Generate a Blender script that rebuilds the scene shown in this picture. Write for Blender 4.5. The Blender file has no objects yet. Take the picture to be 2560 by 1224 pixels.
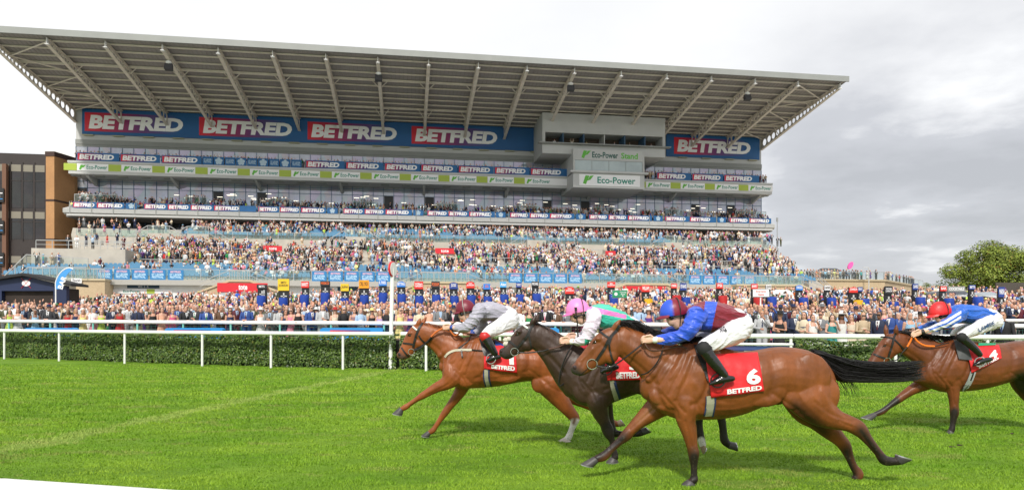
import bpy, bmesh, math, random
import numpy as np
from mathutils import Vector, Matrix
from mathutils.bvhtree import BVHTree
R_ = math.radians
random.seed(7); rng = np.random.default_rng(11)
scene = bpy.context.scene
COL = scene.collection
FOC, CX, HY, H = 1707.0, 1280.0, 798.0, 1.7     # focal length, principal column and horizon row of the 2560 px wide photo

# ---------------------------------------------------------------- camera
cd = bpy.data.cameras.new('camera'); cam = bpy.data.objects.new('camera', cd); COL.objects.link(cam)
cam.location = (0, 0, H); cam.rotation_euler = (R_(90), 0, 0)
cd.sensor_width = 36; cd.lens = 36*FOC/2560; cd.shift_y = (HY-612)/2560; cd.clip_start = .05; cd.clip_end = 5000
scene.camera = cam

# ---------------------------------------------------------------- sky, sun, exposure
SUN_EL, SUN_AZ = 43, 188          # sun stands high behind the photographer, through thin cloud
scene.view_settings.view_transform = 'Standard'; scene.view_settings.look = 'None'
scene.view_settings.gamma = 1; scene.view_settings.use_curve_mapping = False
scene.view_settings.exposure = 0.44
sd = bpy.data.lights.new('sun', 'SUN'); sd.energy = 2.7; sd.angle = R_(6); sd.color = (1, .95, .87)
sun = bpy.data.objects.new('sun', sd); COL.objects.link(sun)
az = R_(SUN_AZ); el = R_(SUN_EL)
sdir = Vector((math.sin(az)*math.cos(el), math.cos(az)*math.cos(el), math.sin(el)))
sun.rotation_euler = (-sdir).to_track_quat('-Z', 'Y').to_euler(); sun.location = sdir*60
w = bpy.data.worlds.new('World'); scene.world = w; w.use_nodes = True
nt = w.node_tree; nt.nodes.clear()
def N(t, typ, **kw):
    n = t.nodes.new(typ)
    for k, v in kw.items(): setattr(n, k, v)
    return n
def wire(t, a, b): t.links.new(a, b)
out = N(nt, 'ShaderNodeOutputWorld'); bg = N(nt, 'ShaderNodeBackground'); bg.inputs['Strength'].default_value = .088
sky = N(nt, 'ShaderNodeTexSky', sky_type='NISHITA', sun_disc=False, sun_elevation=el, sun_rotation=az)
tc = N(nt, 'ShaderNodeTexCoord'); sep = N(nt, 'ShaderNodeSeparateXYZ'); wire(nt, tc.outputs['Generated'], sep.inputs[0])
def M(op, a, b=None, c=None, t=nt, clamp=False):
    n = N(t, 'ShaderNodeMath', operation=op, use_clamp=clamp)
    for i, v in enumerate((a, b, c)):
        if v is None: continue
        if isinstance(v, (int, float)): n.inputs[i].default_value = v
        else: wire(t, v, n.inputs[i])
    return n.outputs[0]
zc = M('MAXIMUM', sep.outputs[2], 0.0); dn = M('ADD', zc, .16)
cmb = N(nt, 'ShaderNodeCombineXYZ'); wire(nt, M('DIVIDE', sep.outputs[0], dn), cmb.inputs[0]); wire(nt, M('DIVIDE', sep.outputs[1], dn), cmb.inputs[1])
def noise(t, vec, scale, det=5, rough=.55, dim='3D'):
    n = N(t, 'ShaderNodeTexNoise', noise_dimensions=dim); n.inputs['Scale'].default_value = scale; n.inputs['Detail'].default_value = det
    n.inputs['Roughness'].default_value = rough
    if vec is not None: wire(t, vec, n.inputs['Vector'])
    return n
def ramp(t, fac, stops):
    n = N(t, 'ShaderNodeValToRGB'); e = n.color_ramp.elements
    while len(e) < len(stops): e.new(.5)
    for i, (p, c) in enumerate(stops):
        e[i].position = p; e[i].color = (*c, 1) if len(c) == 3 else c
    wire(t, fac, n.inputs[0]); return n.outputs[0]
def mix(t, fac, a, b, typ='MIX'):
    n = N(t, 'ShaderNodeMix', data_type='RGBA', blend_type=typ)
    for s, v in ((0, fac), (6, a), (7, b)):
        if isinstance(v, (int, float)): n.inputs[s].default_value = v
        elif isinstance(v, tuple): n.inputs[s].default_value = (*v, 1) if len(v) == 3 else v
        else: wire(t, v, n.inputs[s])
    return n.outputs[2]
n1 = noise(nt, cmb.outputs[0], .9, 6, .55); n2 = noise(nt, cmb.outputs[0], 1.9, 7, .55)
# the grey bank of cloud stands low in the right-hand part of the sky
def blob(px, py, k, amp):
    d = Vector(((px-CX)/FOC, 1, (HY-py)/FOC)).normalized()
    vd = N(nt, 'ShaderNodeVectorMath', operation='DISTANCE'); wire(nt, tc.outputs['Generated'], vd.inputs[0]); vd.inputs[1].default_value = d
    return M('MULTIPLY', M('POWER', 2.718, M('MULTIPLY', M('MULTIPLY', vd.outputs['Value'], vd.outputs['Value']), -k)), amp)
bank = M('ADD', M('ADD', blob(2560, 470, 42, .43), blob(2060, 465, 85, .34)), M('ADD', blob(2330, 250, 30, .10), blob(2250, 620, 60, .14)))
dark = M('ADD', M('MULTIPLY', M('ADD', bank, .03), M('MAXIMUM', M('ADD', M('MULTIPLY', n2.outputs['Fac'], 3.9), -.98), .05)), M('MULTIPLY', M('SUBTRACT', n1.outputs['Fac'], .5), .25), clamp=True)
cloud = ramp(nt, dark, [(0, (9.2, 9.25, 9.3)), (.13, (7.9, 7.95, 8.1)), (.36, (5.6, 5.7, 6.0)), (.8, (4.7, 4.8, 5.05))])
skyc = mix(nt, .93, sky.outputs[0], cloud)
wire(nt, skyc, bg.inputs[0]); wire(nt, bg.outputs[0], out.inputs[0])

# ---------------------------------------------------------------- materials
MATS = {}
def mat(name, col, rough=.6, metal=0, spec=.5, var=0, vscale=8, bump=0, bscale=40, emit=None, attr=None, coat=0, sheen=0, stretch=None):
    if name in MATS: return MATS[name]
    m = bpy.data.materials.new(name); m.use_nodes = True; t = m.node_tree; b = t.nodes['Principled BSDF']
    b.inputs['Roughness'].default_value = rough; b.inputs['Metallic'].default_value = metal
    b.inputs['Specular IOR Level'].default_value = spec; b.inputs['Coat Weight'].default_value = coat; b.inputs['Coat Roughness'].default_value = .12
    b.inputs['Sheen Weight'].default_value = sheen
    src = None
    if attr:
        a = N(t, 'ShaderNodeAttribute', attribute_name=attr); src = a.outputs['Color']
    vec = None
    if var or bump:
        tcn = N(t, 'ShaderNodeTexCoord'); vec = tcn.outputs['Object']
        if stretch:
            mp = N(t, 'ShaderNodeMapping'); mp.inputs['Scale'].default_value = stretch; wire(t, vec, mp.inputs[0]); vec = mp.outputs[0]
    if var:
        nn = noise(t, vec, vscale, 4, .6)
        f = ramp(t, nn.outputs['Fac'], [(.25, (1-var,)*3), (.75, (1+var*.6,)*3)])
        src = mix(t, 1.0, src if src is not None else col, f, 'MULTIPLY')
    if src is not None: wire(t, src, b.inputs['Base Color'])
    else: b.inputs['Base Color'].default_value = (*col, 1)
    if bump:
        nb = noise(t, vec, bscale, 3, .6); bp = N(t, 'ShaderNodeBump'); bp.inputs['Strength'].default_value = bump; bp.inputs['Distance'].default_value = .02
        wire(t, nb.outputs['Fac'], bp.inputs['Height']); wire(t, bp.outputs[0], b.inputs['Normal'])
    if emit:
        b.inputs['Emission Color'].default_value = (*col, 1); b.inputs['Emission Strength'].default_value = emit
    MATS[name] = m; return m
white_paint = mat('white_paint', (.80, .80, .79), .35, var=.05, vscale=2)
white_plastic = mat('white_plastic_rail', (.82, .82, .81), .3, var=.04, vscale=3)
pale_grey = mat('pale_grey_cladding', (.50, .505, .50), .55, var=.08, vscale=.3)
mid_grey = mat('mid_grey_metal', (.26, .27, .26), .5, var=.1, vscale=.4)
steel_cream = mat('cream_painted_steel', (.66, .60, .525), .6, var=.18, vscale=.8)
sheet_grey = mat('roof_sheet', (.29, .272, .268), .65, var=.14, vscale=.35)
concrete = mat('concrete', (.47, .435, .38), .85, var=.16, vscale=.7, bump=.2, bscale=6)
dark_grey = mat('dark_grey', (.05, .05, .055), .6, var=.1)
black_m = mat('black_paint', (.014, .014, .016), .45)
steel = mat('galvanised_steel', (.42, .43, .43), .42, metal=.35, var=.08)
blue_frame = mat('blue_frame', (.045, .11, .20), .45)
sign_blue = mat('sign_blue', (.006, .095, .28), .5, var=.07, vscale=.6)
banner_blue = mat('banner_blue', (.008, .11, .30), .55, var=.12, vscale=1.5)
white_print = mat('white_print', (.80, .80, .81), .5)
pale_print = mat('pale_blue_print', (.42, .55, .66), .5)
green_txt = mat('green_print', (.0, .23, .16), .5)
dgreen_txt = mat('dark_green_lettering', (.012, .09, .07), .4)
lime = mat('lime_print', (.36, .46, .05), .5)
logo_green = mat('logo_green', (.10, .42, .03), .4)
red_sign = mat('red_sign', (.62, .018, .03), .45)
navy_sign = mat('navy_sign', (.02, .055, .09), .5)
seat_blue = mat('seat_blue', (.10, .26, .42), .45, var=.1, vscale=1)
def glass_mat(name, col, alpha, rough=.06):
    m = bpy.data.materials.new(name); m.use_nodes = True; t = m.node_tree; t.nodes.clear()
    o = N(t, 'ShaderNodeOutputMaterial'); mx = N(t, 'ShaderNodeMixShader'); tr = N(t, 'ShaderNodeBsdfTransparent'); p = N(t, 'ShaderNodeBsdfPrincipled')
    p.inputs['Base Color'].default_value = (*col, 1); p.inputs['Roughness'].default_value = rough; tr.inputs[0].default_value = (.91, .97, .955, 1)
    mx.inputs[0].default_value = alpha; wire(t, tr.outputs[0], mx.inputs[1]); wire(t, p.outputs[0], mx.inputs[2]); wire(t, mx.outputs[0], o.inputs[0])
    return m
balu_glass = glass_mat('balustrade_glass', (.45, .53, .52), .11)
def window_mat(name, base, spread):
    m = bpy.data.materials.new(name); m.use_nodes = True; t = m.node_tree; b = t.nodes['Principled BSDF']
    tcn = N(t, 'ShaderNodeTexCoord'); nn = noise(t, tcn.outputs['Object'], .25, 4, .6); n3 = N(t, 'ShaderNodeTexVoronoi'); n3.inputs['Scale'].default_value = .6
    wire(t, tcn.outputs['Object'], n3.inputs['Vector'])
    c = ramp(t, nn.outputs['Fac'], [(.3, tuple(v*(1-spread) for v in base)), (.7, tuple(v*(1+spread) for v in base))])
    c = mix(t, .18, c, n3.outputs['Color'], 'MULTIPLY')
    wire(t, c, b.inputs['Base Color']); b.inputs['Roughness'].default_value = .06; b.inputs['Metallic'].default_value = .25; b.inputs['Specular IOR Level'].default_value = .8
    bp = N(t, 'ShaderNodeBump'); bp.inputs['Strength'].default_value = .05; wire(t, nn.outputs['Fac'], bp.inputs['Height']); wire(t, bp.outputs[0], b.inputs['Normal'])
    return m
win_pale = window_mat('tinted_glass', (.46, .46, .55), .22)
win_dark = window_mat('dark_glass', (.055, .06, .07), .4)
win_brown = window_mat('bronze_glass', (.03, .028, .028), .5)
def brick_mat(name, c1, c2, mortar, sc=3.2):
    m = bpy.data.materials.new(name); m.use_nodes = True; t = m.node_tree; b = t.nodes['Principled BSDF']
    tcn = N(t, 'ShaderNodeTexCoord'); mp = N(t, 'ShaderNodeMapping'); mp.inputs['Rotation'].default_value = (R_(90), 0, 0); wire(t, tcn.outputs['Object'], mp.inputs[0])
    s = N(t, 'ShaderNodeSeparateXYZ'); wire(t, tcn.outputs['Object'], s.inputs[0])
    cm = N(t, 'ShaderNodeCombineXYZ'); wire(t, M('ADD', s.outputs[0], s.outputs[1], t=t), cm.inputs[0]); wire(t, s.outputs[2], cm.inputs[1])
    bk = N(t, 'ShaderNodeTexBrick'); bk.inputs['Scale'].default_value = sc; bk.inputs['Color1'].default_value = (*c1, 1); bk.inputs['Color2'].default_value = (*c2, 1); bk.inputs['Mortar'].default_value = (*mortar, 1)
    bk.inputs['Mortar Size'].default_value = .02; wire(t, cm.outputs[0], bk.inputs['Vector'])
    nn = noise(t, tcn.outputs['Object'], .4, 4); c = mix(t, .5, bk.outputs['Color'], ramp(t, nn.outputs['Fac'], [(.3, (.65,)*3), (.7, (1,)*3)]), 'MULTIPLY')
    wire(t, c, b.inputs['Base Color']); b.inputs['Roughness'].default_value = .85
    return m
buff_brick = brick_mat('buff_brick', (.58, .44, .27), (.50, .37, .22), (.46, .4, .3))
tan_brick = brick_mat('tan_brick', (.52, .27, .11), (.45, .23, .095), (.34, .22, .13))
def grad_mat(name):      # the printed red-to-purple-to-blue fade of the sign panels, along the sign's own length
    m = bpy.data.materials.new(name); m.use_nodes = True; t = m.node_tree; b = t.nodes['Principled BSDF']
    tcn = N(t, 'ShaderNodeTexCoord'); s = N(t, 'ShaderNodeSeparateXYZ'); wire(t, tcn.outputs['Generated'], s.inputs[0])
    c = ramp(t, s.outputs[0], [(0, (.62, .012, .03)), (.22, (.42, .012, .055)), (.55, (.14, .03, .16)), (.95, (.006, .095, .28))])
    wire(t, c, b.inputs['Base Color']); b.inputs['Roughness'].default_value = .5; return m
grad_print = grad_mat('fade_print')

# ---------------------------------------------------------------- mesh helpers
def tag(o, label=None, cat=None, group=None, kind=None):
    if label: o['label'] = label
    if cat: o['category'] = cat
    if group: o['group'] = group
    if kind: o['kind'] = kind
    return o
def empty(name, loc, rz=0):
    o = bpy.data.objects.new(name, None); COL.objects.link(o); o.location = loc; o.rotation_euler = (0, 0, rz); o.empty_display_size = .3
    return o
def obj(name, me, parent=None, loc=(0, 0, 0), rz=0, m=None):
    o = bpy.data.objects.new(name, me); COL.objects.link(o)
    if parent: o.parent = parent
    o.location = loc; o.rotation_euler = (0, 0, rz)
    if m is not None:
        if not me.materials: me.materials.append(m)
        else: o.material_slots[0].link = 'OBJECT'; o.material_slots[0].material = m
    return o
class MB:
    def __init__(s): s.v = []; s.f = []; s.m = []; s.cur = 0
    def add(s, vs, fs):
        k = len(s.v); s.v += [tuple(p) for p in vs]; s.f += [tuple(i+k for i in f) for f in fs]; s.m += [s.cur]*len(fs); return s
    def box(s, x0, x1, y0, y1, z0, z1):
        return s.add([(x0, y0, z0), (x1, y0, z0), (x1, y1, z0), (x0, y1, z0), (x0, y0, z1), (x1, y0, z1), (x1, y1, z1), (x0, y1, z1)],
                     [(3, 2, 1, 0), (4, 5, 6, 7), (0, 1, 5, 4), (1, 2, 6, 5), (2, 3, 7, 6), (3, 0, 4, 7)])
    def prism(s, pts, axis, a, b):      # polygon in the plane across an axis, extruded from a to b
        n = len(pts); mk = {'x': lambda p, q: (q, p[0], p[1]), 'y': lambda p, q: (p[0], q, p[1]), 'z': lambda p, q: (p[0], p[1], q)}[axis]
        vs = [mk(p, a) for p in pts]+[mk(p, b) for p in pts]
        return s.add(vs, [tuple(range(n-1, -1, -1)), tuple(range(n, 2*n))]+[(i, (i+1) % n, n+(i+1) % n, n+i) for i in range(n)])
    def beam(s, p0, p1, wd, ht=None):   # rectangular bar between two points
        p0 = Vector(p0); p1 = Vector(p1); t = (p1-p0).normalized(); up = Vector((0, 0, 1)) if abs(t.z) < .95 else Vector((1, 0, 0))
        a = t.cross(up).normalized()*wd/2; b = a.cross(t).normalized()*(ht or wd)/2
        return s.add([p0-a-b, p0+a-b, p0+a+b, p0-a+b, p1-a-b, p1+a-b, p1+a+b, p1-a+b], [(3, 2, 1, 0), (4, 5, 6, 7), (0, 1, 5, 4), (1, 2, 6, 5), (2, 3, 7, 6), (3, 0, 4, 7)])
    def tube(s, pts, r, n=8):
        pts = [Vector(p) for p in pts]; rings = []
        rr = r if isinstance(r, (list, tuple)) else [r]*len(pts)
        ref = None
        for i, p in enumerate(pts):
            t = (pts[min(i+1, len(pts)-1)]-pts[max(i-1, 0)]).normalized()
            if ref is None: ref = Vector((0, 0, 1)) if abs(t.z) < .9 else Vector((0, 1, 0))
            a = (ref-t*ref.dot(t)).normalized(); b = t.cross(a); ref = a
            rings.append([p+(a*math.cos(2*math.pi*k/n)+b*math.sin(2*math.pi*k/n))*rr[i] for k in range(n)])
        return s.loft(rings)
    def loft(s, rings, cap=True):
        n = len(rings[0]); vs = [p for r in rings for p in r]; fs = []
        for i in range(len(rings)-1):
            for k in range(n):
                a = i*n+k; b = i*n+(k+1) % n; fs.append((a, b, b+n, a+n))
        if cap: fs += [tuple(range(n-1, -1, -1)), tuple(range((len(rings)-1)*n, len(rings)*n))]
        return s.add(vs, fs)
    def ell(s, c, r, nu=10, nv=8, rot=None):
        c = Vector(c); rings = []
        for j in range(nv+1):
            th = math.pi*(.03+.94*j/nv); ring = []
            for k in range(nu):
                ph = 2*math.pi*k/nu; p = Vector((r[0]*math.sin(th)*math.cos(ph), r[1]*math.sin(th)*math.sin(ph), -r[2]*math.cos(th)))
                if rot is not None: p = rot @ p
                ring.append(c+p)
            rings.append(ring)
        return s.loft(rings)
    def mesh(s, name, mats=(), smooth=False, org=(0, 0, 0)):
        me = bpy.data.meshes.new(name); ox, oy, oz = org
        me.from_pydata([(p[0]-ox, p[1]-oy, p[2]-oz) for p in s.v], [], s.f)
        for m in mats: me.materials.append(m)
        if len(mats) > 1: me.polygons.foreach_set('material_index', s.m)
        if smooth: me.polygons.foreach_set('use_smooth', [True]*len(s.f))
        me.update(); return me
    def build(s, name, mats, parent=None, smooth=False, org=(0, 0, 0), loc=None, rz=0):
        if not isinstance(mats, (list, tuple)): mats = [mats]
        o = obj(name, s.mesh(name, mats, smooth, org), parent, loc if loc is not None else ((0, 0, 0) if parent else org), rz)
        return o
def smart_smooth(me, ang=35):
    me.polygons.foreach_set('use_smooth', [True]*len(me.polygons)); me.set_sharp_from_angle(angle=R_(ang))
def from_eval(o):
    dg = bpy.context.evaluated_depsgraph_get(); me = bpy.data.meshes.new_from_object(o.evaluated_get(dg), depsgraph=dg)
    d = o.data; bpy.data.objects.remove(o)
    return me
TXT = {}
def text_geo(s, bold=.02, shear=0, ls=1.0, spacing=1.0):      # lettering outline as flat geometry, in x 0..w, y 0..h
    k = (s, bold, shear, spacing)
    if k not in TXT:
        c = bpy.data.curves.new('lettering', 'FONT'); c.body = s; c.offset = bold; c.shear = shear; c.resolution_u = 3; c.space_line = ls; c.space_character = spacing; c.align_x = 'CENTER'
        o = bpy.data.objects.new('lettering', c); COL.objects.link(o); me = from_eval(o)
        vs = np.empty(len(me.vertices)*3); me.vertices.foreach_get('co', vs); vs = vs.reshape(-1, 3)[:, :2]
        fs = [tuple(p.vertices) for p in me.polygons]; bpy.data.meshes.remove(me)
        vs = (vs-vs.min(0)); sz = vs.max(0); TXT[k] = (vs/sz, fs, sz)
    return TXT[k]
def add_text(mb, s, x0, x1, y, z0, z1, bold=.02, shear=0, spacing=1.0, keep=False, ls=1.0):   # upright lettering facing -y
    vs, fs, sz = text_geo(s, bold, shear, ls, spacing)
    if keep:
        wd = (z1-z0)*sz[0]/sz[1]
        if wd < x1-x0: c = (x0+x1)/2; x0, x1 = c-wd/2, c+wd/2
    mb.add([(x0+p[0]*(x1-x0), y, z0+p[1]*(z1-z0)) for p in vs], fs)
def fill2d(splines, extrude=0):      # filled outline with holes -> (verts 2d/3d, faces)
    c = bpy.data.curves.new('outline', 'CURVE'); c.dimensions = '2D'; c.fill_mode = 'BOTH'; c.extrude = extrude
    for pts in splines:
        sp = c.splines.new('POLY'); sp.points.add(len(pts)-1); sp.use_cyclic_u = True
        for q, p in zip(sp.points, pts): q.co = (p[0], p[1], 0, 1)
    o = bpy.data.objects.new('outline', c); COL.objects.link(o); me = from_eval(o)
    vs = [tuple(v.co) for v in me.vertices]; fs = [tuple(p.vertices) for p in me.polygons]; bpy.data.meshes.remove(me)
    return vs, fs
def circ(cx, cy, r, n=14): return [(cx+r*math.cos(2*math.pi*k/n), cy+r*math.sin(2*math.pi*k/n)) for k in range(n)]

# ---------------------------------------------------------------- ground shape and the stand's own frame
TH = R_(8.75); CT, ST = math.cos(TH), math.sin(TH)
SY0 = 75.0; SX0 = (250-CX)/FOC*SY0
def SW(u, v, z=0): return Vector((SX0+u*CT-v*ST, SY0+u*ST+v*CT, z))
def U(px, v):
    k = (px-CX)/FOC; return (k*(SY0+v*CT)-SX0+v*ST)/(CT-k*ST)
def Z(py, px, v):
    u = U(px, v); return H+(HY-py)*(SY0+u*ST+v*CT)/FOC
HEDGE = [(-40, 38.5), (-30, 33.5), (-24.5, 30.9), (-19.45, 28.7), (-14.96, 26.7), (-11.4, 25.2), (-8.5, 24.3), (-5.9, 23.6), (-2.87, 22.85), (7.3, 20.2), (13.9, 18.6), (30, 15)]
def hedge_y(x): return float(np.interp(x, [p[0] for p in HEDGE], [p[1] for p in HEDGE]))
def rail_y(x): return 27.2-.23*min(x, 0)
def base_z(x): return .40-.004*max(-30, min(20, x))
def lawn_z(x, y):
    hy = hedge_y(x)+.5; ry = rail_y(x)
    if y < ry-.6: return 0 if y <= hy else .04+.13*min(1, (y-hy)/2)
    if y < ry-.3: return .17+(base_z(x)-.17)*(y-ry+.6)/.3
    return base_z(x)+.042*min(y-ry, 19)+.088*min(max(y-ry-19, 0), 27)
def PX(px, Y): return (px-CX)*Y/FOC
def PZ(py, Y): return H+(HY-py)*Y/FOC

def spline(pts, sub=4):
    P = np.array(pts, float); n = len(P)
    if n < 3: return P
    out_ = []
    for i in range(n-1):
        p0, p1, p2, p3 = P[max(i-1, 0)], P[i], P[i+1], P[min(i+2, n-1)]
        for k in range(sub):
            t = k/sub; out_.append(.5*((2*p1)+(-p0+p2)*t+(2*p0-5*p1+4*p2-p3)*t*t+(-p0+3*p1-3*p2+p3)*t**3))
    out_.append(P[-1]); return np.array(out_)
# ================================================================ GROUND
def turf_material():
    m = bpy.data.materials.new('turf'); m.use_nodes = True; t = m.node_tree; b = t.nodes['Principled BSDF']
    tcn = N(t, 'ShaderNodeTexCoord'); P = tcn.outputs['Object']
    mp = N(t, 'ShaderNodeMapping'); mp.inputs['Scale'].default_value = (.55, 1.2, 1); wire(t, P, mp.inputs[0])
    a = noise(t, mp.outputs[0], .9, 6, .65); f = noise(t, P, 45, 3, .7)
    c = ramp(t, a.outputs['Fac'], [(.28, (.088, .185, .010)), (.5, (.14, .265, .016)), (.72, (.20, .34, .025))])
    c = mix(t, .75, c, ramp(t, f.outputs['Fac'], [(.25, (.45,)*3), (.7, (1.15,)*3)]), 'MULTIPLY')
    s = N(t, 'ShaderNodeSeparateXYZ'); wire(t, P, s.inputs[0])     # the worn pale line cut across the course at the winning post
    d = M('ABSOLUTE', M('SUBTRACT', s.outputs[0], M('MULTIPLY_ADD', s.outputs[1], .178, -8.15, t=t), t=t), t=t)
    nz = noise(t, P, 2.2, 4, .7); d = M('ADD', d, M('MULTIPLY', M('SUBTRACT', nz.outputs['Fac'], .5, t=t), .5, t=t), t=t)
    lf = ramp(t, d, [(.0, (.40,)*3), (.15, (.30,)*3), (.34, (0,)*3)])
    c = mix(t, lf, c, (.27, .34, .085))
    wire(t, c, b.inputs['Base Color']); b.inputs['Roughness'].default_value = .8; b.inputs['Specular IOR Level'].default_value = .2
    bp = N(t, 'ShaderNodeBump'); bp.inputs['Strength'].default_value = .7; bp.inputs['Distance'].default_value = .03; wire(t, f.outputs['Fac'], bp.inputs['Height']); wire(t, bp.outputs[0], b.inputs['Normal'])
    return m
turf_m = turf_material()
xs = np.concatenate([np.linspace(-900, -90, 10), np.linspace(-80, 80, 81), np.linspace(90, 900, 10)])
ys = np.concatenate([[-60, -20], np.linspace(0, 16, 5), np.linspace(17, 76, 119), np.linspace(80, 140, 13), np.linspace(160, 1500, 12)])
mb = MB(); mb.v = [(x, y, lawn_z(x, y)) for y in ys for x in xs]; nx = len(xs)
mb.f = [(j*nx+i, j*nx+i+1, (j+1)*nx+i+1, (j+1)*nx+i) for j in range(len(ys)-1) for i in range(nx-1)]; mb.m = [0]*len(mb.f)
o = mb.build('turf', turf_m); tag(o, kind='structure')
me = o.data
lm = mat('lawn_walk', (.34, .33, .30), .9, var=.3, vscale=.5); me.materials.append(lm)
for p in me.polygons:
    c = p.center
    if c.y > hedge_y(c.x)+2.5: p.material_index = 1
# short grass standing on the near turf (uncountable: one object)
def fbm(x, y, sx, sy, seed, octv=4):
    r = np.random.default_rng(seed); t = 0; amp = 1; tot = 0
    for o_ in range(octv):
        G = r.random((64, 64)); u = (x*sx*2**o_) % 63; v = (y*sy*2**o_) % 63; i, j = u.astype(int), v.astype(int); f, g = u-i, v-j; f = f*f*(3-2*f); g = g*g*(3-2*g)
        i2, j2 = (i+1) % 64, (j+1) % 64; t = t+amp*(G[i, j]*(1-f)*(1-g)+G[i2, j]*f*(1-g)+G[i, j2]*(1-f)*g+G[i2, j2]*f*g); tot += amp; amp *= .55
    return t/tot
def grass():
    n = 560000
    yy = 5.4*np.exp(rng.random(n)*math.log(26/5.4)); k = rng.random(n)*1.62-.81; xx = k*yy
    hy = np.interp(xx, [p[0] for p in HEDGE], [p[1] for p in HEDGE]); ok = yy < hy-.1; xx, yy = xx[ok], yy[ok]; n = len(xx)
    cl = np.clip((fbm(xx+40, yy, .9, 1.9, 3)-.5)*2.2+.5, 0, 1); tuft = np.clip((fbm(xx+40, yy, 3.2, 8.5, 5, 4)-.5)*2.8+.5, 0, 1)
    h = (.008+.022*tuft)*(.6+.8*rng.random(n))*np.clip(yy/9, .9, 1.5); wd = (.0024+.0022*rng.random(n))*np.clip(yy/6, 1, 3)
    an = rng.random(n)*math.pi*2; lean = h*(.3+.9*rng.random(n)); la = rng.random(n)*math.pi*2
    v = np.zeros((n, 3, 3)); dx, dy = np.cos(an)*wd, np.sin(an)*wd
    v[:, 0] = np.stack([xx-dx, yy-dy, np.full(n, -.002)], 1); v[:, 1] = np.stack([xx+dx, yy+dy, np.full(n, -.002)], 1)
    v[:, 2] = np.stack([xx+np.cos(la)*lean, yy+np.sin(la)*lean, h], 1)
    me = bpy.data.meshes.new('grass'); me.vertices.add(3*n); me.vertices.foreach_set('co', v.ravel())
    me.loops.add(3*n); me.loops.foreach_set('vertex_index', np.arange(3*n, dtype=np.int32)); me.polygons.add(n); me.polygons.foreach_set('loop_start', np.arange(0, 3*n, 3, dtype=np.int32))
    ca = me.color_attributes.new('col', 'FLOAT_COLOR', 'POINT'); r = np.clip(.75*cl+.25*rng.random(n), 0, 1)
    c = np.stack([.125+.145*r, .275+.14*r, .012+.020*r, np.ones(n)], 1)
    c[:, :3] *= (.74+.26*tuft)[:, None]
    worn = fbm(xx+40, yy, 1.3, 3.1, 9, 3) > .70; c[worn, :3] = c[worn, :3]*.55+np.array([.30, .28, .10])*.45
    ln = np.abs(xx-(.178*yy-8.15)) < .46*np.clip(fbm(xx+40, yy, 1.6, 2.6, 12, 3)*1.9-.45, 0, 1); c[ln, :3] = c[ln, :3]*.5+np.array([.36, .42, .12])*.5
    ca.data.foreach_set('color', np.repeat(c, 3, 0).ravel()); me.update(); me.validate()
    g = obj('grass', me, m=mat('grass_blade', (.1, .2, .02), .55, spec=.2, attr='col')); tag(g, 'short mown green grass covering the near racecourse', 'grass', kind='stuff')
grass()
# clods kicked out of the turf
soil = mat('soil', (.05, .035, .02), .9, var=.3, vscale=20)
for i, (px, py) in enumerate([(2396, 912), (2412, 906), (2380, 1118), (2400, 1113), (2530, 1084)]):
    Y = H*FOC/(py-HY); b = MB(); rr = .022+.014*random.random()
    for k in range(3): b.ell((random.uniform(-.03, .03), random.uniform(-.02, .02), .01), (rr, rr*.7, rr*.4), 7, 5)
    o = b.build('turf_clod', soil, loc=(PX(px, Y), Y, 0)); tag(o, ['brown clod of turf lying between the two bay hind hooves and the right edge', 'smaller brown clod just behind the chestnut hooves', 'clump of torn turf on the grass in front of the right bay horse', 'second clump of torn turf nearest the right bay foreleg', 'lone brown clod of turf lying at the far right edge'][i], 'turf clod', 'clods of turf on the grass')

# ================================================================ RAILS, HEDGE, WINNING POST
def hedge_pt(px, off=0):
    lo, hi = 10, 60
    for _ in range(50):
        m_ = (lo+hi)/2
        if m_-off < hedge_y(PX(px, m_)): lo = m_
        else: hi = m_
    return Vector((PX(px, lo), lo, 0))
def rail_thing(name, label, pa, pb, z, r, posts, off=-.35, zlow=None, bend=True):
    p0 = hedge_pt(pa, off); root = empty(name, p0); tag(root, label, 'running rail', 'white running rails beside the hedge')
    pts = [hedge_pt(px, off)-p0+Vector((0, 0, z)) for px in np.linspace(pa, pb, max(3, int(abs(pb-pa)/60)))]
    b = MB(); b.tube(pts, r, 14); me = b.mesh('top_rail', [white_plastic], True); smart_smooth(me); obj('top_rail', me, root)
    if zlow:
        b = MB(); b.tube([p+Vector((0, 0, zlow-z)) for p in pts], .04, 10); obj('lower_rail', b.mesh('lower_rail', [white_plastic], True), root)
    for px in posts:
        q = hedge_pt(px, off)-p0; b = MB(); b.tube([q+Vector((0, .02, -.02)), q+Vector((0, .02, z-r*.4))], .042, 10); me = b.mesh('post', [white_plastic], True); smart_smooth(me); obj('post', me, root)
    return root
rail_thing('running_rail', 'white running rail along the long left hedge, ending at the winning post', -260, 983, 1.22, .068, [-120, 10, 147, 311, 505, 677, 857])
rail_thing('running_rail', 'short white running rail behind the chestnut horse, right of the winning post', 1003, 1400, 1.22, .068, [1065, 1250])
rail_thing('running_rail', 'white double running rail above the blue advertising board', 1402, 1983, 1.22, .068, [1560, 1745, 1978], zlow=.98)
rail_thing('running_rail', 'white running rail in front of the right-hand hedge', 1985, 2750, 1.22, .068, [2240, 2470, 2700])
# near rail on the inside of the course, just below the camera
b = MB(); b.tube([(-4.2, 2.75, .97), (-1.62, 2.16, 1.135), (-.78, 2.03, 1.115), (.9, 1.77, 1.08)], .062, 20); me = b.mesh('near_rail', [white_plastic], True); smart_smooth(me)
o = obj('near_rail', me); tag(o, 'white plastic rail right below the camera at the bottom left corner', 'rail')

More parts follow.
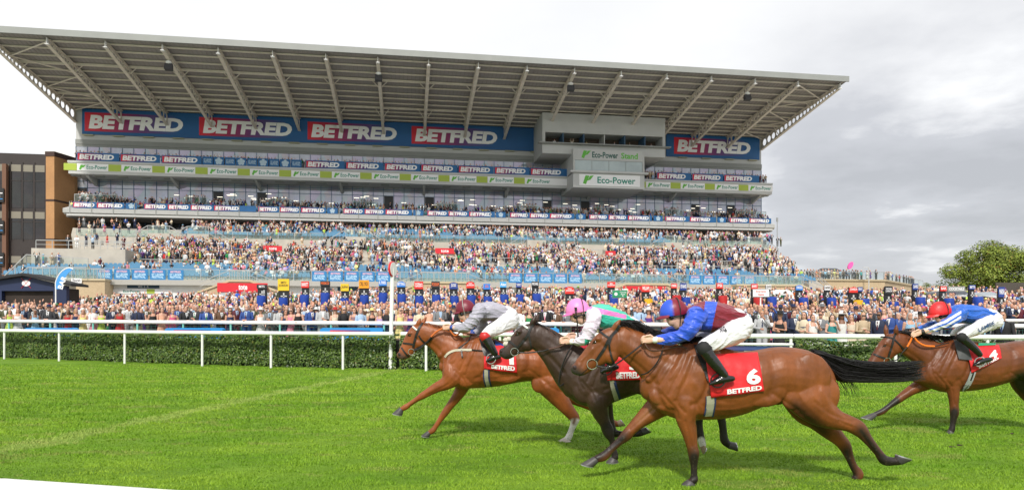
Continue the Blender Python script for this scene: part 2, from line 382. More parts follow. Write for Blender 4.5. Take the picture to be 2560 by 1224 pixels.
leaf_m = mat('hedge_leaf', (.05, .1, .02), .42, spec=.4, attr='col')
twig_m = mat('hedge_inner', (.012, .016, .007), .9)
def leaf_cloud(name, pts, nrm, size, parent=None, colf=None, m=leaf_m, asp=.5, org=(0, 0, 0)):
    n = len(pts); L = size*(.65+.7*rng.random(n)); Wd = L*asp
    t = rng.normal(size=(n, 3)); t -= nrm*(t*nrm).sum(1)[:, None]; t /= np.linalg.norm(t, axis=1)[:, None]
    nn = nrm+rng.normal(size=(n, 3))*.5; nn /= np.linalg.norm(nn, axis=1)[:, None]; s = np.cross(t, nn); s /= np.linalg.norm(s, axis=1)[:, None]
    v = np.stack([pts-t*L[:, None]*.5, pts+s*Wd[:, None]*.5, pts+t*L[:, None]*.5, pts-s*Wd[:, None]*.5], 1)
    v[:, 1] += nrm*(.012*L/.08)[:, None]; v[:, 3] += nrm*(.012*L/.08)[:, None]
    me = bpy.data.meshes.new(name); me.vertices.add(4*n); me.vertices.foreach_set('co', (v-np.array(org)).ravel())
    me.loops.add(4*n); me.loops.foreach_set('vertex_index', np.arange(4*n, dtype=np.int32)); me.polygons.add(n); me.polygons.foreach_set('loop_start', np.arange(0, 4*n, 4, dtype=np.int32))
    ca = me.color_attributes.new('col', 'FLOAT_COLOR', 'POINT'); c = colf(n, pts); ca.data.foreach_set('color', np.repeat(np.concatenate([c, np.ones((n, 1))], 1), 4, 0).ravel()); me.update(); me.validate()
    return obj(name, me, parent, m=m) if parent else obj(name, me, loc=org, m=m)
def hcol(n, pts):
    r = rng.random(n)[:, None]; c = np.array([[.022, .055, .009]])*(1-r)+np.array([[.115, .185, .025]])*r
    y = rng.random(n) < .025; c[y] = [.17, .15, .03]; return c
def hedge(name, label, pa, pb, h=1.1, depth=.9):
    p0 = hedge_pt(pa, .15); root = empty(name, p0); tag(root, label, 'hedge', 'clipped laurel hedges beside the course')
    pa_ = [hedge_pt(px, .15) for px in np.linspace(pa, pb, 24)]; b = MB(); rings = []
    for p in pa_:
        q = p-p0; rings.append([q+Vector((0, .24, 0)), q+Vector((0, depth, 0)), q+Vector((0, depth, h-.14)), q+Vector((0, .24, h-.14))])
    b.loft(rings); obj('branches', b.mesh('branches', [twig_m]), root)
    P = np.array([(p.x, p.y) for p in pa_]); seg = np.linalg.norm(np.diff(P, axis=0), axis=1); cum = np.concatenate([[0], np.cumsum(seg)]); Lt = cum[-1]
    n = int(Lt*1700); s = rng.random(n)*Lt; x = np.interp(s, cum, P[:, 0]); y = np.interp(s, cum, P[:, 1])
    top = rng.random(n) < .26; z = rng.random(n)*h
    bulge = .07*np.sin(s*1.7+np.sin(s*.6)*2)*np.sin(z*3)+.05*np.sin(s*4.1+z*5)
    pts = np.stack([x, y+bulge*.8+rng.random(n)*.13-.02, z], 1); nrm = np.tile(np.array([[-.2, -.95, .25]]), (n, 1))
    pts[top, 1] = y[top]+rng.random(top.sum())*depth; pts[top, 2] = h-.04+.05*np.sin(s[top]*3)+.06*rng.random(top.sum()); nrm[top] = [0, -.25, .97]
    lo = (~top) & (pts[:, 2] < .12) & (rng.random(n) < .6); pts[lo, 2] += .3
    leaf_cloud('leaves', pts, nrm, .092, root, hcol, org=p0)
hedge('hedge', 'long clipped laurel hedge behind the white rail, left of the winning post', -230, 988, 1.12)
hedge('hedge', 'clipped laurel hedge hidden mostly by the chestnut horse, right of the winning post', 1000, 1392, 1.12)
hedge('hedge', 'clipped laurel hedge beside the bay horse at the right edge', 1990, 2720, 1.05)
# blue advertising board between the hedges
q0, q1 = hedge_pt(1400, -.1), hedge_pt(1982, -.1); an = math.atan2(q1.y-q0.y, q1.x-q0.x); Lb = (q1-q0).length
root = empty('advertising_board', q0, an); tag(root, 'long blue and purple advertising board with white letters under the double rail', 'advertising board')
b = MB(); b.box(0, Lb, 0, .06, .05, .92); obj('panel', b.mesh('panel', [grad_print]), root)
b = MB(); add_text(b, 'BETFRED', Lb*.36, Lb*.985, -.004, .18, .78, .045, .15); obj('lettering', b.mesh('lettering', [white_print]), root)

# winning post
Yp = 23.4; xp = PX(976, Yp); root = empty('winning_post', (xp, Yp, 0)); tag(root, 'tall white winning post carrying a round red rimmed disc', 'winning post')
b = MB(); b.tube([(0, 0, 0), (.07, 0, 3.45)], .068, 16); me = b.mesh('pole', [white_paint], True); smart_smooth(me); obj('pole', me, root)
Rz = Matrix.Rotation(R_(73), 3, 'Z')
b = MB(); b.loft([[Rz @ Vector((.27*math.cos(a)*k, y, .27*math.sin(a)*k*1.0))+Vector((.075, 0, 3.42)) for a in np.linspace(0, 2*math.pi, 28, endpoint=False)] for y, k in ((-.035, .96), (-.03, 1), (.03, 1), (.035, .96))]); obj('disc_rim', b.mesh('disc_rim', [red_sign]), root)
b = MB(); b.loft([[Rz @ Vector((.238*math.cos(a), y, .238*math.sin(a)))+Vector((.075, 0, 3.42)) for a in np.linspace(0, 2*math.pi, 28, endpoint=False)] for y in (-.045, .045)]); obj('disc_face', b.mesh('disc_face', [white_paint]), root)

# crowd rails on the lawn
teal = mat('teal_post', (.12, .38, .33), .5)
def crowd_rail(label, x0, x1, yf, dz, r, every, ht=1.12, mesh=True, pm=teal):
    z0 = lawn_z(x0, yf(x0)); root = empty('crowd_rail', (x0, yf(x0), z0)); tag(root, label, 'crowd rail', 'white rails along the public lawn')
    xs_ = np.linspace(x0, x1, 16); pts = [Vector((x-x0, yf(x)-yf(x0), lawn_z(x, yf(x))-z0+ht+dz)) for x in xs_]
    b = MB(); b.tube(pts, r, 12); me = b.mesh('top_rail', [white_plastic], True); smart_smooth(me); obj('top_rail', me, root)
    n = int((x1-x0)/every); pb = MB(); pb.tube([(0, 0, -.1), (0, 0, ht+dz-r*.5)], .045, 8); pme = pb.mesh('post', [pm], True)
    for i in range(n+1):
        x = x0+(i+.35)*every
        if x < x1: obj('post', pme, root, (x-x0, yf(x)-yf(x0), lawn_z(x, yf(x))-z0))
    if mesh:
        b = MB()
        for k in range(7): b.tube([p+Vector((0, .03, -ht-dz+.1+.14*k)) for p in pts], .006, 4)
        for x in np.arange(x0, x1, .22): b.beam((x-x0, yf(x)-yf(x0)+.03, lawn_z(x, yf(x))-z0+.05), (x-x0, yf(x)-yf(x0)+.03, lawn_z(x, yf(x))-z0+ht-.1), .008)
        obj('wire_mesh', b.mesh('wire_mesh', [mat('mesh_wire', (.02, .10, .08), .6)]), root)
    return root
crowd_rail('white front rail on teal posts that the first row of the crowd leans on', -32, 30, lambda x: rail_y(x), .0, .085, 2.35)
crowd_rail('white second rail among the crowd at the left of the lawn', -36, -13, lambda x: rail_y(x)+3.4, .0, .07, 2.6, mesh=False)
crowd_rail('white third rail among the crowd at the right of the lawn', 12, 34, lambda x: rail_y(x)+5.2, .0, .07, 2.6, mesh=False)
crowd_rail('white back rail high on the lawn at the far right', 20, 46, lambda x: rail_y(x)+13, .0, .08, 3.0, mesh=False)
# low blue-and-red advertising panels lying along the foot of the crowd rail
blue_bd = mat('bright_blue_board', (.02, .25, .62), .45)
for pa, pb, lab in [(60, 186, 'low blue advertising panel at the foot of the front rail, at the left edge'), (412, 556, 'low blue advertising panel with red stripe left of the yellow betting board'), (800, 957, 'low blue advertising panel with red stripe just left of the winning post'), (1300, 1398, 'low blue advertising panel with red stripe behind the dark brown horse')]:
    x0, x1 = PX(pa, 27.5), PX(pb, 27.5); Y = rail_y((x0+x1)/2)-.6; x0, x1 = PX(pa, Y), PX(pb, Y)
    root = empty('low_panel', (x0, Y, .15)); tag(root, lab, 'advertising panel', 'low panels along the crowd rail')
    zt = PZ(819, Y)-.15
    b = MB(); b.prism([(0, 0), (x1-x0, 0), (x1-x0, zt-.06), (x1-x0-.1, zt), (.1, zt), (0, zt-.06)], 'y', 0, .35); obj('board', b.mesh('board', [blue_bd]), root)
    b = MB(); b.box((x1-x0)*.16, (x1-x0)*.8, -.01, -.004, zt-.30, zt-.09); obj('stripe', b.mesh('stripe', [grad_print]), root)

# ================================================================ GRANDSTAND
stand = empty('grandstand', SW(0, 0, 0), TH); tag(stand, 'long four level grandstand with a huge cantilevered roof, packed with racegoers', 'grandstand')
def part(name, b, m, parent=stand, smooth=False):
    return obj(name, b.mesh(name, m if isinstance(m, (list, tuple)) else [m], smooth), parent)
VW = 45.0; UL, UR = U(190, VW), U(1903, VW); NB = 17; BW = (UR-UL)/NB
VT = 20.0
zt_tip = Z(84, 60, VT); ZTIP = Z(205, 2050, VT)
ztip = Z(140, 1000, VT); zwall = 37.6
def roof_z(v): return zwall+(ztip-zwall)*(VW-v)/(VW-VT)
E = .9
b = MB(); b.loft([[(UL-E, v, roof_z(v)), (UL-E, v, roof_z(v)+.35), (UR+E, v, roof_z(v)+.35), (UR+E, v, roof_z(v))] for v in (VT-.6, VW+6)]); part('roof_sheet', b, sheet_grey)
b = MB()
for u in np.arange(UL-E+.2, UR+E, .62): b.loft([[(u-.05, v, roof_z(v)), (u+.05, v, roof_z(v)), (u+.05, v, roof_z(v)-.06), (u-.05, v, roof_z(v)-.06)] for v in (VT-.4, VW)])
part('roof_rib', b, mat('roof_rib', (.26, .24, .235), .7))
b = MB(); b.box(UL-E-.1, UR+E+.1, VT-.8, VT-.55, ztip-.25, ztip+.62); part('roof_fascia', b, mid_grey)
def lev(t): return VT+(VW-VT)*t
for t in (.045, .13, .22, .31, .40, .50, .58, .66, .735, .81, .88, .955):
    v = lev(t); b = MB(); big = t in (.31, .735)
    b.box(UL-E+.1, UR+E-.1, v-(.13 if big else .09), v+(.13 if big else .09), roof_z(v)-(.42 if big else .28), roof_z(v)-.07); part('purlin', b, steel_cream)
# cantilever beam with round web openings: web + flanges, one mesh shared by 18 beams
def beam_mesh():
    def dep(t): return .75+1.45*t
    top = [(lev(t), roof_z(lev(t))-.30) for t in (0.02, .5, 1.0)]; bot = [(lev(t), roof_z(lev(t))-.30-dep(t)) for t in (1.0, .5, 0.02)]
    holes = []; t = .06
    while t < .985:
        d = dep(t)*.31; v = lev(t); holes.append(circ(v, roof_z(v)-.30-dep(t)/2, d, 14)); t += (d*2.65)/(VW-VT)
    vs, fs = fill2d([top+bot]+holes, .03); b = MB(); b.add([(p[2], p[0], p[1]) for p in vs], fs)
    for (a, c) in ((top[0], top[2]), (bot[2], bot[0])):
        b.loft([[(-.24, q[0], q[1]-.03), (.24, q[0], q[1]-.03), (.24, q[0], q[1]+.03), (-.24, q[0], q[1]+.03)] for q in (a, c)])
    for t in (.31, .735):
        v = lev(t); z = roof_z(v)-.35
        for s in (-1, 1): b.beam((s*.05, v, z-.30-dep(t)*.75), (s*1.15, v, z-.05), .11)
    return b.mesh('roof_beam', [steel_cream])
bme = beam_mesh()
ends = MB(); ends.box(-.26, .26, VT-.05, VT+.45, roof_z(VT)-1.15, roof_z(VT)-1.08); ends.box(-.035, .035, VT-.05, VT+.45, roof_z(VT)-1.08, roof_z(VT)-.3); eme = ends.mesh('beam_end', [white_paint])
for i in range(NB+1):
    o = obj('roof_beam', bme, stand, (UL+i*BW, 0, 0)); obj('beam_end', eme, o)
for s, ua, ub in ((0, UL, UL+BW), (1, UR, UR-BW)):
    b = MB(); tt = [0.02, .22, .42, .62, .80, .98]
    for k in range(5):
        v0, v1 = lev(tt[k]), lev(tt[k+1]); z0, z1 = roof_z(v0)-.55, roof_z(v1)-.55
        b.tube([((ub if k % 2 == 0 else ua), v0, z0), ((ua if k % 2 == 0 else ub), v1, z1)], .10, 8)
    part('wind_brace', b, steel_cream)
def floodlight(i, px, py):
    u = UL+round((U(px, VT+2.5)-UL)/BW)*BW; v = VT+2.6; z = roof_z(v)-1.25
    root = empty('floodlight', SW(u, v, z-.2), TH); tag(root, ['grey floodlight hanging from the third roof beam from the left', 'grey floodlight hanging from a roof beam above the third large sign', 'grey floodlight hanging from the roof beam above the commentary box', 'grey floodlight hanging from the third roof beam from the right end'][i], 'floodlight', 'floodlights under the stand roof')
    b = MB(); b.prism([(-.45, -1.15), (.35, -1.25), (.35, -.35), (-.1, -.3)], 'x', -.52, .52); obj('housing', b.mesh('housing', [dark_grey]), root)
    b = MB(); b.ell((0, .05, -.1), (.42, .34, .26), 12, 8); b.box(-.05, .05, -.05, .05, 0, .35); obj('gear_box', b.mesh('gear_box', [white_paint], True), root)
for i, (px, py) in enumerate([(407, 135), (940, 160), (1430, 190), (1883, 215)]): floodlight(i, px, py)

# ---- back wall and glazing
ZS0 = Z(338, 205, VW)            # foot of the sign band
b = MB(); b.box(UL, UR, VW, VW+16, 2, zwall+.1); part('wall', b, pale_grey)
b = MB(); b.box(UL-.02, UR+.02, VW-.22, VW-.003, ZS0-1.55, ZS0-.75); b.box(UL-.02, UR+.02, VW-.12, VW-.003, ZS0-1.9, ZS0-1.56); part('cornice', b, mid_grey)
for k in range(26):
    u = UL+2+k*(UR-UL-4)/25
    if U(1350, VW) < u < U(1668, VW): continue
    b = MB(); b.box(u-.9, u+.9, VW-.55, VW-.1, ZS0-.08, ZS0+.06); part('sign_light', b, mat('lamp_housing', (.42, .40, .26), .6))
def glazing(z0, z1, m, n, trans, tall=True, doors=()):
    g = MB(); g.box(0, BW, -.03, 0, 0, z1-z0); gme = g.mesh('window', [m]); f = MB(); k = BW/n
    for i in range(n+1): f.box(i*k-.045, i*k+.045, -.09, -.033, 0, z1-z0)
    for zz in trans: f.box(.05, BW-.05, -.085, -.034, zz-.04, zz+.04)
    fme = f.mesh('frame', [blue_frame]); d = MB(); d.box(.1, k-.1, -.032, -.031, .05, (trans[0] if trans else z1-z0)-.05)
    dme = d.mesh('doorway', [black_m])
    for i in range(NB):
        w_ = obj('window', gme, stand, (UL+i*BW, VW-.003, z0)); obj('frame', fme, w_)
        for q in doors:
            if (i*7+q*3) % 4 == 0: obj('doorway', dme, w_, (k*((i+q) % n), 0, 0))
ZL3 = Z(403, 190, 40.5); ZL2 = Z(521, 160, 39); ZB2 = Z(534, 160, 39)
glazing(ZL3-.2, ZS0-1.95, win_pale, 4, (1.0, 2.35), doors=(0, 1))
glazing(ZL2+1.2, ZL3-1.9, win_pale, 4, (3.3, 4.4), doors=(0, 1))
glazing(13.9, ZB2-.2, win_dark, 4, (2.6,), doors=(1,))
lamp_em = mat('ceiling_strip_lamp', (1, .93, .75), .5, emit=1.3)
for i in range(70):      # lit ceiling strips seen through the restaurant glass
    u = UL+12+rng.random()*(UR-UL-14); z = ZL2+2.6+rng.random()*1.7; b = MB(); b.box(u-.45, u+.45, VW-.045, VW-.036, z, z+.09); part('ceiling_lamp', b, lamp_em)
# ---- level 3 balcony
V3 = 40.3; V2 = 38.6
U3L, U3R = U(171, V3), U(1930, V3); ub0, ub1 = U(1425, V3), U(1612, V3)
z3 = Z(403, 180, V3)
b = MB(); b.box(U3L, U3R, V3, VW-.3, z3-2.0, z3-.2); b.box(U3L-.1, U3R+.1, V3-.15, VW-.25, z3-.2, z3+.12); part('upper_balcony', b, pale_grey)
b = MB(); b.box(U3L-.1, U3R+.1, V3-.05, V3-.003, z3-1.5, z3-.3); part('sign_strip', b, white_print)
for k in range(36):
    u = U3L+.5+k*3.6
    if u < U3R-.5: b = MB(); b.box(u-.7, u+.7, V3+1.2, V3+1.9, z3-2.12, z3-2.0); part('soffit_lamp', b, mid_grey)
for px in np.linspace(230, 1890, 9): b = MB(); u = U(px, 43); b.prism([(V3+.6, z3-2.0), (VW-.4, z3-2.0), (VW-.4, z3-3.2), (V3+1.6, z3-2.4)], 'x', u-.2, u+.2); part('bracket', b, pale_grey)
# ---- level 2 balcony
U2L, U2R = U(158, V2), U(1937, V2); z2 = Z(519, 165, V2)
b = MB(); b.loft([[(u, V2, z2-.75), (u, V2, z2-.05), (u, V2+3.2, z2+.9), (u, VW-.3, z2+1.3), (u, VW-.3, z2-.9), (u, V2+.4, z2-1.0)] for u in (U2L, U2R)]); part('lower_balcony', b, pale_grey)
b = MB()
for k in range(5): b.box(U2L-.05+k*0, U2R+.05, V2-.06, V2-.004, z2-.72+k*.14, z2-.62+k*.14)
b.box(U2L+.6, U2R-.6, V2-.25, V2-.003, z2-1.25, z2-.98); part('fascia_slats', b, pale_grey)
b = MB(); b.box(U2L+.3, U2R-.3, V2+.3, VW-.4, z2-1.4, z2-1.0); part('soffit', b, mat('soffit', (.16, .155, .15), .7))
for k in range(40):
    u = U2L+1+k*3.25
    if u > U2R-.3: continue
    b = MB(); b.box(u-.06, u+.06, V2-.12, V2-.07, z2-.9, z2+1.05); part('balustrade_post', b, mid_grey)
# raised doorstep platforms with glass fronts on the lower balcony
for (pa, pb) in [(186, 292), (458, 518), (668, 730), (880, 944), (1088, 1150), (1290, 1350), (1482, 1540), (1664, 1706), (1838, 1915)]:
    u0, u1 = U(pa, 41.5), U(pb, 41.5); pl = MB(); pl.box(u0, u1, 41.5, VW-.4, z2, z2+1.5); p = part('door_platform', pl, pale_grey)
    g = MB(); g.box(u0+.03, u1-.03, 41.46, 41.49, z2+1.5, z2+2.65); obj('glass_panel', g.mesh('glass_panel', [balu_glass]), p)
    g = MB(); g.box(u0, u1, 41.44, 41.52, z2+2.66, z2+2.75)
    for u in np.linspace(u0+.05, u1-.05, 4): g.box(u-.035, u+.035, 41.40, 41.45, z2+1.2, z2+2.65)
    for s, ue in ((-1, u0), (1, u1)):
        if 1838 > pa > 190: g.beam((ue, 41.45, z2+2.7), (ue+s*1.7, 41.2, z2+1.2), .07)
    obj('handrail', g.mesh('handrail', [steel]), p)
# ---- commentary box
VB = 36.5; cu0, cu1 = U(1356, VB), U(1663, VB); lu0, lu1 = U(1433, VB-1), U(1611, VB-1)
zc0, zc1, zc2, zc3 = Z(388, 1510, VB), Z(364, 1510, VB), Z(336, 1510, VB), Z(306, 1510, VB)
box = MB(); box.box(cu0, cu1, VB, VW-.05, zc0, zc1); box.box(cu0, cu1, VB, VW-.05, zc2, roof_z(VB)-.5)
box.box(cu0, cu0+.5, VB, VW-.05, zc1, zc2); box.box(cu1-.5, cu1, VB, VW-.05, zc1, zc2)
cbox = part('commentary_box', box, pale_grey)
b = MB(); b.box(cu0+.5, cu1-.5, VB+3.5, VB+3.6, zc1, zc2); obj('back_panel', b.mesh('back_panel', [mat('studio_brown', (.10, .07, .05), .7, var=.4, vscale=.6)]), cbox)
b = MB(); b.box(cu0-.8, cu1+.8, VB-.9, VB+.2, zc1-.12, zc1+.06); obj('ledge', b.mesh('ledge', [mid_grey]), cbox)
for k in range(1, 6): b = MB(); u = cu0+(cu1-cu0)*k/6; b.box(u-.08, u+.08, VB+.1, VB+3.4, zc1+.06, zc2); obj('divider', b.mesh('divider', [blue_frame if k != 3 else pale_grey]), cbox)
zl = [Z(py, 1520, VB-1) for py in (374, 402, 430, 434, 470)]
b = MB(); b.box(lu0, lu1, VB-1, VW-.1, zl[1], zl[0]); b.box(lu0, lu1, VB-1, VW-.1, zl[4], zl[3]); b.box(lu0-.6, lu1+.6, VB-1.5, VB-.6, zl[3], zl[2]+.05)
b.box(lu0, lu0+.3, VB-1, VW-.1, zl[2], zl[1]); b.box(lu1-.3, lu1, VB-1, VW-.1, zl[2], zl[1]); obj('lower_storey', b.mesh('lower_storey', [pale_grey]), cbox)
b = MB(); b.box(lu0+.3, lu1-.3, VB-.9, VB-.85, zl[2]+.05, zl[1]); w_ = obj('window', b.mesh('window', [mat('pale_glass', (.34, .40, .40), .08, metal=.2, spec=.8, var=.2, vscale=.4)]), cbox)
b = MB()
for k in range(5): u = lu0+.3+(lu1-lu0-.6)*k/4; b.box(u-.03, u+.03, VB-.95, VB-.905, zl[2]+.05, zl[1])
obj('frame', b.mesh('frame', [mid_grey]), w_)

# ---- terraces: front podium deck, standing steps, upper tier
ZD = Z(699, 300, 0)
prof = [(0, ZD), (1.6, ZD)]
v, z = 1.6, ZD+.15
while v < 27.5: prof += [(v, z), (v+.92, z)]; v += .92; z += .228
ZF, VF = z, v
prof += [(VF, ZF+1.15)]; v, z = VF, ZF+1.15
while v < 37.5: prof += [(v, z), (v+.95, z)]; v += .95; z += .25
ZU = z; prof += [(VW, ZU)]
UTL, UTR = U(262, 10), U(1895, 6)
def terrace_z(v):
    return float(np.interp(v, [0, 1.6, VF-.01, VF, 37.5, VW], [ZD, ZD, ZF, ZF+1.15, ZU, ZU]))
b = MB(); b.prism([(1.5, 1.0), (1.5, ZD-.5), (0, ZD-.5)]+prof+[(VW, 1.0)], 'x', UTL, UTR); part('terrace', b, concrete)
UTR2 = U(1912, 38)
def end_steps(lo, hi, pxf, right):      # the stand's ends: the same steps, cut off along a slanting edge
    P = [(lo, 1.0)]+[p for p in prof if lo <= p[0] <= hi]+[(hi, 1.0)]; ue = [U(pxf(p[0]), p[0]) for p in P]; n = len(P); m_ = MB()
    A_ = [((UTR if right else UTL), p[0], p[1]) for p in P]; B_ = [(u, p[0], p[1]) for u, p in zip(ue, P)]
    m_.add(A_+B_, [tuple(range(n)), tuple(range(2*n-1, n-1, -1))]+[(i, n+i, n+(i+1) % n, (i+1) % n) for i in range(n)]); part('end_terrace', m_, concrete)
def pxr(v): return float(np.interp(v, [0, 8, 20, 30, 45], [2010, 2000, 1962, 1925, 1915]))
def pxl(v): return float(np.interp(v, [22, 30, 45], [205, 178, 186]))
end_steps(1.6, 44.8, pxr, True); end_steps(22.5, 44.8, pxl, False)
# right-hand end steps down and left-hand lower terrace
UX = U(2000, 8)
b = MB(); b.prism([(.5, 1.0)]+[(p[0]+.5, p[1]) for p in prof if p[0] < 8]+[(8.3, ZD+1.7), (8.3, Z(622, 170, 8.8)), (22, Z(622, 170, 8.8)+.2), (22, 1.0)], 'x', U(86, 9), UTL+3.0); part('end_terrace', b, concrete)
for vv, zz_ in ((9.2, Z(622, 170, 8.8)+.02), (22.8, terrace_z(22.8))):
    u0, u1 = (U(90, vv), UTL+2.5) if vv < 10 else (U(200, vv), UTL); f = MB(); f.box(u0, u1, vv-.03, vv+.03, zz_+1.0, zz_+1.08); f.box(u0, u1, vv-.02, vv+.02, zz_+.5, zz_+.55)
    for u in np.arange(u0, u1, 1.8): f.box(u-.03, u+.03, vv-.03, vv+.03, zz_-.1, zz_+1.0)
    part('crush_barrier', f, steel)
# vomitories: concrete-sided openings with red betting signs
for px, pw in ((683, 42), (1113, 42), (1530, 48)):
    vv = 16.0; u0, u1 = U(px-pw/2, vv), U(px+pw/2, vv); zf = terrace_z(9)
    m_ = MB(); m_.prism([(vv, terrace_z(vv)-2.9), (vv, terrace_z(vv)+.9), (26, terrace_z(26)+.8), (26, terrace_z(26)), (vv+2, terrace_z(vv))], 'x', u0-.5, u0); m_.prism([(vv, terrace_z(vv)-2.9), (vv, terrace_z(vv)+.9), (26, terrace_z(26)+.8), (26, terrace_z(26)), (vv+2, terrace_z(vv))], 'x', u1, u1+.5)
    m_.box(u0, u1, vv, vv+.3, terrace_z(vv)-.1, terrace_z(vv)+1.6); vo = part('stair_entrance', m_, concrete)
    b = MB(); b.box(u0+.05, u1-.05, vv-.9, vv-.05, terrace_z(vv)-2.6, terrace_z(vv)-.2); obj('doorway', b.mesh('doorway', [black_m]), vo)
# glass balustrades and rails of the terraces
def balustrade(name, u0, u1, v, z, h=1.1, n=None, parent=stand):
    g = MB(); g.box(u0, u1, v-.015, v+.015, z+.08, z+h-.08); p = obj(name, g.mesh(name, [balu_glass]), parent); f = MB(); n = n or max(2, int((u1-u0)/2.0))
    f.box(u0, u1, v-.04, v+.04, z+h-.06, z+h)
    for u in np.linspace(u0, u1, n+1): f.box(u-.035, u+.035, v-.075, v-.02, z-.15, z+h)
    obj('handrail', f.mesh('handrail', [steel]), p)
gaps = [(525, 560), (985, 1035), (1185, 1240), (1440, 1500), (1640, 1700)]
balustrade('balustrade', UTL, UTR, .05, ZD, 1.25)
balustrade('balustrade', UTR-2, U(1922, VF), VF+.1, ZF+1.15, 1.1)
for vv in (9.6, 14.4, 19.2, 23.6):
    f = MB(); u0, u1 = UTR+.5, U(pxr(vv)-6, vv); z = terrace_z(vv); f.box(u0, u1, vv-.03, vv+.03, z+1.02, z+1.1)
    for u in np.arange(u0, u1, 1.6): f.box(u-.03, u+.03, vv-.03, vv+.03, z-.1, z+1.02)
    part('crush_barrier', f, steel)
balustrade('balustrade', U(190, VF), UTL+3, VF+.1, ZF+1.15, 1.1)
balustrade('balustrade', U(88, 1), UTL, .55, ZD, 1.25)
balustrade('balustrade', UTR+.3, U(2008, 1.7), 1.7, ZD, 1.25)
for pa, pb in ((296, 385), (470, 655), (655, 815), (905, 1080), (1085, 1310), (1340, 1500), (1500, 1690), (1730, 1870)):
    balustrade('balustrade', U(pa, VF), U(pb, VF), VF+.1, ZF+1.15, 1.1)
for vv in (9.6, 14.4, 19.2, 23.6):
    for pa, pb in ((285, 520), (528, 655), (715, 905), (925, 1085), (1150, 1330), (1350, 1500), (1570, 1735), (1745, 1880)):
        b = MB(); u0, u1 = U(pa, vv), U(pb, vv); z = terrace_z(vv); b.box(u0, u1, vv-.03, vv+.03, z+1.02, z+1.1)
        for u in np.arange(u0, u1, 2.1): b.box(u-.03, u+.03, vv-.03, vv+.03, z-.1, z+1.02)
        part('crush_barrier', b, steel)
for px in (400, 498, 890, 1340, 1680, 1880):      # stair landings of the upper tier
    u = U(px, VF-1); b = MB(); b.box(u-1.5, u+1.5, VF-1.6, VF+.0, ZF, ZF+1.6); ld = part('stair_landing', b, concrete)
    g = MB(); g.box(u-1.4, u+1.4, VF-1.58, VF-1.55, ZF+1.6, ZF+2.7); obj('glass_panel', g.mesh('glass_panel', [balu_glass]), ld)
    f = MB(); f.box(u-1.5, u+1.5, VF-1.62, VF-1.52, ZF+2.66, ZF+2.74)
    for s in (-1, 1):
        f.beam((u+s*1.5, VF-1.58, ZF+2.7), (u+s*4.6, VF-1.58, ZF+.8), .08); f.beam((u+s*1.5, VF-1.58, ZF+1.75), (u+s*4.6, VF-1.58, ZF-.1), .06)
        for k in range(4): f.beam((u+s*(1.5+k), VF-1.58, ZF+2.7-.62*k), (u+s*(1.5+k), VF-1.58, ZF-.1), .05)
    obj('handrail', f.mesh('handrail', [steel]), ld)
# seats: the 100 nearest as parts, the rest one part
def seat_geo():
    b = MB(); b.add([(-.22, 0, .40), (.22, 0, .40), (.22, .40, .36), (-.22, .40, .36), (-.22, 0, .36), (.22, 0, .36), (.22, .40, .32), (-.22, .40, .32)], [(0, 1, 2, 3), (7, 6, 5, 4), (4, 5, 1, 0), (1, 5, 6, 2), (2, 6, 7, 3), (3, 7, 4, 0)])
    arc = [(-.22, .62), (-.19, .74), (-.1, .80), (.1, .80), (.19, .74), (.22, .62), (.22, .40), (-.22, .40)]
    b.prism(arc, 'y', .36, .40); b.box(-.03, .03, .15, .2, 0, .36); return b
seat_me = seat_geo().mesh('seat', [seat_blue])
spots = []
for vv in np.arange(2.2, 9.0, .92):
    for u in np.arange(UTL+.4, UTR-.3, .52): spots.append((u, vv, terrace_z(vv)+.12))
for vv in np.arange(VF+1.2, 37.4, .95):
    for u in np.arange(UTL+3, UTR-3, .52): spots.append((u, vv, terrace_z(vv)+.1))
for vv in np.arange(3, 8.0, .92):
    for u in np.arange(U(82, 9), UTL-.3, .52): spots.append((u, vv, terrace_z(vv-.5)+.12))
for vv in np.arange(3, 6.0, .92):
    for u in np.arange(UTR+.4, UX-.4, .52): spots.append((u, vv, terrace_z(vv)+.12))
for u in np.arange(U2L+1, U2R-1, .55): spots.append((u, V2+.9, z2+.15)); spots.append((u, V2+1.8, z2+.45))
seat_spots = spots[:]
spots.sort(key=lambda s: SW(*s).length)
for s in spots[:100]: obj('seat', seat_me, stand, s)
sv = np.array(seat_geo().v); b = MB(); sf = seat_geo().f; vv_ = []; ff_ = []
for i, s in enumerate(spots[100:]):
    vv_.append(sv+np.array(s)); ff_ += [tuple(q+i*len(sv) for q in f) for f in sf]
b.v = [tuple(p) for p in np.concatenate(vv_)]; b.f = ff_; b.m = [0]*len(ff_); o = part('seats', b, seat_blue); o['kind'] = 'stuff'

